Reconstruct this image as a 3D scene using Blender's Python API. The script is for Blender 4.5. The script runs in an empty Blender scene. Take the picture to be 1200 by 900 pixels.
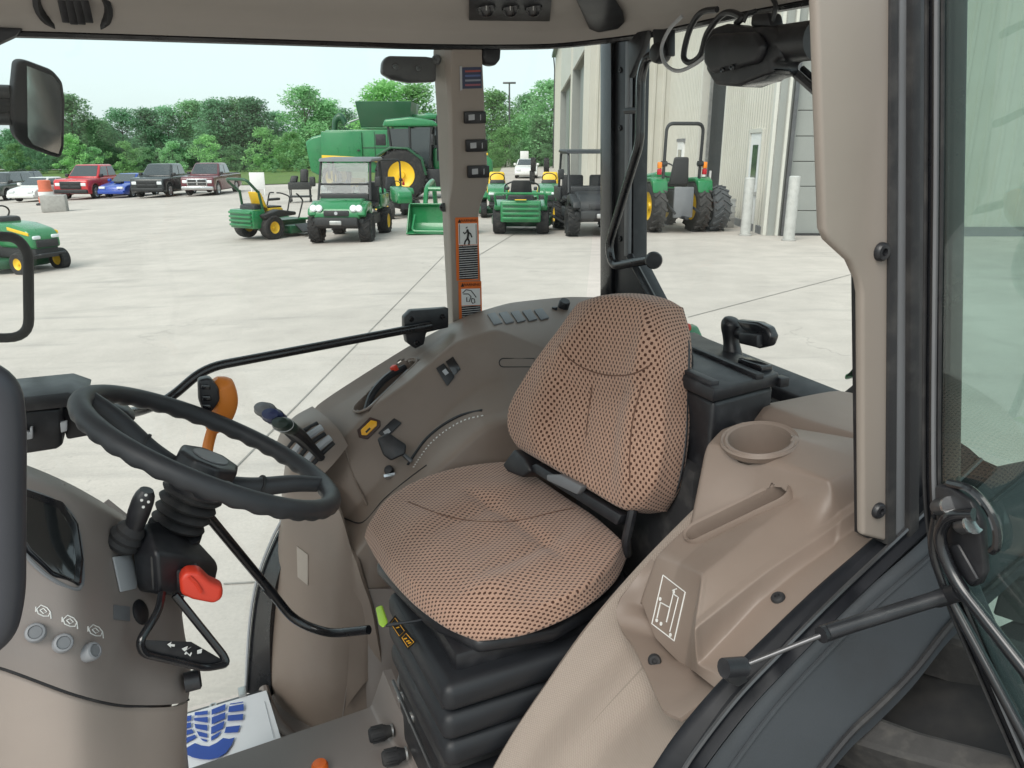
import bpy, bmesh, math, random
import numpy as np
from mathutils import Vector, Matrix, Euler
from mathutils.bvhtree import BVHTree
R_ = math.radians
scn = bpy.context.scene
COL = scn.collection

# ------------------------------------------------------------------ camera, sky, sun, exposure
CAMZ = 2.2                       # eye height above the concrete
PIT = math.atan(278 / 900.0)     # the phone looks down about 17 degrees
cam = bpy.data.cameras.new('camera')
cam.sensor_fit = 'HORIZONTAL'; cam.sensor_width = 36.0; cam.lens = 27.0
cam.clip_start = 0.02; cam.clip_end = 2000
camo = bpy.data.objects.new('camera', cam); COL.objects.link(camo)
camo.location = (0, 0, CAMZ); camo.rotation_euler = (math.pi / 2 - PIT, 0, 0)
scn.camera = camo

w = bpy.data.worlds.new('World'); scn.world = w; w.use_nodes = True
nt = w.node_tree; nt.nodes.clear()
sky = nt.nodes.new('ShaderNodeTexSky'); sky.sky_type = 'NISHITA'; sky.sun_disc = False
SUN_EL, SUN_AZ = R_(47), R_(-150)          # azimuth from +Y towards +X
sky.sun_elevation = SUN_EL; sky.sun_rotation = SUN_AZ
sky.air_density = 1.0; sky.dust_density = 3.0; sky.ozone_density = 1.0
tc = nt.nodes.new('ShaderNodeTexCoord')
mp = nt.nodes.new('ShaderNodeMapping'); mp.inputs['Scale'].default_value = (1, 1, 3.2)
nz = nt.nodes.new('ShaderNodeTexNoise'); nz.inputs['Scale'].default_value = 1.7; nz.inputs['Detail'].default_value = 5
rmp = nt.nodes.new('ShaderNodeMapRange'); rmp.inputs[1].default_value = .3; rmp.inputs[2].default_value = .7
rmp.inputs[3].default_value = .7; rmp.inputs[4].default_value = .96
hs = nt.nodes.new('ShaderNodeHueSaturation'); hs.inputs['Saturation'].default_value = .9
mx = nt.nodes.new('ShaderNodeMix'); mx.data_type = 'RGBA'
mx.inputs[7].default_value = (3.55, 4.2, 4.25, 1)      # the thin cloud sheet of an overcast day
bg = nt.nodes.new('ShaderNodeBackground'); bg.inputs['Strength'].default_value = .12
wo = nt.nodes.new('ShaderNodeOutputWorld')
L = nt.links.new
L(tc.outputs['Generated'], mp.inputs[0]); L(mp.outputs[0], nz.inputs['Vector']); L(nz.outputs[0], rmp.inputs[0])
L(sky.outputs[0], hs.inputs['Color']); L(hs.outputs[0], mx.inputs[6]); L(rmp.outputs[0], mx.inputs[0])
L(mx.outputs[2], bg.inputs['Color']); L(bg.outputs[0], wo.inputs[0])

sun = bpy.data.lights.new('sun', 'SUN'); sun.energy = 1.3; sun.angle = R_(38); sun.color = (1, .96, .9)
suno = bpy.data.objects.new('sun', sun); COL.objects.link(suno); suno.location = (0, 0, 60)
sd = Vector((math.sin(SUN_AZ) * math.cos(SUN_EL), math.cos(SUN_AZ) * math.cos(SUN_EL), math.sin(SUN_EL)))
suno.rotation_euler = sd.to_track_quat('Z', 'Y').to_euler()
scn.view_settings.view_transform = 'Standard'; scn.view_settings.look = 'None'
scn.view_settings.exposure = 1.13; scn.view_settings.gamma = 1.0
scn.render.engine = 'CYCLES'
scn.cycles.use_denoising = True
scn.cycles.max_bounces = 8; scn.cycles.transparent_max_bounces = 24
scn.cycles.caustics_reflective = False; scn.cycles.caustics_refractive = False
rng = random.Random(7)

# ------------------------------------------------------------------ frames: world, tractor, photograph rays
TO = Vector((.512, .960, 0)); TR = Vector((-.4255, .905, 0)); TF = Vector((-.905, -.4255, 0))
CP = Vector((0, 0, CAMZ))
CC, SS = math.cos(PIT), math.sin(PIT)
def W(f, r, z):                    # tractor frame: forward, to its right, height relative to the eye
    return TO + TF * f + TR * r + Vector((0, 0, z + CAMZ))
def ray(px, py):
    u = (px - 600) / 900.0; v = (450 - py) / 900.0
    return Vector((u, CC + SS * v, -SS + CC * v))
def _plane(px, py, pt, n):
    d = ray(px, py)
    return CP + d * ((pt - CP).dot(n) / d.dot(n))
def Pr(px, py, r): return _plane(px, py, W(0, r, 0), TR)
def Pf(px, py, f): return _plane(px, py, W(f, 0, 0), TF)
def Pz(px, py, z): return _plane(px, py, W(0, 0, z), Vector((0, 0, 1)))
def gz(x, y):                      # the lot falls away gently to the west
    return -.037 * max(0.0, -x - 2.0) if x > -40 else -.037 * 38
def G(px, py):                     # where a photo point meets the ground
    d = ray(px, py); t = -CAMZ / d.z if d.z < -1e-3 else 200
    for _ in range(25):
        p = CP + d * t
        t = (gz(p.x, p.y) - CAMZ) / d.z
    p = CP + d * t
    return Vector((p.x, p.y, gz(p.x, p.y)))
def at_depth(px, py, D): return CP + ray(px, py) * D

# ------------------------------------------------------------------ materials
_M = {}
def nodes_of(m):
    m.use_nodes = True
    return m.node_tree, m.node_tree.nodes['Principled BSDF']
def mat(name, col, rough=.5, metal=0.0, var=.12, vscale=6.0, bump=0.0, bscale=400.0, coat=0.0, spec=.5, dirt=None):
    if name in _M: return _M[name]
    m = bpy.data.materials.new(name); t, b = nodes_of(m)
    b.inputs['Roughness'].default_value = rough; b.inputs['Metallic'].default_value = metal
    b.inputs['Specular IOR Level'].default_value = spec
    if coat: b.inputs['Coat Weight'].default_value = coat; b.inputs['Coat Roughness'].default_value = .08
    N = t.nodes.new; LK = t.links.new
    tcn = N('ShaderNodeTexCoord'); n = N('ShaderNodeTexNoise')
    n.inputs['Scale'].default_value = vscale; n.inputs['Detail'].default_value = 6; n.inputs['Roughness'].default_value = .65
    LK(tcn.outputs['Object'], n.inputs['Vector'])
    r = N('ShaderNodeMapRange'); r.inputs[1].default_value = .28; r.inputs[2].default_value = .72
    r.inputs[3].default_value = 1 - var; r.inputs[4].default_value = 1 + var
    LK(n.outputs[0], r.inputs[0])
    mu = N('ShaderNodeVectorMath'); mu.operation = 'SCALE'; mu.inputs[0].default_value = col[:3]
    LK(r.outputs[0], mu.inputs['Scale'])
    out = mu.outputs[0]
    if dirt:
        n2 = N('ShaderNodeTexNoise'); n2.inputs['Scale'].default_value = vscale * 2.7; n2.inputs['Detail'].default_value = 8
        LK(tcn.outputs['Object'], n2.inputs['Vector'])
        r2 = N('ShaderNodeMapRange'); r2.inputs[1].default_value = .5; r2.inputs[2].default_value = .75
        r2.inputs[3].default_value = 0; r2.inputs[4].default_value = dirt[3]
        LK(n2.outputs[0], r2.inputs[0])
        mm = N('ShaderNodeMix'); mm.data_type = 'RGBA'; mm.inputs[7].default_value = (*dirt[:3], 1)
        LK(r2.outputs[0], mm.inputs[0]); LK(out, mm.inputs[6]); out = mm.outputs[2]
    LK(out, b.inputs['Base Color'])
    rr = N('ShaderNodeMapRange'); rr.inputs[1].default_value = .3; rr.inputs[2].default_value = .7
    rr.inputs[3].default_value = max(.02, rough - .07); rr.inputs[4].default_value = min(1, rough + .09)
    LK(n.outputs[0], rr.inputs[0]); LK(rr.outputs[0], b.inputs['Roughness'])
    if bump:
        nb = N('ShaderNodeTexNoise'); nb.inputs['Scale'].default_value = bscale; nb.inputs['Detail'].default_value = 2
        LK(tcn.outputs['Object'], nb.inputs['Vector'])
        bp = N('ShaderNodeBump'); bp.inputs['Strength'].default_value = bump; bp.inputs['Distance'].default_value = .002
        LK(nb.outputs[0], bp.inputs['Height']); LK(bp.outputs[0], b.inputs['Normal'])
    _M[name] = m
    return m

BEIGE = mat('moulded_tan_plastic', (.222, .172, .142), .46, var=.06, vscale=3, bump=.12, bscale=900, dirt=(.36, .31, .27, .12))
TAUPE = mat('grey_brown_plastic', (.25, .215, .198), .5, var=.06, vscale=3, bump=.12, bscale=900)
LOWDASH = mat('lower_dash_plastic', (.37, .305, .268), .5, var=.05, vscale=3, bump=.12, bscale=900, dirt=(.42, .37, .33, .15))
PILLAR = mat('pillar_trim', (.29, .25, .218), .5, var=.04, vscale=2.5, bump=.08, bscale=800)
ROOFM = mat('roof_lining', (.39, .36, .335), .75, var=.05, vscale=2, bump=.1, bscale=700)
BLACK = mat('black_plastic', (.0145, .015, .018), .4, var=.2, vscale=9, bump=.12, bscale=700, dirt=(.07, .07, .075, .35))
SILLM = mat('sill_black', (.008, .009, .012), .5, var=.15, vscale=7, spec=.25, dirt=(.04, .04, .045, .25))
GLOSSB = mat('black_paint', (.009, .0095, .012), .24, var=.15, vscale=7, coat=.4, dirt=(.05, .05, .055, .2))
RUBBER = mat('rubber', (.02, .02, .022), .7, var=.25, vscale=8, bump=.15, bscale=300, dirt=(.09, .085, .08, .5))
WHEELR = mat('grip_rubber', (.022, .024, .028), .5, var=.12, vscale=7, bump=.15, bscale=1200, dirt=(.05, .052, .058, .3))
TYRE = mat('tyre_rubber', (.042, .040, .039), .8, var=.3, vscale=16, bump=.4, bscale=90, dirt=(.13, .12, .105, .35))
TYREF = mat('tyre_rubber_far', (.017, .017, .018), .85, var=.3, vscale=4, dirt=(.09, .08, .07, .4))
GREYF = mat('fender_grey', (.036, .041, .047), .62, var=.1, vscale=5, bump=.1, bscale=300, dirt=(.03, .03, .032, .5))
STEELD = mat('dark_steel', (.12, .12, .125), .35, .7, var=.2)
CHROME = mat('bright_steel', (.55, .55, .56), .22, .95, var=.1)
ZINC = mat('zinc', (.45, .45, .44), .4, .8, var=.2)
GREEN = mat('green_paint', (.012, .185, .058), .3, var=.1, vscale=2, coat=.5, dirt=(.05, .16, .08, .25))
DGREEN = mat('dark_green_paint', (.008, .075, .03), .38, var=.12, vscale=2, coat=.2)
YELLOW = mat('yellow_paint', (.80, .50, .02), .4, var=.08, vscale=3)
ORANGE = mat('orange_plastic', (.70, .215, .03), .42, var=.06, bump=.05, bscale=500)
RED = mat('red_plastic', (.66, .05, .025), .38, var=.06)
WHITE = mat('white_plastic', (.75, .75, .74), .5, var=.04)
PAPER = mat('paper_white', (.78, .79, .82), .8, var=.03, vscale=3, bump=.03, bscale=60)
BLUEINK = mat('blue_ink', (.035, .085, .36), .8, var=.12, vscale=12)
LAMPY = mat('amber_plastic', (.85, .42, .02), .35, var=.05)
REDL = mat('red_lens', (.45, .01, .02), .2)
AMBL = mat('amber_lens', (.85, .25, .02), .2)
LIGHTG = mat('light_grey_plastic', (.42, .43, .45), .45, var=.06)
MIDG = mat('mid_grey_plastic', (.16, .165, .175), .5, var=.08)
LIME = mat('lime_plastic', (.33, .55, .05), .4)
BLUEK = mat('blue_knob', (.02, .03, .10), .45, var=.1)
GREENK = mat('dark_green_knob', (.012, .028, .022), .45, var=.1)
INKW = mat('white_print', (.72, .72, .70), .7, var=.05)
HEADL = mat('headlamp', (.75, .78, .8), .1, var=.05, coat=1)
CONC_B = mat('rough_concrete', (.36, .35, .33), .85, var=.15, vscale=5, dirt=(.2, .19, .18, .4))

def glass(name, tint, refl=.9, veil=0.0, rough=0.0):
    m = bpy.data.materials.new(name); m.use_nodes = True; t = m.node_tree; t.nodes.clear(); N = t.nodes.new
    tr = N('ShaderNodeBsdfTransparent'); tr.inputs[0].default_value = (*tint, 1)
    gl = N('ShaderNodeBsdfGlossy'); gl.inputs['Roughness'].default_value = rough
    lw = N('ShaderNodeLayerWeight'); lw.inputs['Blend'].default_value = .5
    pw = N('ShaderNodeMath'); pw.operation = 'POWER'; pw.inputs[1].default_value = 4.5
    ma = N('ShaderNodeMath'); ma.operation = 'MULTIPLY_ADD'; ma.inputs[1].default_value = .8 * refl; ma.inputs[2].default_value = .035 * refl
    mxs = N('ShaderNodeMixShader'); o = N('ShaderNodeOutputMaterial'); K = t.links.new
    K(lw.outputs['Facing'], pw.inputs[0]); K(pw.outputs[0], ma.inputs[0]); K(ma.outputs[0], mxs.inputs[0])
    K(tr.outputs[0], mxs.inputs[1]); K(gl.outputs[0], mxs.inputs[2])
    out = mxs.outputs[0]
    if veil:      # dust on the pane
        df = N('ShaderNodeBsdfTranslucent'); df.inputs[0].default_value = (.8, .82, .8, 1)
        d2 = N('ShaderNodeBsdfDiffuse'); d2.inputs[0].default_value = (.8, .82, .8, 1)
        ad = N('ShaderNodeMixShader'); K(df.outputs[0], ad.inputs[1]); K(d2.outputs[0], ad.inputs[2])
        nz_ = N('ShaderNodeTexNoise'); nz_.inputs['Scale'].default_value = 2.5; nz_.inputs['Detail'].default_value = 6
        tcc = N('ShaderNodeTexCoord'); K(tcc.outputs['Object'], nz_.inputs['Vector'])
        mm = N('ShaderNodeMath'); mm.operation = 'MULTIPLY'; mm.inputs[1].default_value = veil * 2
        K(nz_.outputs[0], mm.inputs[0])
        m2 = N('ShaderNodeMixShader'); K(mm.outputs[0], m2.inputs[0]); K(out, m2.inputs[1]); K(ad.outputs[0], m2.inputs[2]); out = m2.outputs[0]
    K(out, o.inputs[0])
    return m
GLASS = glass('window_glass', (.975, .988, .98), .45, .007)
DGLASS = glass('tinted_door_glass', (.66, .78, .75), 2.2, .012)
CARGL = mat('car_glass', (.03, .038, .042), .08, var=.1, coat=1)
MBLK = mat('mirror_black', (.008, .0085, .010), .6, var=.15, spec=.25)
MIRR = mat('mirror_glass', (.72, .75, .76), .03, 1.0, var=.03)
# ------------------------------------------------------------------ objects
def link(o, parent=None):
    COL.objects.link(o)
    if parent is not None: o.parent = parent
    return o
def thing(name, label, cat, loc=(0, 0, 0), yaw=0.0, group=None, scale=1.0):
    e = bpy.data.objects.new(name, None); e.empty_display_size = .1
    e.location = loc; e.rotation_euler = (0, 0, yaw); e.scale = (scale,) * 3
    e['label'] = label; e['category'] = cat
    if group: e['group'] = group
    return link(e)
def inv_of(p):
    m = Matrix.Identity(4)
    while p is not None:
        m = Matrix.LocRotScale(p.location, p.rotation_euler, p.scale) @ m
        p = p.parent
    return m.inverted()
SMOOTH = 40
def obj(name, bm, m, parent=None, world=False, smooth=True, label=None, ang=SMOOTH):
    """links a bmesh as one mesh object; world=True: coordinates are world ones and are moved into the parent's frame"""
    if world and parent is not None: bmesh.ops.transform(bm, matrix=inv_of(parent), verts=bm.verts)
    bm.normal_update()
    if smooth:
        for f in bm.faces: f.smooth = True
        for e in bm.edges:
            if len(e.link_faces) == 2 and e.calc_face_angle(0) > R_(ang): e.smooth = False
    me = bpy.data.meshes.new(name); bm.to_mesh(me); bm.free()
    ms = m if isinstance(m, (list, tuple)) else [m]
    for k in ms: me.materials.append(k)
    o = bpy.data.objects.new(name, me); link(o, parent)
    if label: o['label'] = label
    return o
def wobj(name, bm, m, parent=None, **k): return obj(name, bm, m, parent, world=True, **k)
def solo(o, label, cat, group=None):
    o['label'] = label; o['category'] = cat
    if group: o['group'] = group
    return o
def dup(root, loc, yaw, label, scale=None):
    r = root.copy(); COL.objects.link(r); r.location = loc; r.rotation_euler = (0, 0, yaw); r['label'] = label
    if scale: r.scale = (scale,) * 3
    for ch in list(root.children):
        c2 = ch.copy(); COL.objects.link(c2); c2.parent = r
        for g in ch.children:
            d2 = g.copy(); COL.objects.link(d2); d2.parent = c2
    return r

# ------------------------------------------------------------------ shapes (each returns a bmesh)
def bevelled(bm, w, seg=2, ang=30):
    if w <= 0: return bm
    es = [e for e in bm.edges if len(e.link_faces) == 2 and e.calc_face_angle(0) > R_(ang)]
    if es: bmesh.ops.bevel(bm, geom=es, offset=w, segments=seg, affect='EDGES', profile=.5, clamp_overlap=True)
    return bm
def hexa(pts, bev=0.0, seg=2):
    """box from eight corners: 4 below (ring), 4 above"""
    bm = bmesh.new(); v = [bm.verts.new(p) for p in pts]
    for q in ((3, 2, 1, 0), (4, 5, 6, 7), (0, 1, 5, 4), (1, 2, 6, 5), (2, 3, 7, 6), (3, 0, 4, 7)): bm.faces.new([v[i] for i in q])
    bmesh.ops.recalc_face_normals(bm, faces=bm.faces)
    return bevelled(bm, bev, seg)
def box(x0, x1, y0, y1, z0, z1, bev=0.0, seg=2):
    return hexa([(x0, y0, z0), (x1, y0, z0), (x1, y1, z0), (x0, y1, z0), (x0, y0, z1), (x1, y0, z1), (x1, y1, z1), (x0, y1, z1)], bev, seg)
def obox(c, ax, ay, az, bev=0.0, seg=2):
    """box at c with half-axis vectors"""
    c, ax, ay, az = map(Vector, (c, ax, ay, az))
    return hexa([c - ax - ay - az, c + ax - ay - az, c + ax + ay - az, c - ax + ay - az, c - ax - ay + az, c + ax - ay + az, c + ax + ay + az, c - ax + ay + az], bev, seg)
def prism(poly, d0, d1=None, bev=0.0, seg=2):
    """polygon of 3-D points swept from +d0 to +d1 (vectors)"""
    if d1 is None: d0, d1 = Vector((0, 0, 0)), Vector(d0)
    d0, d1 = Vector(d0), Vector(d1); bm = bmesh.new()
    a = [bm.verts.new(Vector(p) + d0) for p in poly]; b = [bm.verts.new(Vector(p) + d1) for p in poly]
    n = len(poly)
    bm.faces.new(a); bm.faces.new(b[::-1])
    for i in range(n): bm.faces.new([a[i], b[i], b[(i + 1) % n], a[(i + 1) % n]])
    bmesh.ops.recalc_face_normals(bm, faces=bm.faces)
    return bevelled(bm, bev, seg)
def side(poly, y0, y1, bev=0.0, seg=2):
    return prism([(x, 0, z) for x, z in poly], (0, y0, 0), (0, y1, 0), bev, seg)
def cr(p0, p1, p2, p3, t, ten=.5):
    m1, m2 = (p2 - p0) * ten, (p3 - p1) * ten
    a = (p2 - p1).length                      # tangents never longer than the span itself, so corners stay crisp
    if m1.length > a: m1 = m1 * (a / m1.length)
    if m2.length > a: m2 = m2 * (a / m2.length)
    t2, t3 = t * t, t ** 3
    return p1 * (2 * t3 - 3 * t2 + 1) + m1 * (t3 - 2 * t2 + t) + p2 * (3 * t2 - 2 * t3) + m2 * (t3 - t2)
def spline(pts, n, closed=False, ten=.5):
    pts = [Vector(p) for p in pts]; m = len(pts); out = []
    if closed:
        for i in range(m):
            for k in range(n): out.append(cr(pts[i - 1], pts[i], pts[(i + 1) % m], pts[(i + 2) % m], k / n, ten))
        return out
    for i in range(m - 1):
        a = pts[i - 1] if i else 2 * pts[0] - pts[1]; d = pts[i + 2] if i + 2 < m else 2 * pts[-1] - pts[-2]
        for k in range(n): out.append(cr(a, pts[i], pts[i + 1], d, k / n, ten))
    out.append(pts[-1]); return out
def rounded(pts, rad, n=5):
    """polyline with rounded corners"""
    pts = [Vector(p) for p in pts]; out = [pts[0]]
    for i in range(1, len(pts) - 1):
        a, b, c_ = pts[i - 1], pts[i], pts[i + 1]
        da, dc = a - b, c_ - b; q = min(rad, da.length * .48, dc.length * .48)
        s, e = b + da.normalized() * q, b + dc.normalized() * q
        for k in range(n + 1):
            t = k / n; out.append(s * (1 - t) ** 2 + b * 2 * t * (1 - t) + e * t * t)
    out.append(pts[-1]); return out
def tube(path, rad, seg=10, closed=False, cap=True, prof=None):
    path = [Vector(p) for p in path]; bm = bmesh.new(); n = len(path); rings = []
    up = None
    for i, p in enumerate(path):
        t = (path[(i + 1) % n] - path[i - 1]) if closed else (path[min(i + 1, n - 1)] - path[max(i - 1, 0)])
        t.normalize()
        if up is None: up = t.orthogonal().normalized() if abs(t.z) > .95 else (Vector((0, 0, 1)) - t * t.z).normalized()
        else: up = (up - t * up.dot(t)).normalized()
        sd_ = t.cross(up); r = rad[i] if isinstance(rad, (list, tuple)) else rad
        rings.append([bm.verts.new(p + (up * math.sin(a) + sd_ * math.cos(a)) * r) for a in (2 * math.pi * k / seg for k in range(seg))])
    for i in range(n if closed else n - 1):
        A, B = rings[i], rings[(i + 1) % n]
        for k in range(seg): bm.faces.new([A[k], A[(k + 1) % seg], B[(k + 1) % seg], B[k]])
    if cap and not closed: bm.faces.new(rings[0][::-1]); bm.faces.new(rings[-1])
    bmesh.ops.recalc_face_normals(bm, faces=bm.faces)
    return bm
def lathe(prof, c=(0, 0, 0), axis=(0, 0, 1), seg=24, cap=True):
    """profile of (radius, height) turned about an axis through c"""
    a = Vector(axis).normalized(); e1 = a.orthogonal().normalized(); e2 = a.cross(e1); c = Vector(c); bm = bmesh.new(); rings = []
    for r, h in prof:
        rings.append([bm.verts.new(c + a * h + (e1 * math.cos(t) + e2 * math.sin(t)) * max(r, 1e-5)) for t in (2 * math.pi * k / seg for k in range(seg))])
    for A, B in zip(rings, rings[1:]):
        for k in range(seg): bm.faces.new([A[k], A[(k + 1) % seg], B[(k + 1) % seg], B[k]])
    if cap: bm.faces.new(rings[0][::-1]); bm.faces.new(rings[-1])
    bmesh.ops.recalc_face_normals(bm, faces=bm.faces)
    return bm
def grid_surface(grid, su=6, sv=6, ten=.5):
    """control grid (rows of points) -> dense Catmull-Rom grid"""
    rows = [spline(r, sv, ten=ten) for r in grid]
    cols = [spline([row[j] for row in rows], su, ten=ten) for j in range(len(rows[0]))]
    return [[cols[j][i] for j in range(len(cols))] for i in range(len(cols[0]))]
def patch(grid, su=6, sv=6, thick=.006, eye=CP, disp=None, drop=None, uvs=False, raw=False, ten=.5):
    """a moulded sheet: front face on the eye's side, a back face 'thick' behind it, closed round its rim"""
    g = grid if raw else grid_surface(grid, su, sv, ten); ni, nj = len(g), len(g[0]); bm = bmesh.new()
    def nrm(i, j):
        a = g[min(i + 1, ni - 1)][j] - g[max(i - 1, 0)][j]; b = g[i][min(j + 1, nj - 1)] - g[i][max(j - 1, 0)]
        n = a.cross(b)
        return n.normalized() if n.length > 1e-12 else Vector((0, 0, 1))
    N = [[nrm(i, j) for j in range(nj)] for i in range(ni)]
    s = sum((N[i][j].dot(Vector(eye) - g[i][j]) for i in range(ni) for j in range(nj)))
    sg = 1 if s > 0 else -1
    if disp: g = [[g[i][j] + N[i][j] * sg * disp(i / (ni - 1), j / (nj - 1)) for j in range(nj)] for i in range(ni)]
    A = [[bm.verts.new(g[i][j]) for j in range(nj)] for i in range(ni)]
    gone = set()
    if drop:
        for i in range(ni - 1):
            for j in range(nj - 1):
                if drop((g[i][j] + g[i + 1][j + 1]) / 2): gone.add((i, j))
    uvl = bm.loops.layers.uv.new('UVMap') if uvs else None
    if uvs:
        ul = [[0.0] * nj for _ in range(ni)]; vl = [[0.0] * nj for _ in range(ni)]
        for i in range(ni):
            for j in range(nj):
                if j: ul[i][j] = ul[i][j - 1] + (g[i][j] - g[i][j - 1]).length
                if i: vl[i][j] = vl[i - 1][j] + (g[i][j] - g[i - 1][j]).length
        for i in range(ni):
            m = ul[i][nj // 2]
            for j in range(nj): ul[i][j] -= m
    def face(vs, uv=None):
        try: f = bm.faces.new(vs)
        except ValueError: return
        if uvl and uv:
            for l, (a, b) in zip(f.loops, uv): l[uvl].uv = (a, b)
    for i in range(ni - 1):
        for j in range(nj - 1):
            if (i, j) in gone: continue
            q = [(i, j), (i, j + 1), (i + 1, j + 1), (i + 1, j)]
            if sg > 0: q = [q[0], q[3], q[2], q[1]]
            face([A[a][b] for a, b in q], [(ul[a][b], vl[a][b]) for a, b in q] if uvs else None)
    if thick:
        B = [[bm.verts.new(g[i][j] - N[i][j] * sg * thick) for j in range(nj)] for i in range(ni)]
        for i in range(ni - 1):
            for j in range(nj - 1):
                if (i, j) in gone: continue
                q = [B[i][j], B[i][j + 1], B[i + 1][j + 1], B[i + 1][j]]
                face(q if sg > 0 else q[::-1])
        bm.edges.ensure_lookup_table()
        rim = [(A[0][j], A[0][j + 1], B[0][j + 1], B[0][j]) for j in range(nj - 1)] + [(A[-1][j], A[-1][j + 1], B[-1][j + 1], B[-1][j]) for j in range(nj - 1)] \
            + [(A[i][0], A[i + 1][0], B[i + 1][0], B[i][0]) for i in range(ni - 1)] + [(A[i][-1], A[i + 1][-1], B[i + 1][-1], B[i][-1]) for i in range(ni - 1)]
        for q in rim: face(list(q))
        bmesh.ops.recalc_face_normals(bm, faces=bm.faces)
    loose = [v for v in bm.verts if not v.link_faces]
    bmesh.ops.delete(bm, geom=loose, context='VERTS')
    return bm
def sheet(pts, n, d=.0012):
    """thin plate (sticker, plate) with outline pts, thickness d along n"""
    n = Vector(n).normalized()
    return prism(pts, (0, 0, 0), n * d)
def text_bm(txt, size):
    cu = bpy.data.curves.new('lettering', 'FONT'); cu.body = txt; cu.size = size; cu.align_x = 'CENTER'; cu.align_y = 'CENTER'; cu.extrude = size * .02; cu.resolution_u = 3
    o = bpy.data.objects.new('lettering', cu); COL.objects.link(o)
    dg = bpy.context.evaluated_depsgraph_get(); me = bpy.data.meshes.new_from_object(o.evaluated_get(dg))
    bm = bmesh.new(); bm.from_mesh(me); bpy.data.objects.remove(o); bpy.data.curves.remove(cu); bpy.data.meshes.remove(me)
    return bm
def frame_of(ex, ey, o):
    ex = Vector(ex).normalized(); ez = ex.cross(Vector(ey)).normalized(); ey = ez.cross(ex)
    m = Matrix((ex, ey, ez)).transposed().to_4x4(); m.translation = o
    return m
def moved(bm, m):
    bmesh.ops.transform(bm, matrix=m, verts=bm.verts); return bm
def join(*bms):
    out = bmesh.new()
    for b in bms:
        me = bpy.data.meshes.new('tmp'); b.to_mesh(me); b.free(); out.from_mesh(me); bpy.data.meshes.remove(me)
    return out
def C4(pxs, fn, **k): return [fn(*p) for p in pxs]
# ================================================================== THE YARD
def mat_ground():
    m = bpy.data.materials.new('pale_concrete'); t, b = nodes_of(m); N = t.nodes.new; K = t.links.new
    tcn = N('ShaderNodeTexCoord')
    def noise(sc, det, scale3=(1, 1, 1)):
        mpn = N('ShaderNodeMapping'); mpn.inputs['Scale'].default_value = scale3; K(tcn.outputs['Object'], mpn.inputs[0])
        n = N('ShaderNodeTexNoise'); n.inputs['Scale'].default_value = sc; n.inputs['Detail'].default_value = det; n.inputs['Roughness'].default_value = .65
        K(mpn.outputs[0], n.inputs['Vector']); return n.outputs[0]
    def rng_(s, a, b_, c, d):
        r = N('ShaderNodeMapRange'); K(s, r.inputs[0])
        for i, v in enumerate((a, b_, c, d)): r.inputs[i + 1].default_value = v
        return r.outputs[0]
    big = rng_(noise(.22, 8), .3, .7, .86, 1.1)
    mid = rng_(noise(1.6, 8), .3, .72, .9, 1.08)
    wear = rng_(noise(1.1, 10, (.35, 2.4, 1)), .55, .74, 0, .42)     # tyre scuffs, dark broken streaks
    fine = rng_(noise(45, 4), .3, .7, .92, 1.07)
    spots = rng_(noise(7, 3), .68, .76, 0, .4)
    p = N('ShaderNodeMath'); p.operation = 'MULTIPLY'; K(big, p.inputs[0]); K(mid, p.inputs[1])
    q = N('ShaderNodeMath'); q.operation = 'MULTIPLY'; K(p.outputs[0], q.inputs[0]); K(fine, q.inputs[1])
    sc_ = N('ShaderNodeVectorMath'); sc_.operation = 'SCALE'; sc_.inputs[0].default_value = (.488, .438, .396); K(q.outputs[0], sc_.inputs['Scale'])
    m1 = N('ShaderNodeMix'); m1.data_type = 'RGBA'; m1.inputs[7].default_value = (.20, .19, .18, 1); K(wear, m1.inputs[0]); K(sc_.outputs[0], m1.inputs[6])
    m2 = N('ShaderNodeMix'); m2.data_type = 'RGBA'; m2.inputs[7].default_value = (.22, .21, .19, 1); K(spots, m2.inputs[0]); K(m1.outputs[2], m2.inputs[6])
    vo = N('ShaderNodeTexVoronoi'); vo.feature = 'DISTANCE_TO_EDGE'; vo.inputs['Scale'].default_value = .17
    dn = N('ShaderNodeTexNoise'); dn.inputs['Scale'].default_value = .9; dn.inputs['Detail'].default_value = 6
    K(tcn.outputs['Object'], dn.inputs['Vector'])
    vm = N('ShaderNodeVectorMath'); vm.operation = 'MULTIPLY_ADD'; vm.inputs[1].default_value = (2.2, 2.2, 0); K(dn.outputs[1], vm.inputs[0]); K(tcn.outputs['Object'], vm.inputs[2]); K(vm.outputs[0], vo.inputs['Vector'])
    ck = rng_(vo.outputs[0], .0012, .004, .3, 0); gate = rng_(noise(.12, 3), .5, .58, 0, 1)
    cg_ = N('ShaderNodeMath'); cg_.operation = 'MULTIPLY'; K(ck, cg_.inputs[0]); K(gate, cg_.inputs[1])
    m3 = N('ShaderNodeMix'); m3.data_type = 'RGBA'; m3.inputs[7].default_value = (.15, .14, .125, 1); K(cg_.outputs[0], m3.inputs[0]); K(m2.outputs[2], m3.inputs[6])
    oil = rng_(noise(.55, 5), .62, .74, 0, .38)
    m4 = N('ShaderNodeMix'); m4.data_type = 'RGBA'; m4.inputs[7].default_value = (.24, .225, .20, 1); K(oil, m4.inputs[0]); K(m3.outputs[2], m4.inputs[6])
    K(m4.outputs[2], b.inputs['Base Color']); b.inputs['Roughness'].default_value = .85
    bp = N('ShaderNodeBump'); bp.inputs['Strength'].default_value = .3; bp.inputs['Distance'].default_value = .004; K(noise(60, 3), bp.inputs['Height']); K(bp.outputs[0], b.inputs['Normal'])
    return m
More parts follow.
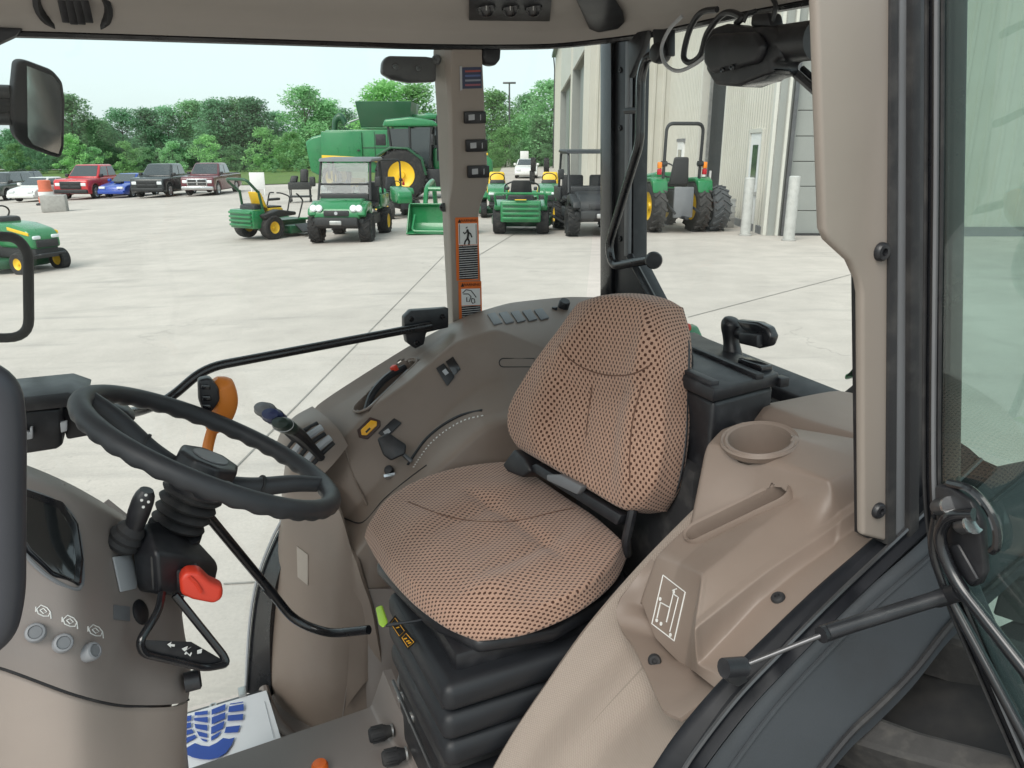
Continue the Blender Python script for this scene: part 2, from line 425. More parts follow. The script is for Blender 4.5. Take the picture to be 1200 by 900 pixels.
def strip_sheet(name, xs, ys, dz, m, fn=None):
    bm = bmesh.new(); g = [[bm.verts.new((x, y, gz(x, y) + dz)) for x in xs] for y in ys]
    for i in range(len(ys) - 1):
        for j in range(len(xs) - 1): bm.faces.new([g[i][j], g[i][j + 1], g[i + 1][j + 1], g[i + 1][j]])
    o = obj(name, bm, m, smooth=False); o['kind'] = 'structure'; return o
strip_sheet('concrete_yard', [-900, -400, -120, -60, -40, -30, -20, -10, -2, 4, 12, 30, 80, 300, 900], [-300, -60, -10, 0, 10, 20, 40, 70, 110, 200, 500, 900], 0, mat_ground())
GRASS = mat('mown_grass', (.085, .15, .022), .9, var=.3, vscale=.5, dirt=(.16, .19, .06, .5))
edge = [G(-260, 220), G(-60, 220), G(150, 219), G(300, 217), G(420, 213.5), G(520, 209), G(585, 202)]
bm = bmesh.new()
near = [bm.verts.new((p.x, p.y, p.z + .05)) for p in edge]
far = [bm.verts.new((p.x * 2.6 if i < 6 else p.x, p.y * 2.6 + 20, gz(p.x * 2.6, 0) + .05)) for i, p in enumerate(edge)]
for i in range(len(edge) - 1): bm.faces.new([near[i], near[i + 1], far[i + 1], far[i]])
o = obj('grass_field', bm, GRASS, smooth=False); o['kind'] = 'structure'
# a pale service road crosses the grass in front of the wood
a, b_ = G(-300, 200.5), G(330, 199); dv = (b_ - a).normalized(); nv = Vector((-dv.y, dv.x, 0)) * 5
bm = bmesh.new(); vs = [bm.verts.new(p + Vector((0, 0, .09))) for p in (a, b_, b_ + nv, a + nv)]; bm.faces.new(vs)
o = obj('service_road', bm, CONC_B, smooth=False); o['kind'] = 'structure'
# expansion joints of the slabs, thin dark strips a few mm above the sheet
JOINT = mat('joint_sealant', (.24, .225, .205), .9, var=.3)
for a, b_ in (((262, 563), (520, 300)), ((0, 252), (330, 231)), ((262, 685), (330, 681)), ((560, 300), (640, 252)), ((806, 372), (1012, 318))):
    p, q = G(*a), G(*b_); d = (q - p).normalized(); n = Vector((-d.y, d.x, 0)) * (.005 + .0004 * (p - CP).length)
    bm = bmesh.new(); up = Vector((0, 0, .006)); bm.faces.new([bm.verts.new(v + up) for v in (p - n, q - n, q + n, p + n)])
    o = obj('expansion_joint', bm, JOINT, smooth=False); o['kind'] = 'structure'

# ------------------------------------------------------------------ trees
def leaf_mat(name, c1, c2):
    m = bpy.data.materials.new(name); m.use_nodes = True; t = m.node_tree; t.nodes.clear(); N = t.nodes.new; K = t.links.new
    tcn = N('ShaderNodeTexCoord'); n = N('ShaderNodeTexNoise'); n.inputs['Scale'].default_value = 9; n.inputs['Detail'].default_value = 4
    oi = N('ShaderNodeObjectInfo'); K(tcn.outputs['Object'], n.inputs['Vector'])
    r = N('ShaderNodeMapRange'); r.inputs[1].default_value = .3; r.inputs[2].default_value = .7; K(n.outputs[0], r.inputs[0])
    mx_ = N('ShaderNodeMix'); mx_.data_type = 'RGBA'; mx_.inputs[6].default_value = (*c1, 1); mx_.inputs[7].default_value = (*c2, 1); K(r.outputs[0], mx_.inputs[0])
    rv = N('ShaderNodeMapRange'); rv.inputs[3].default_value = .75; rv.inputs[4].default_value = 1.5; K(oi.outputs['Random'], rv.inputs[0])
    sc_ = N('ShaderNodeVectorMath'); sc_.operation = 'SCALE'; K(mx_.outputs[2], sc_.inputs[0]); K(rv.outputs[0], sc_.inputs['Scale'])
    d = N('ShaderNodeBsdfDiffuse'); tl = N('ShaderNodeBsdfTranslucent'); ms = N('ShaderNodeMixShader'); ms.inputs[0].default_value = .45
    K(sc_.outputs[0], d.inputs[0]); K(sc_.outputs[0], tl.inputs[0]); K(d.outputs[0], ms.inputs[1]); K(tl.outputs[0], ms.inputs[2])
    o = N('ShaderNodeOutputMaterial'); K(ms.outputs[0], o.inputs[0]); return m
LEAF = [leaf_mat('leaves_mid', (.17, .33, .16), (.28, .50, .25)), leaf_mat('leaves_deep', (.14, .29, .16), (.23, .43, .25)),
        leaf_mat('leaves_bright', (.18, .37, .14), (.29, .51, .21))]
BARK = mat('bark', (.12, .10, .08), .9, var=.3)
def crown_mesh(seed, n_cl, leaves, wid, low, leaf):
    """unit-height crown: clumps of small leaf quads on an uneven volume with gaps"""
    r = random.Random(seed); V = []; Fc = []
    cl = []
    for k in range(n_cl):
        z = low + (1 - low) * (k + .5) / n_cl + r.uniform(-.05, .05)
        h = (z - low) / (1 - low)
        prof = max(.22, math.sin(min(1, max(0.02, h)) ** .62 * math.pi) ** .55) * wid * r.uniform(.6, 1.0)
        a = r.uniform(0, 2 * math.pi); rad = prof * math.sqrt(r.random())
        cl.append((rad * math.cos(a), rad * math.sin(a), min(.93, max(low, z)), r.uniform(.075, .14)))
    for cx, cy, cz, cr_ in cl:
        for _ in range(leaves):
            u = r.gauss(0, 1); v = r.gauss(0, 1); q = r.gauss(0, 1); l = math.sqrt(u * u + v * v + q * q) + 1e-6
            rr = cr_ * r.uniform(.5, 1.1)
            p = np.array([cx + u / l * rr * 1.15, cy + v / l * rr * 1.15, cz + q / l * rr * .8])
            s = leaf * r.uniform(.6, 1.35)
            e1 = np.array([r.gauss(0, 1), r.gauss(0, 1), r.gauss(0, .6)]); e1 /= np.linalg.norm(e1)
            e2 = np.cross(e1, [r.gauss(0, .5), r.gauss(0, .5), 1]); e2 /= np.linalg.norm(e2) + 1e-6
            i = len(V)
            V += [tuple(p - e1 * s), tuple(p - e2 * s * .6), tuple(p + e1 * s), tuple(p + e2 * s * .6)]; Fc.append((i, i + 1, i + 2, i + 3))
    me = bpy.data.meshes.new('crown'); me.from_pydata(V, [], Fc); me.update(); return me
CROWNS = [crown_mesh(11 + k, 95, 105, (.36, .44, .30, .50, .40)[k], (.03, .05, .02, .04, .06)[k], 0.0165) for k in range(5)]
BUSHM = [crown_mesh(31 + k, 34, 90, (.62, .75)[k], .06, .026) for k in range(2)]
TRUNKS = {}
def trunk_mesh(seed):
    if seed in TRUNKS: return TRUNKS[seed]
    r = random.Random(seed); bms = []
    pts = [Vector((0, 0, -.02))] + [Vector((r.uniform(-.015, .015) * k, r.uniform(-.015, .015) * k, .2 * k)) for k in range(1, 5)]
    bms.append(tube(spline(pts, 3), [.02 * (1 - i / 14) + .003 for i in range(13)], 7))
    for k in range(6):
        b0 = pts[1 + k % 3] * 1.0; a = k * 1.3 + r.uniform(0, 1)
        e = b0 + Vector((math.cos(a) * .22, math.sin(a) * .22, r.uniform(.12, .26)))
        bms.append(tube([b0, b0.lerp(e, .5) + Vector((0, 0, .03)), e], [.008, .006, .002], 5))
    bm = join(*bms); me = bpy.data.meshes.new('trunk'); bm.to_mesh(me); bm.free(); TRUNKS[seed] = me; return me
def tree(px, top, D, k, leaf, label, name='tree', meshes=CROWNS, wide=1.0):
    p = at_depth(px, 200, D); base = Vector((p.x, p.y, gz(p.x, p.y))); H = at_depth(px, top, D).z - base.z
    e = thing(name, label, 'tree' if name == 'tree' else 'bush', base, rng.uniform(0, 6.28), 'trees of the wood edge' if name == 'tree' else 'bushes along the wood')
    e.scale = (H * wide, H * wide, H)
    me = meshes[k % len(meshes)]
    key = (me.name, leaf)
    if key not in _M:
        m2 = me.copy(); m2.materials.clear(); m2.materials.append(LEAF[leaf]); _M[key] = m2
    c_ = link(bpy.data.objects.new('crown', _M[key]), e); c_['kind'] = 'stuff'
    if name == 'tree':
        tm = trunk_mesh(k % 3)
        if not tm.materials: tm.materials.append(BARK)
        link(bpy.data.objects.new('trunk', tm), e)
TREES = [  # px, top, depth, crown, leaf, label
 (18, 152, 120, 2, 1, 'dark tree rising just left of the mirror'),
 (92, 112, 112, 0, 0, 'tall tree at the right edge of the mirror'), (62, 128, 125, 1, 1, 'tree partly hidden behind the mirror glass'),
 (122, 141, 118, 4, 0, 'low tree over the white sedan and red pickup'), (150, 128, 122, 1, 1, 'round tree above the blue car'),
 (178, 128, 117, 2, 1, 'slim tree with a pointed top above the black pickup'), (203, 126, 120, 3, 1, 'broad dark tree behind the black pickup'),
 (232, 119, 122, 0, 0, 'tree above the maroon pickup'), (262, 118, 117, 4, 1, 'broad tree above the orange mower lever and maroon tailgate'),
 (287, 116, 120, 1, 0, 'round topped tree above the zero turn mower'), (303, 117, 117, 2, 1, 'narrow tree behind the zero turn mower roll bar'),
 (328, 132, 122, 3, 1, 'low dark tree in the dip of the skyline'), (362, 103, 116, 0, 0, 'tallest tree left of the combine'),
 (388, 118, 118, 2, 0, 'tree touching the combine chute'), (405, 128, 125, 1, 1, 'tree behind the combine spout'),
 (455, 97, 92, 1, 2, 'bright tree standing behind the combine tank'), (490, 100, 95, 3, 2, 'bright tree behind the tank beside the pillar'),
 (425, 140, 122, 4, 1, 'tree top showing just over the body of the combine'), 
 (578, 108, 95, 4, 2, 'bright tree just right of the switch pillar'), (603, 134, 100, 1, 2, 'low bright tree behind the lamp pole'),
 (620, 112, 104, 0, 0, 'thin topped tree right of the lamp pole'), (645, 97, 92, 3, 0, 'tall tree against the end of the building'),
 (592, 150, 88, 3, 2, 'leafy tree above the far mower with a yellow seat'), (632, 140, 90, 2, 0, 'tree above the stacked black wheels')]
for px, top, D, k, lf, lab in TREES:
    tree(px, top, D, k, lf, lab, wide=1.15)
BUSHES = [(22, 168, 104, 0, 2, 'light green bush below the mirror'), (52, 178, 106, 1, 1, 'dull bush under the mirror bottom'), (88, 158, 105, 1, 2, 'tall light bush right of the mirror'),
 (112, 172, 106, 0, 0, 'bush above the red pickup cab'), (150, 166, 106, 1, 2, 'yellow green bush above the blue car'), (172, 172, 105, 0, 0, 'bush behind the black pickup cab'), (205, 166, 105, 1, 0, 'bush between black and maroon pickups'), (247, 158, 104, 0, 2, 'bright bush above the maroon pickup bed'),
 (278, 170, 103, 1, 0, 'bush left of the mower roll bar'), (312, 150, 100, 1, 2, 'big light bush behind the zero turn mower'), (345, 154, 99, 0, 2, 'big light bush left of the combine'), (322, 186, 94, 1, 0, 'low bush behind the mower seat'), (352, 186, 92, 0, 0, 'low bush above the black cart'), (376, 176, 92, 1, 2, 'bush at the tail of the combine'),
 (580, 168, 84, 0, 2, 'bush behind the hood of the big tractor'), (612, 165, 86, 1, 0, 'bush behind the white car'), (640, 168, 84, 0, 0, 'bush at the far corner of the building')]
for px, top, D, k, lf, lab in BUSHES:
    tree(px, top, D, k, lf, lab, 'bush', BUSHM, .95)
# the mass of the wood behind the single trees
r = random.Random(5); V = []; Fc = []
for k in range(26000):
    px = r.uniform(-230, 690); D = r.uniform(128, 150)
    p = at_depth(px, 200, D); b0 = gz(p.x, p.y); h = (at_depth(px, 152 + 9 * math.sin(px * .045) + 5 * math.sin(px * .13), D).z - b0)
    z = b0 + h * r.random() ** .8; s = r.uniform(.2, .5); e1 = Vector((r.gauss(0, 1), r.gauss(0, 1), r.gauss(0, 1))).normalized(); e2 = e1.orthogonal()
    q = Vector((p.x, p.y, z)); i = len(V); V += [q - e1 * s, q - e2 * s, q + e1 * s, q + e2 * s]; Fc.append((i, i + 1, i + 2, i + 3))
me = bpy.data.meshes.new('far_wood'); me.from_pydata(V, [], Fc); me.materials.append(LEAF[1])
o = link(bpy.data.objects.new('far_wood', me)); o['kind'] = 'stuff'

# ------------------------------------------------------------------ the metal workshop
WALLM = mat('wall_sheet_metal', (.50, .485, .43), .5, var=.05, vscale=.8, dirt=(.45, .43, .36, .35))
WALLT = mat('wall_trim', (.56, .55, .50), .5, var=.05)
DARKIN = mat('dark_interior', (.03, .033, .034), .8, var=.2)
DOORG = mat('grey_door_panel', (.26, .27, .255), .5, var=.06, vscale=1)
WINGL = mat('building_glass', (.035, .06, .055), .08, coat=1)
WD = Vector((.0225, 1, 0)).normalized()
WB = G(873, 267)
def on_line(px, base, d=WD):       # where the vertical plane through a pixel column crosses a wall line
    v = ray(px, 172); v = Vector((v.x, v.y, 0)); den = v.x * d.y - v.y * d.x
    t = (base.x * d.y - base.y * d.x) / den
    return Vector((v.x * t, v.y * t, 0))
def z_of(px, py, p):               # height of a photo point that lies above ground point p
    d = ray(px, py); t = math.hypot(p.x, p.y) / math.hypot(d.x, d.y); return CAMZ + d.z * t
def corrugated(p, q, z0, z1, pitch, dep, n):
    """ribbed sheet from p to q, ribs standing out along n"""
    p, q, n = Vector(p), Vector(q), Vector(n); Lh = (q - p).length; d = (q - p) / Lh; cols = []; s = 0
    while s < Lh:
        for ds, o_ in ((0, 0), (.62, 0), (.70, dep), (.92, dep)):
            if s + ds * pitch <= Lh: cols.append((s + ds * pitch, o_))
        s += pitch
    cols.append((Lh, 0)); bm = bmesh.new(); lo = [bm.verts.new(p + d * a + n * o_ + Vector((0, 0, z0))) for a, o_ in cols]; hi = [bm.verts.new(p + d * a + n * o_ + Vector((0, 0, z1))) for a, o_ in cols]
    for i in range(len(cols) - 1): bm.faces.new([lo[i], lo[i + 1], hi[i + 1], hi[i]])
    return bm
NW = Vector((-WD.y, WD.x, 0))      # outward from the side walls (towards the yard)
shop = thing('workshop_building', 'long pale ribbed metal workshop with grey overhead doors behind the cab', 'building', on_line(905, WB))
ZT = 8.6
pc, p1, p2, p3 = on_line(905, WB), on_line(848, WB), on_line(819, WB), None
def wpart(name, bm, m, par=None, **k): return wobj(name, bm, m, par or shop, smooth=False, **k)
U = Vector((0, 0, 1))
y36 = 36.0
p3 = WB + WD * ((y36 - WB.y) / WD.y); p3.z = 0
wpart('wall', corrugated(p1, pc, 0, ZT, .23, .03, NW), WALLM)
wpart('wall', corrugated(p3, p2, 0, ZT, .30, .03, NW), WALLM)
# opening between them: lintel, jambs and a dark bay behind
zl = z_of(838, 40, on_line(838, WB))
wpart('wall', corrugated(p2, p1, zl, ZT, .23, .03, NW), WALLM)
bay = wpart('bay', box(0, 1, 0, 1, 0, 1), DARKIN)
bay.data.clear_geometry()
bmv = prism([p2 - NW * .3, p1 - NW * .3, p1 - NW * 5, p2 - NW * 5], (0, 0, zl)); bmv.faces.ensure_lookup_table()
bmesh.ops.transform(bmv, matrix=inv_of(shop), verts=bmv.verts); bmv.to_mesh(bay.data); bmv.free()
for a in (p1, p2):
    wpart('door_jamb', obox(a - NW * .12 + U * zl / 2, WD * .07, NW * .17, U * zl / 2, .01), WALLT)
wpart('door_track', obox(p2 * .75 + p1 * .25 - NW * .1 + U * zl / 2, WD * .05, NW * .05, U * zl / 2), ZINC)
# personnel door in the near wall
a, b2 = on_line(895.5, WB), on_line(882, WB); zt = z_of(882, 156, b2)
dr = wpart('door', obox((a + b2) / 2 + NW * .02 + U * zt / 2, (b2 - a) / 2, NW * .045, U * zt / 2, .01), WHITE)
wpart('window', obox((a + b2) / 2 + NW * .07 + U * zt * .68, (b2 - a) * .22, NW * .01, U * zt * .2), WINGL, dr)
wpart('handle', obox(a * .85 + b2 * .15 + NW * .09 + U * 1.0, WD * .05, NW * .03, U * .06, .01), ZINC, dr)
for s_, e_ in ((a - WD * .08, a), (b2, b2 + WD * .08)):
    wpart('door_frame', obox((s_ + e_) / 2 + NW * .03 + U * (zt + .08) / 2, (e_ - s_) / 2, NW * .07, U * (zt + .08) / 2), WALLT)
wpart('door_frame', obox((a + b2) / 2 + NW * .03 + U * (zt + .05), (b2 - a) / 2, NW * .072, U * .05), WALLT)
a, b2 = on_line(803, WB), on_line(796, WB); zt = z_of(797, 166, b2)
dr = wpart('door', obox((a + b2) / 2 + NW * .02 + U * zt / 2, (b2 - a) / 2, NW * .06, U * zt / 2, .01), WHITE)
wpart('window', obox((a + b2) / 2 + NW * .09 + U * zt * .7, (b2 - a) * .25, NW * .01, U * zt * .17), WINGL, dr)
wpart('door_frame', obox((a + b2) / 2 + NW * .03 + U * (zt + .05), (b2 - a) / 2 + WD * .1, NW * .08, U * .06), MIDG)
# base flashing, corner trim
wpart('base_flashing', obox((p1 + pc) / 2 + NW * .03 + U * .1, (p1 - pc) / 2 - WD * .02, NW * .035, U * .1), MIDG)
wpart('base_flashing', obox((p3 + p2) / 2 + NW * .03 + U * .1, (p3 - p2) / 2 - WD * .02, NW * .035, U * .1), MIDG)
wpart('corner_trim', obox(pc + NW * .02 + U * ZT / 2 - WD * .06, WD * .10, NW * .06, U * ZT / 2, .01), WALLT)
# the end wall that faces the tractor, with its overhead door of stacked panels
EX = Vector((WD.y, -WD.x, 0))      # along the end wall, away from the corner
e0 = pc - WD * .16
def end_at(px): return on_line(px, e0, EX)
ed0, ed1 = end_at(931), end_at(1072); dtop = 4.9; dhalf = EX * ((ed1 - ed0).length / 2)
wpart('end_pier', obox((e0 + ed0) / 2 - NW * 0 + U * ZT / 2 + WD * .06, (ed0 - e0) / 2, WD * .06, U * ZT / 2), DOORG)
wpart('door_track', obox(end_at(919) - WD * .05 + U * ZT / 2, EX * .035, WD * .05, U * ZT / 2, .01), WALLT)
wpart('door_track', obox(end_at(926) - WD * .06 + U * dtop / 2, EX * .05, WD * .06, U * dtop / 2, .01), STEELD)
for k in range(8):
    z0 = .02 + k * .61
    wpart('door_panel', obox((ed0 + ed1) / 2 + WD * .12 + U * (z0 + .30), dhalf, WD * .03, U * .297, .012), DOORG)
wpart('bottom_seal', obox((ed0 + ed1) / 2 + WD * .05 + U * .03, dhalf, WD * .03, U * .03), RUBBER)
wpart('lintel', obox((ed0 + ed1) / 2 + WD * .03 + U * (dtop + (ZT - dtop) / 2), dhalf, WD * .07, U * (ZT - dtop) / 2), WALLT)
wpart('wall', corrugated(ed1, ed1 + EX * 24, 0, ZT, .36, .04, -WD), WALLM)
wpart('base_flashing', obox(ed1 + EX * 12 - WD * .03 + U * .12, EX * 12, WD * .035, U * .12), MIDG)
lampb = wpart('wall_lamp', obox(end_at(1215) - WD * .2 + U * 4.6, EX * .4, WD * .2, U * .22, .05), LIGHTG)
wpart('roof', prism([pc + NW * .4 - WD * .5, p3 + NW * .4, p3 - NW * 34, pc - NW * 34 - WD * .5], (0, 0, ZT + .004), (0, 0, ZT + .35)), WALLT)
# the taller far wing
wing = thing('workshop_wing', 'far wing of the workshop with tall doors and a dark gutter', 'building', p3)
q0 = on_line(689, Vector((0, y36, 0)), Vector((1, -.0225, 0))); q1 = on_line(649.5, q0); Lw = (q1 - q0).length
def qpart(name, bm, m, par=None): return wobj(name, bm, m, par or wing, smooth=False)
ZW = z_of(650, 62, on_line(650, q0))
qpart('end_wall', corrugated(q0, p3 + EX * .5, 0, ZT + 2, .42, .05, -WD), WALLM)
segs = [(q0, on_line(682.5, q0)), (on_line(670, q0), on_line(667.5, q0)), (on_line(656.5, q0), q1)]
for a, b2 in segs: qpart('wall', corrugated(b2, a, 0, ZW, .30, .03, NW), WALLM)
zd = z_of(681, 61, on_line(681, q0))
for a, b2 in ((on_line(682.5, q0), on_line(670, q0)), (on_line(667.5, q0), on_line(656.5, q0))):
    qpart('lintel', obox((a + b2) / 2 + U * (zd + ZW) / 2 - NW * .03, (b2 - a) / 2, NW * .06, U * (ZW - zd) / 2), WALLM)
    d_ = qpart('door', obox((a + b2) / 2 - NW * .45 + U * zd / 2, (b2 - a) / 2, NW * .04, U * zd / 2), DOORG)
    qpart('window', obox(a * .55 + b2 * .45 - NW * .38 + U * zd * .5, (b2 - a) * .12, NW * .02, U * zd * .48), WINGL, d_)
    qpart('door_jamb', obox(b2 - NW * .2 + U * zd / 2, WD * .12, NW * .24, U * zd / 2), DOORG)
    qpart('door_jamb', obox(a - NW * .2 + U * zd / 2, WD * .04, NW * .22, U * zd / 2), WALLT)
qpart('gutter', obox((q0 + q1) / 2 + NW * .2 + U * (ZW - .1), WD * (Lw / 2 + .3), NW * .2, U * .16, .03), STEELD)
qpart('downspout', tube(rounded([q1 + NW * .2 + U * (ZW - .3), q1 + NW * .12 + U * (ZW - 1.0), q1 + NW * .08 + U * (ZW - 1.4), q1 + NW * .08], .3), .07, 8), STEELD)
qpart('back_wall', obox(q1 - NW * 6 + U * ZW / 2, NW * 6, WD * .1, U * ZW / 2), WALLM)
qpart('roof', prism([q0 + NW * .2, q1 + NW * .2, q1 - NW * 12, q0 - NW * 12], (0, 0, ZW), (0, 0, ZW + .3)), WALLT)

BOLL = mat('galvanised_bollard', (.50, .50, .48), .5, .2, var=.15, vscale=4, dirt=(.3, .29, .26, .4))
for px, pb, top, wpx, lab in ((873, 276, 208, 11, 'pale steel bollard left of the white personnel door'), (924, 282, 206, 12, 'pale steel bollard in front of the grey overhead door'),
                         (822.5, 248, 203, 5, 'thin pole bollard directly behind the loose grey tyre'), (830.5, 247, 200, 5, 'taller thin bollard at the dark bay opening')):
    g = G(px, pb); h = z_of(px, top, g) - g.z; rr = wpx * g.length / 900 / 2
    e = thing('bollard', lab, 'bollard', g, 0, 'steel bollards by the workshop')
    obj('post', lathe([(rr, 0), (rr, h * .985), (rr * .8, h)], seg=18), BOLL, e)
    obj('base_collar', lathe([(rr * 1.25, -.01), (rr * 1.25, .03), (rr * 1.02, .05)], seg=18), CONC_B, e)

# lamp pole
p = at_depth(597, 190, 92); b0 = Vector((p.x, p.y, gz(p.x, p.y))); hh = at_depth(597, 97, 92).z - b0.z
e = thing('lamp_pole', 'tall thin dark lamp pole rising above the trees right of the pillar', 'lamp pole', b0)
obj('pole', lathe([(.16, 0), (.15, 1), (.09, hh - .3)], seg=10), STEELD, e)
obj('lamp_head', join(box(-.75, .75, -.2, .2, hh - .32, hh - .12, .04)), STEELD, e)
obj('base', lathe([(.35, -.1), (.35, .8)], seg=12), CONC_B, e)

# ------------------------------------------------------------------ machines: shared pieces
def wheel(par, c, R, w_, side_=1, tm=TYREF, rm=None, lug=0, seg=28, rimr=.6, name='wheel'):
    """tyre lathed about the y axis, with its rim as a sub-part; lug = number of tread bars"""
    prof = [(R * rimr, -w_ * .42), (R * .86, -w_ * .5), (R * .97, -w_ * .42), (R, -w_ * .22), (R, w_ * .22), (R * .97, w_ * .42), (R * .86, w_ * .5), (R * rimr, w_ * .42)]
    bm = lathe(prof, c, (0, 1, 0), seg, cap=False); c = Vector(c)
    if lug:
        bl = [bm]
        for k in range(lug):
            a = 2 * math.pi * k / lug; da = math.pi / lug
            for s in (-1, 1):
                aa = a + (da if s > 0 else 0)
                rd = Vector((math.cos(aa), 0, math.sin(aa))); tg = Vector((-math.sin(aa), 0, math.cos(aa)))
                ax = (Vector((0, s, 0)) * .8 + tg * .6).normalized()
                bl.append(obox(c + rd * (R * 1.005) + Vector((0, s * w_ * .24, 0)), ax * w_ * .28, rd * R * .045, ax.cross(rd) * R * .045))
        bm = join(*bl)
    t_ = obj(name, bm, tm, par)
    if lug: t_['kind'] = 'stuff'
    if rm:
        yo = side_ * w_ * .38
        obj('rim', lathe([(R * rimr * 1.02, yo * .98), (R * rimr * .97, yo * 1.08), (R * rimr * .8, yo * .8), (R * rimr * .45, yo * .55), (R * rimr * .28, yo * .62), (R * rimr * .22, yo * .95), (1e-4, yo * .97)], c, (0, 1, 0), seg, cap=False), rm, t_)
        obj('rim_back', lathe([(R * rimr * 1.02, -yo * .98), (R * rimr * .9, -yo * .7), (1e-4, -yo * .5)], c, (0, 1, 0), 20, cap=False), rm, t_)
    return t_
def place(px, pb, hpx, hm):
    """ground point, and scale so that a model hm tall covers hpx photo pixels"""
    g = G(px, pb); D = (g - CP).dot(Vector((0, CC, -SS))); s = hpx * D / 900 / hm
    print('place', px, pb, 'D %.1f scale %.2f' % (D, s)); return g, s
PAINTS = {}
def paint(name, c): return mat(name, c, .3, var=.05, vscale=1, coat=.6)
ALLOY = mat('alloy_rim', (.5, .5, .52), .3, .8)
TRIMD = mat('dark_trim', (.02, .021, .023), .5, var=.2)
def car(name, label, cat, px, pb, hpx, yaw, col, kind, tone=None):
    """kind: pickup / sedan / suv. x forward, y left."""
    P_ = paint('paint_' + col[0], col[1])
    if kind == 'pickup': Ln, Wd, H, hood, belt, wr = 5.7, 1.98, 1.93, 1.16, 1.22, .41
    elif kind == 'suv': Ln, Wd, H, hood, belt, wr = 4.7, 1.86, 1.75, 1.08, 1.1, .37
    else: Ln, Wd, H, hood, belt, wr = 4.6, 1.8, 1.46, .88, .95, .33
    g, s = place(px, pb, hpx, H)
    e = thing(name, label, cat, g, R_(yaw), 'vehicles parked along the grass', s)
    x1, x0 = Ln / 2, -Ln / 2; hw = Wd / 2; axf, axr = x1 - .95, x0 + (1.15 if kind == 'pickup' else .9)
    def arch(ax, r):
        return [(ax - r * math.cos(a), wr + r * math.sin(a)) for a in [k * math.pi / 8 for k in range(9)]]
    gc = .3 if kind != 'sedan' else .2
    low = [(x0, gc + .12)] + [(axr - wr * 1.18, gc)] + arch(axr, wr * 1.18)[1:-1] + [(axr + wr * 1.18, gc), (axf - wr * 1.18, gc)] + arch(axf, wr * 1.18)[1:-1] + [(axf + wr * 1.18, gc), (x1 - .03, gc + .1)]
    top = {'pickup': [(x1, .55), (x1 - .02, hood - .1), (x1 - .15, hood), (x1 - 1.45, belt), (x0 + .02, belt), (x0, .6)],
           'suv': [(x1, .5), (x1 - .03, hood - .15), (x1 - .2, hood - .03), (x1 - 1.25, belt), (x0 + .05, belt), (x0, .55)],
           'sedan': [(x1, .42), (x1 - .08, hood - .2), (x1 - .35, hood - .09), (x1 - 1.35, belt), (x0 + .5, belt + .03), (x0 + .06, belt), (x0, .5)]}[kind]
    obj('body', side(low + top, -hw, hw, .10, 3), P_, e)
    cx1, cx0, rx1, rx0 = {'pickup': (x1 - 1.35, x0 + 2.05, x1 - 2.1, x0 + 2.2), 'suv': (x1 - 1.2, x0 + .05, x1 - 1.85, x0 + .3), 'sedan': (x1 - 1.2, x0 + .35, x1 - 2.05, x0 + 1.15)}[kind]
    rw = hw * .74; bw = hw * .95; zb = belt - .03
    cab = hexa([(cx0, -bw, zb), (cx1, -bw, zb), (cx1, bw, zb), (cx0, bw, zb), (rx0, -rw, H), (rx1, -rw, H), (rx1, rw, H), (rx0, rw, H)], .11, 3)
    obj('cabin', cab, P_, e)
    def L3(a, b, t): return tuple(a[i] * (1 - t) + b[i] * t for i in range(3))
    def win(quad, nm, off):
        q = [Vector(v) for v in quad]; n = (q[1] - q[0]).cross(q[3] - q[0]).normalized()
        if n.dot(Vector(off)) < 0: n = -n
        obj(nm, prism(q, n * .004, n * .016), CARGL, e)
    A, B_, Cc, D_ = (cx1, -bw, zb), (cx1, bw, zb), (rx1, rw, H), (rx1, -rw, H)
    def q4(a, b, c_, d, u0, u1, v0, v1):
        f = lambda u, v: L3(L3(a, b, u), L3(d, c_, u), v)
        return [f(u0, v0), f(u1, v0), f(u1, v1), f(u0, v1)]
    win(q4(A, B_, Cc, D_, .06, .94, .12, .92), 'windscreen', (1, 0, 1))
    win(q4((cx0, -bw, zb), (cx0, bw, zb), (rx0, rw, H), (rx0, -rw, H), .1, .9, .2, .88), 'tail_window', (-1, 0, 1))
    for sgn in (1, -1):
        a, b, c_, d = (cx0, sgn * bw, zb), (cx1, sgn * bw, zb), (rx1, sgn * rw, H), (rx0, sgn * rw, H)
        win(q4(a, b, c_, d, .06, .47, .16, .86), 'side_window', (0, sgn, 0)); win(q4(a, b, c_, d, .52, .93, .16, .86), 'side_window', (0, sgn, 0))
        obj('wing_mirror', box(cx1 - .35, cx1 - .15, sgn * (hw + .02) - .1, sgn * (hw + .02) + .1, belt + .02, belt + .2, .04), TRIMD if kind != 'sedan' else P_, e)
        obj('headlight', box(x1 - .14, x1 + .015, sgn * (hw - .3) - .2, sgn * (hw - .3) + .2, hood - .38 if kind != 'sedan' else hood - .3, hood - .2 if kind != 'sedan' else hood - .16, .03), HEADL, e)
        obj('door_handle', box(-.3, -.12, sgn * hw - .02, sgn * hw + .02, belt - .2, belt - .15, .008), TRIMD, e)
    gz0, gz1 = (.62, hood - .12) if kind == 'pickup' else ((.55, hood - .25) if kind == 'suv' else (.32, hood - .32))
    gr = obj('grille', box(x1 - .06, x1 + .03, -hw * .62, hw * .62, gz0, gz1, .03), P_ if tone == 'body' else (CHROME if tone == 'chrome' else TRIMD), e)
    for k in (-1, 1):
        obj('grille_opening', box(x1 + .02, x1 + .04, min(k * .04, k * hw * .56), max(k * .04, k * hw * .56), gz0 + .05, (gz0 + gz1) / 2 - .02, .01), TRIMD, gr)
        obj('grille_opening', box(x1 + .02, x1 + .04, min(k * .04, k * hw * .56), max(k * .04, k * hw * .56), (gz0 + gz1) / 2 + .02, gz1 - .05, .01), TRIMD, gr)
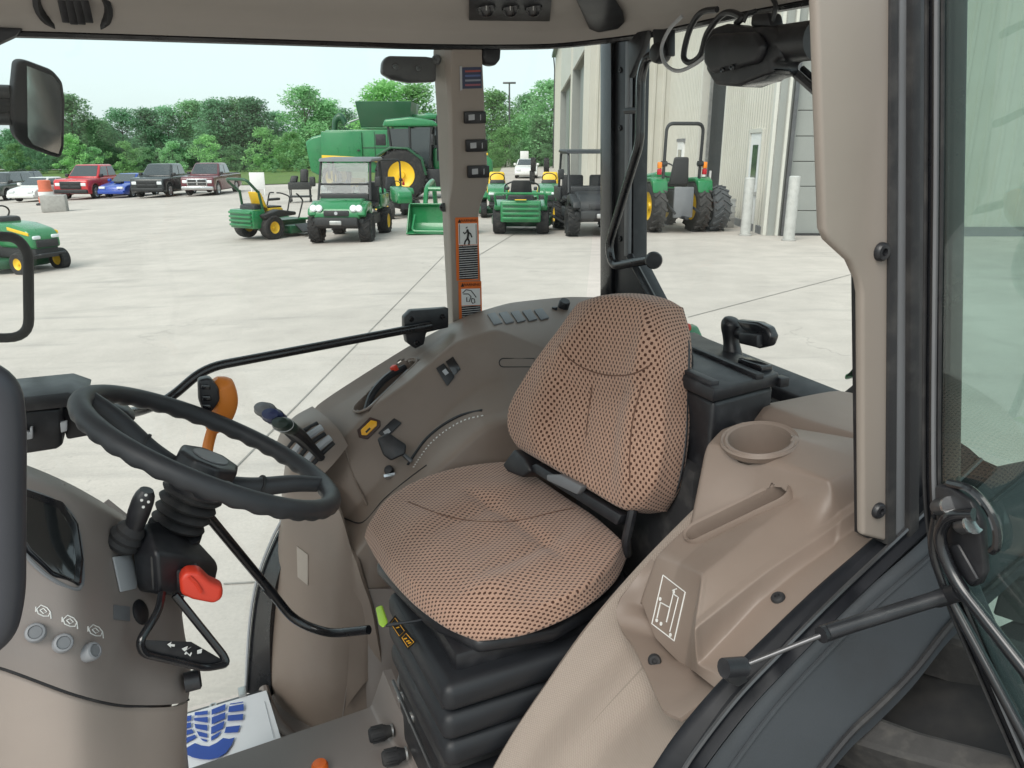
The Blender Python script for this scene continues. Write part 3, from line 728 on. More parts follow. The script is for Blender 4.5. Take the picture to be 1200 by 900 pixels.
    obj('bumper', box(x1 - .1, x1 + .1, -hw * .97, hw * .97, gc + .08, gc + .3, .05), CHROME if tone == 'chrome' else P_ if tone == 'body' else TRIMD, e)
    for ax in (axf, axr):
        for sgn in (1, -1): wheel(e, (ax, sgn * (hw - .13), wr), wr, .25, sgn, TYREF, ALLOY, 0, 22, .64)
    if kind == 'pickup':
        obj('cargo_bed', box(x0 + .1, x0 + 1.95, -hw * .86, hw * .86, belt - .02, belt + .03), TRIMD, e)
    if kind == 'sedan' and col[0] == 'blue':
        obj('bonnet_scoop', box(x1 - 1.15, x1 - .75, -.25, .25, .9, 1.0, .04), TRIMD, e)
    if kind == 'suv':
        for sgn in (1, -1): obj('roof_rail', tube([(rx0 + .2, sgn * rw * .9, H + .03), (rx1 - .2, sgn * rw * .9, H + .03)], .02, 6), TRIMD, e)
    return e
car('suv', 'dark grey boxy sport utility car at the left end of the parked row', 'car', 8, 234, 31 , -86, ('grey', (.06, .07, .07)), 'suv')
car('estate_car', 'dark blue car half hidden behind the grey boxy one', 'car', 27, 226, 24 , -86, ('navy', (.02, .03, .06)), 'suv')
car('sedan', 'white sedan parked left of the red pickup', 'car', 52, 234.5, 26, -92, ('white', (.72, .72, .70)), 'sedan', 'body')
car('pickup_truck', 'bright red pickup truck with black grille', 'pickup truck', 116, 231, 37, -91, ('red', (.55, .025, .035)), 'pickup')
car('sports_car', 'blue car with a bonnet scoop between red and black pickups', 'car', 156, 230, 26, -96, ('blue', (.015, .06, .36)), 'sedan', 'body')
car('pickup_truck', 'black pickup truck right of the blue car', 'pickup truck', 198, 229, 36, -90, ('black', (.016, .022, .024)), 'pickup')
car('pickup_truck', 'maroon pickup truck with bright grille at the right end of the row', 'pickup truck', 251, 227, 35, -88, ('maroon', (.12, .02, .03)), 'pickup', 'chrome')
car('sedan', 'small white car far away left of the building', 'car', 617, 208, 21, -92, ('white', (.72, .72, .70)), 'sedan', 'body')
# concrete block and orange barrel
g, s = place(66, 248, 19, .8)
o = obj('concrete_block', bevelled(prism([(-.55, -.4, 0), (.55, -.4, 0), (.5, .4, 0), (-.5, .4, 0)], (0, 0, .8)), .04), CONC_B); o.location = g; o.scale = (s,) * 3; o.rotation_euler.z = .3
solo(o, 'grey concrete block standing on the lot before the red pickup', 'concrete block')
ORB = mat('faded_orange', (.62, .16, .09), .6, var=.1)
g, s = place(56, 240, 28, 1.0)
e = thing('safety_barrel', 'orange safety barrel behind the concrete block', 'safety barrel', g, 0, None, s)
obj('drum', lathe([(.30, .02), (.30, .3), (.27, .32), (.27, .6), (.24, .62), (.24, .98), (.2, 1.0)], seg=20), ORB, e)
obj('white_band', lathe([(.283, .38), (.283, .54)], seg=20, cap=False), WHITE, e); obj('rubber_base', lathe([(.42, 0), (.42, .06), (.31, .09)], seg=20), RUBBER, e)
# ================================================================== MACHINES IN THE YARD
MESH_D = mat('dark_mesh', (.03, .032, .032), .6, var=.3)
SEATB = mat('black_vinyl', (.02, .02, .022), .5, var=.15)
def utv(name, label, px, pb, hpx, yaw, body, shield=True, group=None):
    g, s = place(px, pb, hpx, 1.92); e = thing(name, label, 'utility vehicle', g, R_(yaw), group, s)
    hw = .66
    # bonnet: rounded, falling to the nose
    prof = [(.55, .98), (.85, 1.0), (1.15, .93), (1.36, .80), (1.42, .66), (1.40, .56), (.55, .56)]
    obj('bonnet', bevelled(prism([(x, 0, z) for x, z in prof], (0, -hw * .80, 0), (0, hw * .80, 0)), .09, 3), body, e)
    for sg in (1, -1):
        obj('front_guard', side([(.62, .62), (.62, .92), (.95, .95), (1.38, .80), (1.44, .66), (1.30, .60), (1.2, .70), (.95, .74), (.75, .62)], sg * hw * .72, sg * hw * 1.02, .04), body, e)
        for dy in (.40, .53) if shield else (): obj('headlight', lathe([(.075, 0), (.085, .03), (.06, .06)], (1.37, sg * dy, .80), (1, 0, .25), 14), HEADL, e)
        obj('roof_post', tube(rounded([(.62, sg * hw * .95, .95), (.30, sg * hw * .9, 1.84), (-.75, sg * hw * .9, 1.84), (-.85, sg * hw * .95, .85)], .12), .03, 8), TRIMD, e)
        obj('wing_mirror', box(.42, .50, sg * (hw + .13) - .07, sg * (hw + .13) + .07, 1.25, 1.48, .03), TRIMD, e)
        obj('cargo_side', box(-1.42, -.5, sg * hw * .95 - .03, sg * hw * .95 + .03, .72, 1.02, .02), body, e)
        obj('seat', join(box(-.45, .05, sg * .34 - .27, sg * .34 + .27, .72, .84, .05), box(-.56, -.42, sg * .34 - .26, sg * .34 + .26, .80, 1.32, .05)), SEATB, e)
        for ax in (1.0, -.95): wheel(e, (ax, sg * (hw - .06), .33), .33, .28, sg, TYREF, YELLOW if ax < 0 else TRIMD, 16, 22, .55)
        obj('suspension_arm', tube([(1.0, sg * .15, .38), (1.0, sg * .55, .32)], .035, 8), TRIMD, e)
    obj('front_grille', box(1.36, 1.43, -.30, .30, .62, .76, .03), TRIMD, e)
    obj('bumper', bevelled(prism([(1.30, 0, .34), (1.50, 0, .42), (1.50, 0, .60), (1.34, 0, .62)], (0, -.5, 0), (0, .5, 0)), .03), TRIMD, e)
    obj('winch', box(1.48, 1.54, -.14, .14, .44, .54, .02), ZINC, e)
    obj('emblem', lathe([(.04, 0), (.04, .012)], (1.43, 0, .70), (1, 0, 0), 14), LIGHTG, e)
    obj('floor_tub', box(-.5, 1.3, -hw * .92, hw * .92, .34, .58, .03), TRIMD, e)
    obj('cargo_box', box(-1.45, -.48, -hw * .92, hw * .92, .66, .74, .02), body, e); obj('tailgate', box(-1.45, -1.40, -hw * .92, hw * .92, .72, 1.02, .02), body, e)
    obj('roof', bevelled(prism([(.42, 0, 1.82), (.30, 0, 1.90), (-.85, 0, 1.92), (-.92, 0, 1.84)], (0, -hw * .98, 0), (0, hw * .98, 0)), .04), MIDG if shield else TRIMD, e)
    obj('dashboard', box(.45, .62, -hw * .9, hw * .9, .88, 1.10, .04), TRIMD, e)
    obj('steering_wheel', tube([Vector((.35 + .06 * math.cos(a), .34 + .18 * math.sin(a), 1.15 + .16 * math.cos(a))) for a in [k * math.pi / 10 for k in range(20)]], .017, 6, closed=True), TRIMD, e)
    if shield:
        wn = obj('windscreen', prism([(.60, -hw * .88, 1.0), (.60, hw * .88, 1.0), (.33, hw * .84, 1.80), (.33, -hw * .84, 1.80)], (.004, 0, 0), (.014, 0, 0)), glass('utv_windscreen', (.50, .56, .58), 1.2, .03), e)
        obj('middle_bar', box(.48, .52, -hw * .9, hw * .9, 1.28, 1.33, .01), TRIMD, wn)
        obj('headrest_pad', bevelled(prism([(-.5, -.12, 1.2), (-.5, .30, 1.2), (-.5, .26, 1.42), (-.5, -.08, 1.42)], (.06, 0, 0)), .03), YELLOW, e)
    return e
utv('utility_vehicle', 'green utility vehicle with dark roof and windscreen facing the cab', 414, 278, 90, -93, GREEN)
utv('utility_vehicle', 'black open utility vehicle beside the dark corner post', 690, 271, 92, -84, TRIMD, False)

# ---- zero turn mower seen from behind
def zturn(label, px, pb, hpx, yaw, hm, rops=True, seatc=YELLOW):
    g, s = place(px, pb, hpx, hm); e = thing('zero_turn_mower', label, 'mower', g, R_(yaw), 'lawn mowers in the yard', s)
    for sg in (1, -1):
        wheel(e, (-.30, sg * .46, .29), .29, .27, sg, TYREF, YELLOW, 0, 24, .5)
        wheel(e, (1.05, sg * .42, .15), .15, .12, sg, TYREF, YELLOW, 0, 18, .5)
        obj('rear_guard', bevelled(prism([(-.62, 0, .60), (-.1, 0, .70), (.42, 0, .62), (.42, 0, .54), (-.55, 0, .50)], (0, sg * .30, 0), (0, sg * .56, 0)), .03), TRIMD if rops else GREEN, e)
        obj('steering_lever', tube(rounded([(.30, sg * .38, .62), (.42, sg * .38, .98), (.30, sg * .20, 1.06), (.30, sg * .06, 1.06)], .08), .018, 7), TRIMD, e)
        obj('caster_fork', tube(rounded([(1.05, sg * .42, .15), (1.05, sg * .42, .40), (.7, sg * .34, .42)], .05), .03, 7), GREEN, e)
        if rops: obj('roll_bar_leg', tube([(-.42, sg * .36, .62), (-.50, sg * .33, 1.15)], .032, 8), DGREEN, e)
    obj('frame', box(-.6, 1.0, -.27, .27, .26, .42, .03), DGREEN, e)
    cov = obj('engine_cover', box(-.80, -.42, -.42, .42, .28, .72, .04), GREEN, e)
    for k in range(4): obj('slat', box(-.86, -.79, -.38, .38, .34 + k * .095, .395 + k * .095, .015), GREEN, cov)
    obj('engine', box(-.62, -.30, -.28, .28, .60, .84, .08), TRIMD, e)
    obj('mower_deck', bevelled(prism([(.15, -.62, 0), (.15, .62, 0), (.75, .70, 0), (.98, .3, 0), (.98, -.3, 0), (.75, -.70, 0)], (0, 0, .10), (0, 0, .30)), .04), DGREEN, e)
    obj('discharge_chute', bevelled(prism([(.25, -.66, .30), (.80, -.66, .30), (.84, -.98, .14), (.20, -.98, .14)], (0, 0, 0), (0, 0, .04)), .01), TRIMD, e)
    st = obj('seat_base', box(-.18, .30, -.25, .25, .60, .72, .05), seatc, e); obj('seat_back', bevelled(prism([(-.16, -.25, .70), (-.16, .25, .70), (-.30, .20, 1.10), (-.30, -.20, 1.10)], (-.09, 0, .02)), .04, 3), seatc, e)
    obj('seat_cushion', box(-.14, .3, -.2, .2, .72, .76, .02), SEATB, e)
    for sg in (1, -1): obj('armrest', box(-.2, .15, sg * .3 - .04, sg * .3 + .04, .90, .96, .02), TRIMD, e)
    if rops:
        obj('roll_bar', tube(rounded([(-.52, -.33, 1.13), (-.85, -.36, 1.42), (-.85, .36, 1.42), (-.52, .33, 1.13)], .12), .034, 8), DGREEN, e)
        obj('catcher_box', box(1.0, 1.35, -.66, -.36, .22, .55, .03), TRIMD, e)
        obj('foot_pedal_bar', tube(rounded([(.8, -.2, .4), (1.0, -.2, .85), (.86, -.2, .98), (.8, -.2, 1.02)], .06), .02, 7), TRIMD, e)
    else:
        obj('cover_badge', box(-.87, -.80, -.12, .12, .735, .75, .005), YELLOW, e)
        obj('foot_bar', tube(rounded([(-.55, -.52, .62), (-.55, -.50, .86), (-.35, -.48, .92)], .06), .022, 7), GREEN, e)
        obj('bumper_tube', tube(rounded([(-.55, .52, .62), (-.7, .55, .86), (-.7, -.55, .86), (-.55, -.52, .62)], .1), .025, 8), GREEN, e)
    return e
zturn('green zero turn mower with yellow seat and folded roll bar seen from behind', 316, 278, 69, 58, 1.46)
zturn('green mower with black seat between two yellow seated mowers', 611, 272, 60, 88, 1.12, False, SEATB)

def lawn_tractor(label, px, pb, hpx, yaw, cat='mower'):
    g, s = place(px, pb, hpx, 1.1); e = thing('lawn_tractor', label, cat, g, R_(yaw), 'lawn mowers in the yard', s)
    hood = [(.20, .42), (.20, .84), (.55, .82), (.92, .74), (1.02, .64), (1.04, .42)]
    h = obj('hood', bevelled(side(hood, -.27, .27), .06, 3), GREEN, e)
    for sg in (1, -1):
        obj('yellow_stripe', bevelled(prism([(.50, 0, .72), (.98, 0, .64), (.98, 0, .69), (.50, 0, .775)], (0, sg * .262, 0), (0, sg * .278, 0)), .004), YELLOW, h)
        obj('headlight', box(1.0, 1.045, sg * .17 - .07, sg * .17 + .07, .58, .64, .02), HEADL, h)
        wheel(e, (.80, sg * .36, .19), .19, .16, sg, TYREF, YELLOW, 0, 20, .52); wheel(e, (-.42, sg * .40, .26), .26, .24, sg, TYREF, YELLOW, 0, 22, .5)
        obj('rear_guard', bevelled(side([(-.72, .44), (-.66, .60), (-.2, .62), (-.02, .46), (-.1, .40), (-.65, .40)], sg * .24, sg * .53), .03), GREEN, e)
    obj('grille', box(1.02, 1.055, -.2, .2, .44, .57, .02), TRIMD, h)
    obj('frame', box(-.65, 1.0, -.22, .22, .26, .44, .02), TRIMD, e); obj('front_bumper', tube(rounded([(.95, -.2, .3), (1.14, -.24, .34), (1.14, .24, .34), (.95, .2, .3)], .05), .02, 7), TRIMD, e)
    obj('mower_deck', bevelled(prism([(-.1, -.52, 0), (-.1, .52, 0), (.45, .56, 0), (.6, .3, 0), (.6, -.3, 0), (.45, -.56, 0)], (0, 0, .09), (0, 0, .24)), .04), DGREEN, e)
    obj('dash_tower', box(.02, .26, -.2, .2, .44, .92, .05), TRIMD, e)
    obj('steering_wheel', tube([Vector((-.02 + .06 * math.cos(a), .19 * math.sin(a), .96 + .16 * math.cos(a) * .8)) for a in [k * math.pi / 10 for k in range(20)]], .015, 6, closed=True), TRIMD, e)
    obj('seat', join(box(-.55, -.15, -.25, .25, .60, .70, .04), hexa([(-.62, -.25, .66), (-.50, -.25, .66), (-.50, .25, .66), (-.62, .25, .66), (-.72, -.20, 1.1), (-.62, -.20, 1.1), (-.62, .20, 1.1), (-.72, .20, 1.1)], .05, 3)), YELLOW, e)
    return e
lawn_tractor('green lawn tractor with yellow seat beside the switch pillar', 583, 252, 48, -88)
lawn_tractor('green lawn tractor with yellow seat left of the black utility vehicle', 643, 251, 47, -95)
lawn_tractor('green lawn tractor cut by the left edge of the picture', 12, 316, 74, -22)

# ---- compact tractor with roll bar, seen from behind
def compact(label, px, pb, hpx, yaw, hm=2.35, loader=False):
    g, s = place(px, pb, hpx, hm); e = thing('compact_tractor', label, 'tractor', g, R_(yaw), None, s)
    for sg in (1, -1):
        wheel(e, (-.15, sg * .60, .56), .56, .36, sg, TYRE, YELLOW, 18, 32, .56)
        wheel(e, (1.45, sg * .56, .36), .36, .24, sg, TYRE, YELLOW, 14, 26, .55)
        obj('fender', bevelled(side([(-.62, .86), (-.58, 1.12), (-.40, 1.20), (.30, 1.16), (.42, 1.02), (.42, .9), (.28, 1.05), (-.36, 1.1), (-.52, .98)], sg * .40, sg * .80), .03), GREEN, e)
        obj('roll_bar_leg', tube([(-.42, sg * .48, .75), (-.46, sg * .48, 1.50)], .04, 8), TRIMD, e)
        obj('hinge_bolt', lathe([(.06, -.07), (.06, .07)], (-.46, sg * .48, 1.48), (0, 1, 0), 10), TRIMD, e)
        tl = obj('signal_lamp', box(-.52, -.42, sg * .60 - .05, sg * .60 + .05, 1.38, 1.52, .02), AMBL, e); obj('red_lens', box(-.52, -.42, sg * .60 - .05, sg * .60 + .05, 1.25, 1.375, .02), REDL, tl)
        obj('lift_arm', tube([(-.35, sg * .28, .62), (-.95, sg * .33, .46)], .03, 7), TRIMD, e)
    obj('roll_bar', tube(rounded([(-.46, -.48, 1.48), (-.50, -.48, 2.31), (-.50, .48, 2.31), (-.46, .48, 1.48)], .18, 7), .04, 9), TRIMD, e)
    obj('seat', join(box(-.25, .22, -.25, .25, .98, 1.08, .04), hexa([(-.36, -.26, 1.02), (-.24, -.26, 1.02), (-.24, .26, 1.02), (-.36, .26, 1.02), (-.44, -.19, 1.62), (-.35, -.19, 1.62), (-.35, .19, 1.62), (-.44, .19, 1.62)], .06, 3)), SEATB, e)
    obj('rear_housing', box(-.62, .4, -.24, .24, .42, .92, .05), MESH_D, e)
    obj('rear_shield', box(-.70, -.63, -.26, .26, .34, 1.0, .03), MIDG, e)
    obj('hood', bevelled(side([(.55, .78), (.55, 1.28), (1.2, 1.22), (1.72, 1.08), (1.82, .95), (1.82, .62), (.8, .62)], -.30, .30), .06, 3), GREEN, e)
    obj('belly', box(.2, 1.8, -.2, .2, .40, .72, .03), TRIMD, e)
    obj('step', box(.30, .75, -.62, .62, .46, .52, .02), TRIMD, e)
    obj('steering_wheel', tube([Vector((.42 + .1 * math.cos(a), .20 * math.sin(a), 1.32 + .15 * math.cos(a))) for a in [k * math.pi / 10 for k in range(20)]], .018, 6, closed=True), TRIMD, e)
    obj('drawbar', box(-.95, -.6, -.05, .05, .32, .38, .01), TRIMD, e)
    if loader:
        for sg in (1, -1): obj('loader_arm', tube(rounded([(.7, sg * .46, 1.25), (1.5, sg * .46, 1.15), (2.3, sg * .46, .45)], .2), .06, 8), GREEN, e)
    return e
compact('green compact tractor with black roll bar seen from behind by the building', 786, 270, 120, 99).scale.y *= .86
compact('small green tractor with yellow rims behind the utility vehicle', 462, 253, 64, -66, 2.35, False)
# ---- loader bucket with its arms standing on the ground
g, s = place(521, 272, 60, 1.15); e = thing('loader', 'green front loader bucket resting on the ground left of the pillar', 'loader', g, R_(-96), None, s)
obj('bucket', bevelled(side([(.55, 0), (.55, .03), (.1, .06), (0, .2), (0, .55), (.12, .62), (.10, .64), (-.03, .58), (-.04, .18), (.05, .02)], -.75, .75), .01), GREEN, e)
for sg in (1, -1):
    obj('bucket_side', side([(.5, .02), (.08, .06), (.0, .2), (0, .56), (.12, .62), (.2, .5)], sg * .75 - .015, sg * .75 + .015, .005), GREEN, e)
    obj('arm', tube(rounded([(-.05, sg * .45, .4), (-.3, sg * .45, .95), (-1.1, sg * .45, 1.1), (-1.3, sg * .45, .5)], .2), .055, 8), GREEN, e)
    obj('hydraulic_ram', tube([(-.08, sg * .45, .58), (-.7, sg * .45, .95)], .03, 8), CHROME, e)
obj('cross_tube', tube([(-.35, -.45, .92), (-.35, .45, .92)], .05, 8), GREEN, e); obj('lower_bar', tube(rounded([(.3, -.6, .4), (.62, -.6, .08), (.62, .6, .08), (.3, .6, .4)], .1), .025, 8), GREEN, e)

# ---- big row-crop tractor, cab and yellow wheel left of the pillar, hood to its right
g, s = place(475, 233, 90, 3.15); e = thing('row_crop_tractor', 'large green tractor with yellow wheel in front of the combine', 'tractor', g, R_(2), None, s)
for sg in (1, -1):
    wheel(e, (0, sg * .95, .98), .98, .62, sg, TYREF, YELLOW, 22, 40, .54); wheel(e, (2.75, sg * .9, .72), .72, .5, sg, TYREF, YELLOW, 20, 34, .6)
    obj('fender', bevelled(side([(1.02, .98), (.86, 1.62), (.3, 2.02), (-.4, 2.05), (-.95, 1.72), (-.9, 1.66), (-.36, 1.97), (.26, 1.94), (.78, 1.56), (.92, .98)], sg * .62, sg * 1.26), .02), DGREEN, e)
    obj('side_glass', prism([(-.30, sg * .78, 1.55), (.2, sg * .78, 1.45), (1.05, sg * .78, 1.2), (1.15, sg * .78, 2.72), (-.42, sg * .78, 2.72)], (0, sg * .01, 0)), CARGL, e)
    for a, b2 in (((-.36, 1.5), (-.48, 2.8)), ((1.1, 1.2), (1.2, 2.8)), ((.35, 1.4), (.35, 2.8))): obj('cab_post', tube([(a[0], sg * .78, a[1]), (b2[0], sg * .78, b2[1])], .05, 7), TRIMD, e)
    obj('step_ladder', box(.95, 1.5, sg * .8 - .2, sg * .8 + .2, .45, 1.2, .03), TRIMD, e)
    obj('hood_stripe', box(1.5, 3.4, sg * .46 - .012, sg * .46 + .012, 1.72, 1.80, .004), YELLOW, e)
    obj('mirror', box(1.2, 1.3, sg * 1.15 - .1, sg * 1.15 + .1, 2.1, 2.5, .03), TRIMD, e)
obj('cab_core', box(-.3, 1.1, -.6, .6, 1.0, 1.5, .05), TRIMD, e); obj('cab_back', box(-.42, -.38, -.74, .74, 1.5, 2.7), CARGL, e); obj('seat', box(-.2, .1, -.25, .25, 1.5, 2.2, .06), SEATB, e)
obj('cab_roof', bevelled(side([(-.7, 2.78), (-.6, 3.05), (.4, 3.15), (1.3, 3.02), (1.5, 2.8)], -.9, .9), .08, 3), GREEN, e)
obj('hood', bevelled(side([(1.2, 1.3), (1.2, 2.0), (2.2, 1.98), (3.3, 1.78), (3.6, 1.5), (3.6, .95), (1.3, .95)], -.45, .45), .1, 3), GREEN, e)
obj('belly', box(0, 3.4, -.3, .3, .6, 1.2, .04), DGREEN, e); obj('exhaust', tube([(1.45, -.6, 1.5), (1.45, -.6, 3.2)], .07, 10), TRIMD, e)
# ---- combine harvester beyond
g, s = place(440, 214, 97, 4.1); g = at_depth(415, 190, 47); g.z = gz(g.x, g.y); s = 1.12
e = thing('combine_harvester', 'huge green combine harvester with yellow stripe before the trees', 'combine harvester', g, R_(0), None, s)
e.scale = (s * .75, s, s)
hw = 1.55
obj('main_body', bevelled(side([(-1.5, 1.0), (-1.5, 3.05), (4.2, 3.1), (4.2, 1.2), (2, .9)], -hw, hw), .06), GREEN, e)
for sg in (1, -1):
    pn = obj('side_panel', bevelled(side([(-1.9, 1.15), (-1.75, 2.98), (1.05, 2.98), (1.05, 1.15)], sg * hw, sg * (hw + .12)), .05), GREEN, e)
    obj('stripe', bevelled(side([(-1.8, 1.80), (1.05, 1.70), (2.6, 1.56), (2.6, 1.42), (1.05, 1.50), (-1.8, 1.58)], sg * (hw + .122), sg * (hw + .14)), .004), YELLOW, e)
    for xx in (1.9, 2.8, 3.6): obj('panel_seam', box(xx, xx + .05, sg * (hw + .004), sg * (hw + .03), 1.3, 3.0, .005), DGREEN, e)
    gi = obj('intake_grille', box(2.0, 2.7, sg * (hw + .004) - .01, sg * (hw + .05), 2.3, 2.85, .02), TRIMD, e)
    obj('door_handle', box(.7, .9, sg * (hw + .12) - .02, sg * (hw + .16), 2.0, 2.08, .01), TRIMD, pn)
    obj('ladder', box(-1.45, -1.25, sg * (hw + .13) - .03, sg * (hw + .18), .6, 1.5, .02), TRIMD, e)
    obj('panel_seam', box(1.06, 4.1, sg * (hw + .004), sg * (hw + .03), 2.15, 2.2, .005), DGREEN, e)
    wheel(e, (3.1, sg * 1.7, .95), .95, .7, sg, TYREF, YELLOW, 22, 36, .6); wheel(e, (-1.3, sg * 1.35, .65), .65, .45, sg, TYREF, YELLOW, 18, 30, .6)
obj('straw_hood', bevelled(side([(-1.48, 1.0), (-1.48, 2.9), (-2.5, 2.72), (-3.0, 2.45), (-2.75, .95), (-2.2, .75)], -hw * .9, hw * .9), .12, 3), GREEN, e)
obj('grain_tank', bevelled(prism([(1.0, -hw, 3.12), (4.4, -hw, 3.12), (4.4, hw, 3.12), (1.0, hw, 3.12)], (0, 0, 0), (0, 0, .05)), .02), GREEN, e)
tk = bmesh.new()
lo = [(1.0, -hw * .95, 3.15), (4.4, -hw * .95, 3.15), (4.4, hw * .95, 3.15), (1.0, hw * .95, 3.15)]; hi = [(.75, -hw * 1.15, 4.45), (4.6, -hw * 1.15, 4.45), (4.6, hw * 1.15, 4.45), (.75, hw * 1.15, 4.45)]
obj('tank_extension', hexa(lo + hi, .03), DGREEN, e)
obj('spout', tube(rounded([(4.6, .5, 3.3), (5.2, .9, 3.8), (6.5, 1.4, 3.6), (7.2, 1.6, 3.2)], .4), .26, 10), GREEN, e)
obj('chute', tube(rounded([(-1.1, -.6, 3.0), (-1.0, -.6, 3.6), (-.6, -.6, 3.8), (-.3, -.6, 3.4)], .3), .2, 10), DGREEN, e)
obj('unloading_auger', tube([(-.3, .5, 3.5), (2.2, .4, 4.1)], .05, 8), LIGHTG, e)
obj('cab', bevelled(side([(4.4, 1.6), (4.4, 3.6), (6.1, 3.6), (6.4, 1.8)], -1.0, 1.0), .1, 3), CARGL, e); obj('cab_roof', box(4.3, 6.4, -1.1, 1.1, 3.6, 3.85, .08), GREEN, e)
obj('feeder_house', bevelled(side([(4.6, 1.0), (6.8, .3), (6.8, .9), (5.2, 1.6)], -.7, .7), .05), GREEN, e)

# ---- small things in the yard
g, s = place(353, 237, 37, 1.0); e = thing('utility_cart', 'small black cart with bags standing right of the zero turn mower', 'cart', g, R_(-80), None, s)
for sx in (.22, -.22):
    for sy in (.3, -.3): obj('leg', tube([(sx, sy, .04), (sx, sy, .6)], .018, 6), TRIMD, e); wheel(e, (sx, sy, .05), .05, .04, 1, TRIMD, None, 0, 10, .4)
obj('tray', box(-.25, .25, -.34, .34, .16, .20, .01), TRIMD, e); obj('tray', box(-.25, .25, -.34, .34, .40, .62, .02), MESH_D, e)
obj('bag', bevelled(prism([(-.2, .02, .6), (.2, .02, .6), (.14, .06, 1.02), (-.1, .06, 1.0)], (0, .24, 0)), .06, 3), SEATB, e); obj('bag', bevelled(prism([(-.2, -.3, .6), (.2, -.3, .6), (.14, -.24, .82), (-.1, -.24, .8)], (0, .22, 0)), .05, 3), TRIMD, e)
g, s = place(303, 229, 26, 1.3); e = thing('notice_board', 'white notice board standing behind the zero turn mower', 'sign', g, R_(-78), None, s)
obj('board', box(-.02, .02, -.42, .42, .35, 1.3, .01), WHITE, e)
for sg in (1, -1): obj('leg', box(-.03, .03, sg * .36 - .03, sg * .36 + .03, 0, .36, .005), WHITE, e)
g = at_depth(614.5, 187, 70); g.z = 0; e = thing('road_sign', 'small white sign on a post above the white car', 'sign', g, R_(0))
hz_ = at_depth(614, 177, 70).z; obj('panel', box(-.38, .38, -.02, .02, hz_ - .85, hz_, .02), WHITE, e); obj('post', box(-.04, .04, .02, .08, 0, hz_ - .1), ZINC, e)
# a row of black wheels stacked upright near the far wing
g, s = place(632, 216, 30, 1.5); e = thing('wheel_stack', 'stack of black tyres standing near the far corner of the building', 'tyre stack', g, R_(-90), None, s)
for k, (dx, dz) in enumerate(((-.42, .38), (.42, .38), (-.36, 1.12), (.40, 1.1))): wheel(e, (.1 * (k % 2), dx, dz), .38, .3, 1, TYREF, None, 12, 22, .5, 'tyre')
for o in e.children: o.rotation_euler = (0, 0, 0)
# loose grey tyre against the tractor
g, s = place(834, 270, 50, 1.0); e = thing('loose_tyre', 'dusty grey tyre standing upright right of the compact tractor', 'tyre', g, R_(104), None, s)
GT = mat('dusty_rubber', (.075, .08, .085), .85, var=.25, vscale=6, dirt=(.08, .085, .09, .5))
wheel(e, (0, 0, .5), .5, .42, 1, GT, None, 18, 34, .55, 'tread_carcass')
obj('rim', lathe([(.28, -.1), (.24, 0), (.1, .02), (1e-4, .02)], (0, 0, .5), (0, 1, 0), 20, cap=False), ZINC, e)
g, s = place(849, 266, 33, .8); e = thing('galvanised_rack', 'small galvanised metal rack behind the loose grey tyre', 'rack', g, R_(95), None, s)
for k in range(4): obj('shelf', box(-.25, .25, -.2, .2, .25 + k * .16, .29 + k * .16, .01), ZINC, e)
for sx in (.22, -.22): obj('leg', box(sx - .02, sx + .02, -.18, .18, 0, .8, .01), ZINC, e)
# ================================================================== THE CAB
def rows(data): return [[Pr(*p) for p in r] for r in data]
def rowsz(data): return [[Pz(*p) for p in r] for r in data]
NL = -TR                                        # towards the open door
def plate(name, pxs, fn, m, par, th=.004, n=None, bev=0.0, **k):
    """flat piece outlined in photo points on a cab plane, 'th' thick towards n"""
    pts = [fn(*p) for p in pxs]
    if n is None:
        n = (pts[1] - pts[0]).cross(pts[-1] - pts[0]).normalized()
        if n.dot(CP - pts[0]) < 0: n = -n
    return wobj(name, bevelled(prism(pts, (0, 0, 0), Vector(n) * th), bev), m, par, **k)
def bolt(par, p, n, r, m=BLACK, name='screw'):
    n = Vector(n).normalized()
    return wobj(name, lathe([(r, -.003), (r, r * .25), (r * .8, r * .5), (r * .42, r * .52), (r * .36, r * .2), (1e-4, r * .2)], p, n, 16), m, par)
cabt = thing('tractor_cab', 'open tractor cab with tan trim, black posts and large windows', 'tractor cab', W(.3, .78, -1.5))
# ---- roof
per = [(2.0, 1.40, .205), (1.096, 1.40, .234), (.6, 1.40, .245), (.124, 1.40, .256), (-.2, 1.39, .272), (-.34, 1.32, .286), (-.40, 1.18, .290), (-.41, .87, .292), (-.41, .5, .284), (-.41, 0, .275)]
ctr = (.75, .75)
g = []
for k, dz in ((0, 0), (.004, .014), (.012, .03), (.05, .052), (.10, .064), (.22, .082), (.5, .10)):
    g.append([W(f + (ctr[0] - f) * k, r + (ctr[1] - r) * k, z + dz) for f, r, z in per])
roof = wobj('roof_lining', patch(g, 5, 8, .012), ROOFM, cabt)
wobj('edge_seal', tube(spline([W(f, r + .012, z - .003) if f > -.3 else W(f - .012, r + .004, z - .003) for f, r, z in per], 6), .010, 8), GLOSSB, roof)
wobj('roof_shell', bevelled(prism([W(f, r, .42) for f, r in ((2.1, -.06), (2.1, 1.62), (-.62, 1.62), (-.62, -.06))], (0, 0, .14)), .05), ROOFM, cabt)
wobj('roof_lining_centre', prism([W(f, r, .385) for f, r in ((2.1, -.02), (2.1, 1.2), (-.3, 1.2), (-.3, -.02))], (0, 0, .01)), ROOFM, cabt)
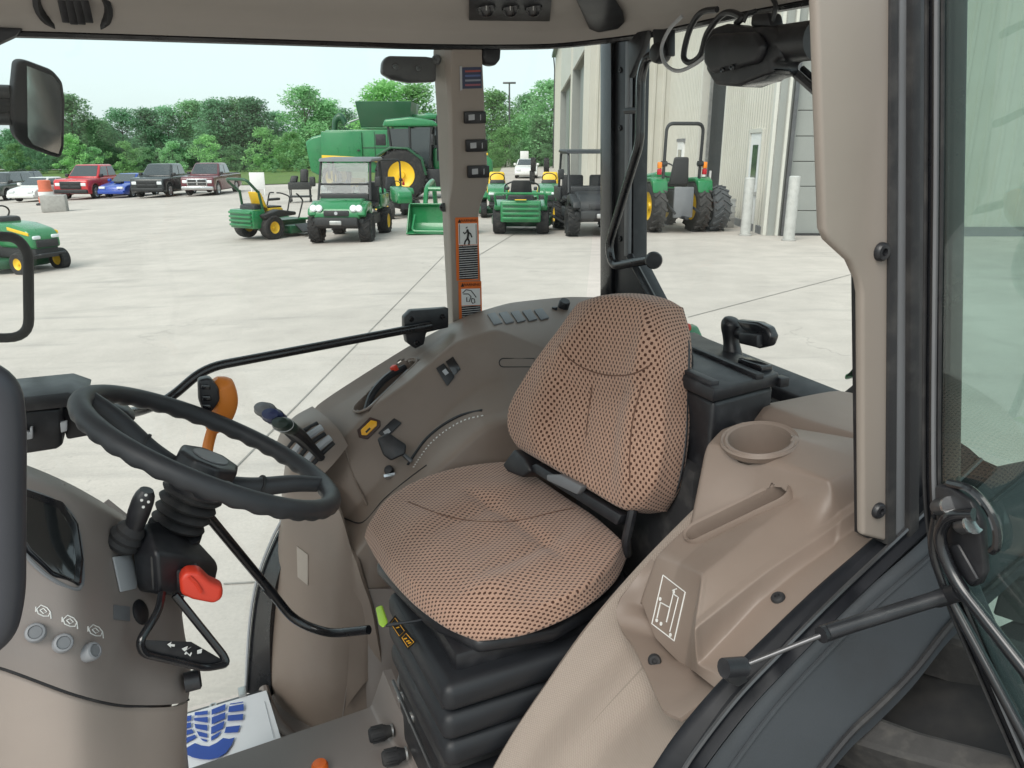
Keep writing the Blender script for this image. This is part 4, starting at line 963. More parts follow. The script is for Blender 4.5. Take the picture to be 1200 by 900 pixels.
# round air vent, switch panel, speaker on the lining
def lining(px, py, off=.0):       # point on the sloping lining near the far side
    d = ray(px, py); best = BV_ROOF.ray_cast(CP, d.normalized()); return best[0] - d.normalized() * off
_bm = patch(g, 5, 8, 0); BV_ROOF = BVHTree.FromBMesh(_bm); _bm.free()
c0 = lining(86, 8, .004); nv = (CP - c0).normalized()
vn = wobj('air_vent', lathe([(.072, -.01), (.075, .004), (.066, .010), (.060, .004), (.058, -.006)], c0, (nv + U * -.9).normalized(), 28, cap=False), BLACK, roof)
wobj('vent_bowl', lathe([(.058, -.004), (.04, -.016), (1e-4, -.018)], c0, (nv + U * -.9).normalized(), 24, cap=False), MIDG, vn)
for k in range(4):
    a, b2 = lining(72 + 9 * k, 0, .012), lining(78 + 9 * k, 30 - abs(k - 1.5) * 2, .022)
    wobj('louvre', obox((a + b2) / 2, (b2 - a) / 2, TF * .008, TR * .003, .002), BLACK, vn)
sp = wobj('switch_panel', bevelled(prism([lining(*p, .003) for p in ((549, -8), (646, -8), (643, 25), (549, 24))], nv * .008), .003), BLACK, roof)
for k, px in enumerate((570, 598, 625)):
    p = lining(px, 8, .012); wobj('dial', lathe([(.024, 0), (.023, .012), (.018, .016), (1e-4, .016)], p, (CP - p).normalized(), 20), GLOSSB, sp)
    wobj('dial_mark', obox(p + (CP - p).normalized() * .0165, TF * .0015, U * .008, (CP - p).normalized() * .001), INKW, sp)
    for dx, dy in ((-12, 10), (12, 10), (0, 15)):
        q = lining(px + dx, 8 + dy * .8, .0115); wobj('panel_symbol', lathe([(.0022, 0), (.0022, .0008)], q, (CP - q).normalized(), 8), LIGHTG, sp)
spk = [lining(*p, .004) for p in ((668, -14), (710, -14), (727, 12), (730, 26), (722, 34), (700, 38), (690, 34))]
wobj('speaker_grille', bevelled(prism(spk, nv * .012), .005), BLACK, roof)
spk2 = [lining(*p, .018) for p in ((678, -10), (706, -10), (719, 12), (721, 23), (702, 27), (694, 22))]
wobj('speaker_mesh', bevelled(prism(spk2, nv * .004), .002), GLOSSB, roof)
# ---- far pillar with switches
def rp(y): return 1.40 + .15 * (y - 34) / 351
def Pp(px, py, off=.004): return Pr(px, py, rp(py) - off)
ys = (30, 44, 54, 67, 133, 200, 218, 240, 262, 300, 392)
lx = (527, 527, 510, 508, 512, 515, 516, 518, 519, 521, 526); fx = (530, 531, 531, 530, 531, 532, 531, 528, 529, 530, 533); rx = (565, 565, 565, 565, 568, 571, 571, 563, 560, 562, 566)
g = [[Pr(rx_ - 6, y, rp(y) + .075) if False else Pr(l, y, rp(y) + .07), Pr(f_ - 2, y, rp(y) + .004), Pr(f_, y, rp(y)), Pr((f_ + x) / 2, y, rp(y)), Pr(x - 1, y, rp(y)), Pr(x, y, rp(y) + .004), Pr(x - 2, y, rp(y) + .07)] for y, l, f_, x in zip(ys, lx, fx, rx)]
bp = wobj('pillar', patch(g, 4, 3, .006), PILLAR, cabt, label='slim tan pillar with rocker switches and warning stickers')
def pl(name, x0, y0, x1, y1, m, par, th=.003, off=.001, bev=0.0, sk=.6):
    return plate(name, [(x0, y0, off), (x1, y0 - sk, off), (x1 + (y1 - y0) * .02, y1 - sk, off), (x0 + (y1 - y0) * .02, y1, off)], Pp, m, par, th, bev=bev)
for x, y in ((543, 130.5), (545, 163.5), (547, 194)):
    sw = pl('rocker_switch', x, y, x + 25, y + 14, BLACK, bp, .010, .001, .002)
    pl('symbol', x + 6, y + 4, x + 13, y + 10.5, LIGHTG, sw, .001, .0115); pl('symbol_line', x + 19.5, y + 4, x + 20.5, y + 10.5, LIGHTG, sw, .001, .0115)
lb = pl('data_label', 541, 79, 564, 104, mat('navy_print', (.02, .03, .08), .4), bp, .001)
for k, c_ in enumerate(((.35, .07, .06), (.08, .12, .28), (.25, .28, .34), (.3, .09, .12))):
    pl('label_band', 545, 82.5 + k * 5.4, 563, 84.7 + k * 5.4, mat('label_band_%d' % k, c_, .5), lb, .0008, .0022)
pl('label_edge', 538.5, 78, 541, 106, LIGHTG, lb, .002)
def text_mat():
    m = bpy.data.materials.new('warning_small_print'); t, b = nodes_of(m); N = t.nodes.new; K = t.links.new
    tcn = N('ShaderNodeTexCoord'); sx = N('ShaderNodeSeparateXYZ'); K(tcn.outputs['Object'], sx.inputs[0])
    sn = N('ShaderNodeMath'); sn.operation = 'SINE'; ml = N('ShaderNodeMath'); ml.operation = 'MULTIPLY'; ml.inputs[1].default_value = 900; K(sx.outputs[2], ml.inputs[0]); K(ml.outputs[0], sn.inputs[0])
    n = N('ShaderNodeTexNoise'); n.inputs['Scale'].default_value = 260; K(tcn.outputs['Object'], n.inputs['Vector'])
    a = N('ShaderNodeMath'); a.operation = 'MULTIPLY'; K(sn.outputs[0], a.inputs[0]); K(n.outputs[0], a.inputs[1])
    gt = N('ShaderNodeMath'); gt.operation = 'GREATER_THAN'; gt.inputs[1].default_value = .28; K(a.outputs[0], gt.inputs[0])
    mx_ = N('ShaderNodeMix'); mx_.data_type = 'RGBA'; mx_.inputs[6].default_value = (.012, .012, .013, 1); mx_.inputs[7].default_value = (.55, .55, .55, 1)
    K(gt.outputs[0], mx_.inputs[0]); K(mx_.outputs[2], b.inputs['Base Color']); b.inputs['Roughness'].default_value = .5; return m
SMALLP = text_mat(); STK = mat('warning_orange', (.72, .16, .03), .45, var=.03); INK = mat('black_ink', (.012, .012, .013), .6)
def lettering(txt, px, py, hpx, m, par, off, fn=Pp):
    o_ = fn(px, py, off); ex = (fn(px + 10, py - .3, off) - o_); ey = (fn(px, py - 10, off) - o_); sc_ = ex.length / 10
    return wobj('lettering', moved(text_bm(txt, hpx * sc_ * 1.0), frame_of(ex, ey, o_)), m, par, smooth=False)
for y0, y1, yw0, yw1, yb, x0 in ((255, 329, 262, 287, 328, 533.5), (330, 379, 338.5, 358, 378, 537)):
    st = pl('warning_sticker', x0, y0, x0 + 27, y1, STK, bp, .0008)
    pl('sticker_picture', x0 + 3.5, yw0, x0 + 25.5, yw1, WHITE, st, .0005, .0022); pl('sticker_text', x0 + 4, yw1 + .6, x0 + 26, yb - .6, SMALLP, st, .0005, .0022)
    lettering('WARNING', x0 + 15.5, y0 + 3.7, 4.4, INK, st, .0026)
    plate('warning_triangle', [(x0 + 3, y0 + 6, .0022), (x0 + 5, y0 + 1.6, .0022), (x0 + 7, y0 + 6, .0022)], Pp, INK, st, .0005)
    if y0 < 300:     # a person caught beside a machine, drawn as a small pictogram
        cx, cy = x0 + 14, yw0 + 6
        bmf = [tube([Pp(cx + a, cy + b_, .0034) for a, b_ in pth], w_, 6) for pth, w_ in (([(0, 1), (1.4, 5), (.5, 11)], .0034), ([(.5, 11), (-2.4, 15), (-3.2, 18.5)], .0026), ([(.5, 11), (2.5, 15), (2, 18.5)], .0026), ([(0, 3), (4, 6), (5.5, 10)], .002), ([(0, 3), (-3, 6), (-4.5, 4)], .002), ([(-1, -1.6), (-.7, -1.2)], .0035))]
        f_ = wobj('pictogram', join(*bmf), INK, st); f_['kind'] = 'stuff'
        for dx in (4.5, 24): pl('picture_line', x0 + dx, yw0 + 1, x0 + dx + .6, yw1 - 1, INK, st, .0004, .003)
    else:
        cx, cy = x0 + 12, yw0 + 9
        bmf = [tube([Pp(cx + a, cy + b_, .0034) for a, b_ in pth], .0014, 6) for pth in ([(-7, -4), (-3, -8), (3, -7), (7, -2), (9, 1)], [(-6, -3), (0, -3), (3, 0), (1, 6), (-2, 6), (-2, 1)], [(4, 2), (7, 3), (7.5, 7), (5, 8), (3.5, 6), (4, 2)])]
        f_ = wobj('pictogram', join(*bmf), INK, st); f_['kind'] = 'stuff'
for x, y in ((511.5, 70), (520, 243)): bolt(bp, Pr(x, y, rp(y) + .045), (-TR + TF * .7), .013)
# ---- near pillar beside the open door
npx = [(956, -45), (1052, -45), (1049, 300), (1044, 636), (1012, 628), (1011, 345), (1008, 328), (998, 306), (972, 282), (966, 268)]
np_ = wobj('pillar', bevelled(prism([Pr(x, y, 0.0) for x, y in npx], (0, 0, 0), TR * .014), .005, 3), PILLAR, cabt, label='wide tan pillar plate right beside the open door')
for x, y in ((1032.5, 295), (1029, 598)): bolt(np_, Pr(x, y, -.001), NL, .0115)
# black seals and door post beside it
for nm, x0, x1, xb0, xb1, r0, th, m in (('door_seal', 1045, 1055, 1040, 1051, -.004, .03, RUBBER), ('post_face', 1055, 1070, 1050, 1066, .0, .03, MIDG), ('door_seal', 1070, 1081, 1066, 1078, -.008, .03, RUBBER)):
    wobj(nm, bevelled(prism([Pr(x0, -45, r0), Pr(x1, -45, r0), Pr(xb1, 640, r0), Pr(xb0, 640, r0)], (0, 0, 0), TR * th), .003), m, cabt)
wobj('post_core', prism([Pr(x, y, .022) for x, y in ((1036, -45), (1100, -45), (1092, 640), (1034, 640))], (0, 0, 0), TR * .05), BLACK, cabt)
# ---- corner post behind the seat
cpz = wobj('corner_post', bevelled(prism([Pf(703, 40, -.40), Pf(716, 40, -.40), Pf(716, 356, -.40), Pf(703, 356, -.40)], (0, 0, 0), TF * -.07), .004), MIDG if False else GLOSSB, cabt)
wobj('corner_post', bevelled(prism([Pf(716, 38, -.415), Pf(745, 36, -.415), Pf(742, 200, -.415), Pf(742, 305, -.415), Pf(769, 358, -.415), Pf(716, 358, -.415)], (0, 0, 0), TF * -.05), .004), BLACK, cabt)
wobj('post_rib', bevelled(prism([Pf(737, 45, -.41), Pf(742, 45, -.41), Pf(740, 300, -.41), Pf(735, 300, -.41)], (0, 0, 0), TF * .012), .002), MIDG, cpz)
for y in (82, 150, 280): bolt(cpz, Pf(727, y, -.414), TF, .008)
wobj('brace', tube([Pf(738, 300, -.40), Pf(768, 356, -.40)], .012, 8), BLACK, cpz)
wobj('top_bracket', bevelled(prism([Pf(742, 40, -.405), Pf(766, 36, -.405), Pf(760, 55, -.405), Pf(744, 92, -.405)], TF * .02), .003), BLACK, cpz)
# front posts and windscreen, beyond the left edge of the picture
for r_, rb in ((1.42, 1.30), (.0, .05)): wobj('corner_post', bevelled(obox((W(1.78, r_, .27) + W(1.78, rb, -1.45)) / 2, TF * .035, TR * .03, (W(1.78, r_, .27) - W(1.78, rb, -1.45)) / 2), .008), GLOSSB, cabt)
wobj('windscreen', patch([[W(1.80, r_, .24) for r_ in (1.40, .7, .02)], [W(1.86, r_, -.3) for r_ in (1.42, .7, .0)], [W(1.80, r_, -.85) for r_ in (1.36, .7, .04)]], 3, 3, .005), GLASS, cabt)
# rear sill, bulkhead
wobj('rear_sill', bevelled(prism([W(-.40, .34, -.542), W(-.40, 1.45, -.50), W(-.48, 1.45, -.48), W(-.48, .34, -.522)], (0, 0, -.05)), .006), BLACK, cabt)
wobj('bulkhead', prism([W(-.38, .36, -.57), W(-.38, 1.45, -.52), W(-.30, 1.4, -1.5), W(-.30, .36, -1.5)], TF * -.02), RUBBER, cabt)
wobj('floor_pan', prism([W(-.35, .06, -1.47), W(-.35, 1.3, -1.47), W(1.7, 1.25, -1.47), W(1.7, .06, -1.47)], (0, 0, -.03)), TAUPE, cabt)
# ---- window panes
def pane(name, g, th=.005): return wobj(name, patch(g, 3, 3, th), GLASS, cabt, smooth=True)
pane('window_pane', [[W(f, 1.415, .25) for f in (1.75, 1.0, .10)], [W(f, 1.50, -.1) for f in (1.75, 1.0, .05)], [W(f, 1.575, -.55) for f in (1.75, 1.0, .0)], [W(f, 1.42, -1.05) for f in (1.75, 1.2, .45)], [W(f, 1.27, -1.44) for f in (1.75, 1.2, .6)]])
pane('window_pane', [[W(f, 1.43, .28) for f in (.09, -.15, -.43)], [W(f, 1.50, -.1) for f in (.05, -.15, -.44)], [W(f, 1.57, -.50) for f in (0, -.2, -.45)]])
pane('window_pane', [[W(-.435, r, .29) for r in (1.40, .7, .02)], [W(-.45, r, -.1) for r in (1.42, .7, .01)], [W(-.455, r, -.53) for r in (1.45, .7, .0)]])
# ---- lower door edge on the far side: black strip and threshold
sd_ = wobj('door_frame', patch(rows([[(345, 590, 1.31), (352, 600, 1.26)], [(322, 630, 1.31), (336, 645, 1.25)], [(303, 680, 1.30), (322, 690, 1.24)], [(294, 735, 1.29), (316, 740, 1.23)], [(289, 812, 1.27), (318, 816, 1.22)]]), 5, 3, .03), GLOSSB, cabt)
wobj('frame_edge', tube(spline([Pr(*p) for p in ((343, 589, 1.305), (320, 629, 1.305), (301, 680, 1.295), (292, 735, 1.285), (287.5, 812, 1.265))], 6), .004, 6), LIGHTG, sd_)
th_ = wobj('threshold', bevelled(prism([Pz(205, 838, -1.40), Pz(312, 806, -1.40), Pz(318, 818, -1.40), Pz(205, 852, -1.40)], (0, 0, -.04)), .004), STEELD, cabt)
bolt(th_, Pz(250, 828, -1.398), U, .011, ZINC)
wobj('latch', bevelled(prism([Pz(279, 813, -1.395), Pz(289, 810, -1.395), Pz(290, 820, -1.395), Pz(281, 823, -1.395)], (0, 0, .02)), .003), ZINC, th_)
# far front corner: dark bracket at the top left
wobj('corner_bracket', bevelled(prism([Pr(-30, 30, 1.39), Pr(27, 33, 1.39), Pr(18, 42, 1.39), Pr(-30, 64, 1.39)], TR * .03), .004), BLACK, cabt)
# ---- near fender: sill strips, grey fender
IN_ = ((1120, 520), (1080, 568), (1034, 620), (960, 685), (900, 742), (840, 802), (790, 862), (752, 920)); M1 = ((1150, 538), (1100, 585), (1046, 636), (975, 703), (915, 764), (862, 820), (812, 885), (788, 925)); M2 = ((1172, 548), (1120, 596), (1068, 645), (998, 706), (938, 766), (884, 826), (834, 890), (812, 925))
F1 = ((1210, 540), (1140, 596), (1082, 648), (1015, 705), (955, 765), (900, 826), (852, 890), (830, 925)); F2 = ((1260, 600), (1175, 676), (1118, 728), (1072, 785), (1030, 828), (998, 858), (962, 902), (944, 930))
def arc(px, r): return [Pr(x, y, r) for x, y in px]
wobj('door_sill', patch([[p_ + TR * .03 - U * .14 for p_ in arc(IN_, .035)], arc(IN_, .035), arc(M1, .004), arc(M1, -.002), arc(M2, -.004)], 4, 5, .02), SILLM, cabt)
wobj('sill_edge', tube(spline(arc(M1, -.003), 6), .0035, 6), STEELD, cabt)
wobj('fender', patch([arc(M2, -.012), arc(F1, -.02), [p.lerp(q, .06) for p, q in zip(arc(F1, -.02), arc(F2, -.07))], arc(F2, -.07), [p + U * -.03 for p in arc(F2, -.074)]], 5, 6, .008), GREYF, cabt)
wobj('fender_lip', tube(spline(arc(F2, -.072), 6), .005, 7), RUBBER, cabt)
wobj('fender_ridge', tube(spline([p.lerp(q, .10) for p, q in zip(arc(F1, -.021), arc(F2, -.071))], 6), .0035, 6), GREYF, cabt)
# ---- the near fender's textured cover inside
def weave_mat():
    m = bpy.data.materials.new('woven_cover'); t, b = nodes_of(m); N = t.nodes.new; K = t.links.new
    tcn = N('ShaderNodeTexCoord'); sx = N('ShaderNodeSeparateXYZ'); K(tcn.outputs['UV'], sx.inputs[0])
    def s(o, f):
        a = N('ShaderNodeMath'); a.operation = 'MULTIPLY'; a.inputs[1].default_value = f; K(o, a.inputs[0]); q = N('ShaderNodeMath'); q.operation = 'SINE'; K(a.outputs[0], q.inputs[0]); return q.outputs[0]
    mu = N('ShaderNodeMath'); mu.operation = 'MULTIPLY'; K(s(sx.outputs[0], 1300), mu.inputs[0]); K(s(sx.outputs[1], 1300), mu.inputs[1])
    r = N('ShaderNodeMapRange'); r.inputs[1].default_value = -1; r.inputs[2].default_value = 1; r.inputs[3].default_value = .86; r.inputs[4].default_value = 1.14; K(mu.outputs[0], r.inputs[0])
    sc_ = N('ShaderNodeVectorMath'); sc_.operation = 'SCALE'; sc_.inputs[0].default_value = (.33, .275, .235); K(r.outputs[0], sc_.inputs['Scale']); K(sc_.outputs[0], b.inputs['Base Color'])
    bp_ = N('ShaderNodeBump'); bp_.inputs['Strength'].default_value = .5; bp_.inputs['Distance'].default_value = .001; K(mu.outputs[0], bp_.inputs['Height']); K(bp_.outputs[0], b.inputs['Normal']); b.inputs['Roughness'].default_value = .8; return m
def edge_pts(lst, r): return [Pr(x, y, r) for x, y in lst]
a0 = edge_pts(((850, 560), (760, 650), (690, 730), (640, 800), (600, 860), (572, 910), (555, 950)), .38)
a1 = [p + U * .0 for p in edge_pts(((880, 590), (790, 690), (720, 760), (672, 815), (632, 868), (605, 915), (590, 950)), .33)]
a2 = edge_pts(((920, 640), (850, 720), (795, 790), (752, 835), (712, 880), (690, 915), (675, 950)), .205)
a3 = edge_pts(((960, 690), (905, 745), (856, 803), (815, 850), (784, 890), (766, 918), (752, 950)), .065)
am = [p + (q - p) * .5 + (U + TF) * .004 for p, q in zip(a1, a2)]
a00 = [p + TR * .03 - U * .12 - TF * .10 for p in a0]
cv = wobj('fender_cover', patch([a00, a0, a1, am, a2, a3], 5, 6, .01, uvs=True), weave_mat(), cabt)
wobj('cover_seam', tube(spline([p + (U * .7 + NL * .5 + TF * .3).normalized() * .0035 for p in [p.lerp(q, .55) for p, q in zip(a1, a2)]], 5), .0024, 5), mat('cover_seam', (.24, .20, .17), .8), cv)
# ---- floor riser with knobs in the foreground
fc = wobj('floor_riser', patch([[Pz(150, 925, -1.30), Pz(230, 898, -1.30), Pz(330, 864, -1.30), Pz(433, 829, -1.30), Pz(436, 824, -1.29), Pz(449, 786, -1.16)],
    [Pz(200, 960, -1.30), Pz(310, 920, -1.30), Pz(390, 895, -1.30), Pz(450, 862, -1.30), Pz(455, 856, -1.285), Pz(472, 838, -1.19)],
    [Pz(260, 1000, -1.30), Pz(370, 970, -1.30), Pz(420, 940, -1.30), Pz(485, 905, -1.30), Pz(490, 900, -1.28), Pz(512, 884, -1.20)],
    [Pz(300, 1060, -1.30), Pz(420, 1020, -1.30), Pz(470, 990, -1.30), Pz(510, 950, -1.30), Pz(515, 940, -1.28), Pz(530, 905, -1.21)]], 5, 5, .02), TAUPE, cabt)
for x, y in ((447, 859), (463, 886)):
    p = Pz(x, y, -1.262); ax = (W(0, 0, 0) - W(.35, -.1, .05)).normalized() if False else (TF * -.1 + TR * -.9 - U * .05).normalized(); ax = (Pz(x + 20, y - 5, -1.262) - p).normalized()
    kb = wobj('knob', lathe([(.013, -.028), (.0165, -.024), (.017, .008), (.014, .014), (.012, .022)], p, ax, 14), RUBBER, cabt)
    for k in range(8):
        a = k * math.pi / 4; e1 = ax.orthogonal().normalized(); e2 = ax.cross(e1); d = e1 * math.cos(a) + e2 * math.sin(a)
        wobj('knob_rib', obox(p + d * .017 - ax * .008, ax * .014, d * .0018, ax.cross(d) * .003, .001), RUBBER, kb)
    wobj('collar', lathe([(.015, .022), (.015, .026)], p, ax, 12), ZINC, kb)
wobj('release_button', lathe([(.018, -.01), (.018, .008), (.014, .014), (1e-4, .016)], Pz(375, 900, -1.285), U, 18), RED if False else mat('bright_orange', (.85, .16, .02), .4), cabt)

# ---- near console with cup holder
nc = thing('cup_holder_console', 'tan moulded console with cup holder and long slot beside the near pillar', 'console', Pr(800, 800, .1))
DKB = mat('dark_tan_plastic', (.10, .08, .068), .6, var=.08)
cc = [
 [(752, 706, .308), (768, 747, .245), (801, 781, .165), (806, 783, .152), (810, 785, .14), (815, 788, .11), (838, 806, .04)],
 [(770, 654, .31), (795, 664, .25), (821, 677, .16), (815, 726, .115), (814, 740, .10), (818, 778, .095), (850, 795, .035)],
 [(776, 646, .312), (801, 656, .253), (829, 668, .163), (824, 718, .115), (823, 731, .10), (826, 771, .094), (858, 787, .035)],
 [(792, 630, .32), (822, 638, .262), (854, 648, .172), (855, 692, .117), (857, 704, .102), (850, 747, .09), (880, 765, .035)],
 [(812, 611, .325), (850, 613, .268), (888, 619, .18), (897, 659, .12), (901, 669, .105), (890, 706, .09), (915, 730, .035)],
 [(820, 578, .335), (880, 582, .26), (935, 586, .18), (945, 627, .12), (948, 638, .105), (935, 670, .09), (960, 690, .035)],
 [(830, 528, .362), (888, 545, .268), (968, 565, .148), (976, 606, .12), (979, 616, .105), (977, 640, .09), (992, 661, .035)],
 [(833, 519, .368), (891, 533, .275), (976, 560, .147), (985, 598, .12), (987, 609, .105), (985, 632, .09), (1000, 653, .035)],
 [(848, 503, .40), (905, 505, .31), (1012, 540, .15), (1018, 575, .12), (1020, 587, .105), (1020, 608, .09), (1030, 626, .035)],
 [(870, 495, .43), (930, 502, .33), (1040, 522, .155), (1046, 555, .12), (1048, 566, .105), (1050, 585, .09), (1058, 600, .035)]]
g = [[r_[0] + TR * .03 - U * .22, r_[0] + TR * .012 - U * .03] + r_ for r_ in rows(cc)]
cupc = Pr(890, 514, .30); 
bmc = patch(g, 7, 7, 0, ten=.22); bmc.normal_update(); BV_C = BVHTree.FromBMesh(bmc); bmc.free()
def onc(px, py, off=0.0):
    d = ray(px, py).normalized(); h = BV_C.ray_cast(CP, d)
    return (h[0] if h[0] is not None else BV_C.find_nearest(Pr(px, py, .1))[0]) - d * off
def onc_n(px, py):
    h = BV_C.ray_cast(CP, ray(px, py).normalized())
    if h[0] is None: h = BV_C.find_nearest(Pr(px, py, .1))
    n = h[1]; return n if n.dot(CP - h[0]) > 0 else -n
cupc = onc(890, 515); cup_ax = U.lerp(onc_n(893, 524), .5).normalized()
e1 = (onc(932, 518) - onc(848, 512)); cupR = e1.length * .47
def in_cup(p):
    v = p - cupc; h = v.dot(cup_ax); return (v - cup_ax * h).length < cupR * .90 and abs(h) < .022
s0, s1 = onc(818, 626), onc(913, 580); sdv = (s1 - s0).normalized(); sn = onc_n(868, 600); sw_ = sdv.cross(sn).normalized(); sw_h = .019
def in_slot(p):
    v = p - s0; a = v.dot(sdv); b_ = v.dot(sw_); L_ = (s1 - s0).length
    return abs(v.dot(sn)) < .06 and ((0 < a < L_ and abs(b_) < sw_h * .93) or (p - s0).length < sw_h * .93 or (p - s1).length < sw_h * .7)
fl = rows([[(763, 655, .335), (770, 660, .318), (792, 690, .30)], [(742, 682, .335), (756, 690, .318), (782, 715, .29)], [(727, 702, .330), (751, 709, .312), (785, 735, .265)], [(722, 720, .318), (757, 725, .285), (795, 755, .235)], [(728, 736, .295), (769, 748, .25), (805, 768, .21)], [(743, 758, .245), (785, 770, .195), (814, 776, .185)], [(760, 795, .165), (800, 786, .145), (822, 780, .15)], [(776, 830, .085), (812, 808, .092), (832, 785, .125)], [(797, 842, .045), (830, 815, .048), (850, 785, .09)]])
wobj('mounting_flange', patch(fl, 6, 6, .006, ten=.35), BEIGE, nc)
bmc = patch(g, 34, 34, .005, ten=.22, drop=lambda p: in_cup(p) or in_slot(p))
cb = wobj('body', bmc, BEIGE, nc)
cr_ = wobj('cup_holder', lathe([(cupR * 1.05, -.012), (cupR * 1.13, -.001), (cupR * 1.09, .003), (cupR * 1.02, .0005), (cupR * .97, .0035), (cupR * .90, .002), (cupR * .86, -.01), (cupR * .74, -.06), (1e-4, -.062)], cupc, cup_ax, 40, cap=False), BEIGE, nc)
def stadium(w_, lift, n=8):
    pts = []
    for k in range(n + 1):
        a = math.pi / 2 + math.pi * k / n; pts.append(s0 + sdv * math.cos(a) * w_ + sw_ * math.sin(a) * w_ + sn * lift)
    for k in range(n + 1):
        a = -math.pi / 2 + math.pi * k / n; pts.append(s1 + sdv * math.cos(a) * w_ + sw_ * math.sin(a) * w_ + sn * lift)
    return pts
st_r = [stadium(sw_h * 1.32, -.012), stadium(sw_h * 1.30, .006), stadium(sw_h * 1.2, .0105), stadium(sw_h * .98, .008), stadium(sw_h * .88, -.004), stadium(sw_h * .8, -.06)]
bm = bmesh.new(); rr = [[bm.verts.new(p) for p in r_] for r_ in st_r]
for A_, B_ in zip(rr, rr[1:]):
    for k in range(len(A_)): bm.faces.new([A_[k], A_[(k + 1) % len(A_)], B_[(k + 1) % len(A_)], B_[k]])
bm.faces.new(rr[-1]); bmesh.ops.recalc_face_normals(bm, faces=bm.faces)
wobj('storage_slot', bm, BEIGE, nc)
# the raised deck at the back of the console
dk = [onc(893, 489), onc(1000, 522)]
deck = [rows_ for rows_ in rows([[(870, 478, .50), (915, 470, .47), (981, 458, .44), (1045, 470, .36)], [(890, 480, .46), (905, 477, .43), (955, 493, .33), (1040, 518, .18)], [(884, 492, .45), (893, 490, .43), (949, 506, .32), (1040, 529, .172)], [(884, 502, .45), (894, 500, .425), (950, 515, .312), (1040, 538, .168)]])]
wobj('deck', patch(deck, 6, 6, .02, ten=.25), BEIGE, nc)
# moulded ridges on its flank, decal, screws
bolt(nc, onc(912, 701, .001), onc_n(912, 701), .0105, RUBBER); bolt(nc, Pr(767, 774, .193), NL * .8 + U * .4 + TF * .5, .0105, RUBBER)
dec = [(777, 674), (803, 694), (790, 751), (764, 731)]
lines = [dec + [dec[0]], [(770, 724), (774, 706), (785, 712), (781, 729)], [(785, 712), (789, 696), (795, 700), (785, 740)], [(788, 692), (793, 690)]]
for ln in lines:
    pts = []
    for a, b2 in zip(ln, ln[1:]):
        for k in range(4): pts.append((a[0] + (b2[0] - a[0]) * k / 4, a[1] + (b2[1] - a[1]) * k / 4))
    pts.append(ln[-1]); wobj('decal_line', tube([onc(*p, .001) for p in pts], .0011, 5), INKW, cb)
for x, y in ((770, 727), (775, 731), (786, 744), (790, 694), (774, 702)): wobj('decal_dot', lathe([(.0032, 0), (.0032, .0012)], onc(x, y, .0008), onc_n(x, y), 10), INKW, cb)
# ================================================================== FAR CONSOLE
sc_t = thing('side_console', 'long tan side console with levers and switches under the far window', 'console', W(.3, 1.2, -1.45))
cons = [
 [(350, 520, 1.50), (371, 476, 1.48), (427, 438, 1.48), (482, 404, 1.50), (545, 371, 1.53), (598, 355, 1.53), (668, 348, 1.53), (760, 350, 1.53)],
 [(352, 535, 1.46), (378, 488, 1.43), (432, 452, 1.43), (486, 420, 1.44), (543, 379, 1.44), (592, 366, 1.44), (666, 366, 1.44), (762, 372, 1.44)],
 [(375, 560, 1.30), (398, 518, 1.30), (437, 476, 1.30), (481, 444, 1.30), (531, 402, 1.30), (582, 386, 1.30), (640, 408, 1.27), (750, 440, 1.25)],
 [(382, 570, 1.275), (405, 530, 1.275), (442, 490, 1.275), (487, 456, 1.275), (536, 414, 1.275), (582, 398, 1.275), (640, 418, 1.25), (748, 450, 1.23)],
 [(402, 610, 1.19), (425, 585, 1.19), (455, 552, 1.195), (505, 505, 1.20), (548, 462, 1.215), (590, 442, 1.215), (645, 450, 1.20), (745, 480, 1.18)],
 [(410, 640, 1.10), (432, 612, 1.10), (468, 574, 1.10), (518, 528, 1.10), (562, 489, 1.11), (600, 478, 1.11), (650, 480, 1.10), (745, 510, 1.08)],
 [(412, 660, 1.06), (436, 628, 1.055), (474, 586, 1.055), (524, 545, 1.055), (570, 505, 1.06), (608, 494, 1.06), (655, 498, 1.05), (745, 530, 1.05)],
 [(410, 730, 1.03), (430, 700, 1.02), (470, 660, 1.02), (520, 620, 1.02), (575, 590, 1.02), (620, 570, 1.02), (665, 560, 1.02), (745, 580, 1.02)],
 [(405, 830, 1.02), (428, 800, 1.0), (480, 760, 1.0), (540, 740, 1.0), (600, 700, 1.0), (640, 680, 1.0), (680, 650, 1.0), (745, 650, 1.0)]]
bmc = patch(rows(cons), 7, 7, 0, ten=.24); BV_S = BVHTree.FromBMesh(bmc); bmc.free()
def ons(px, py, off=0.0):
    d = ray(px, py).normalized(); h = BV_S.ray_cast(CP, d)
    return (h[0] if h[0] is not None else BV_S.find_nearest(Pr(px, py, 1.3))[0]) - d * off
def ons_n(px, py):
    h = BV_S.ray_cast(CP, ray(px, py).normalized())
    if h[0] is None: h = BV_S.find_nearest(Pr(px, py, 1.3))
    return h[1] if h[1].dot(CP - h[0]) > 0 else -h[1]
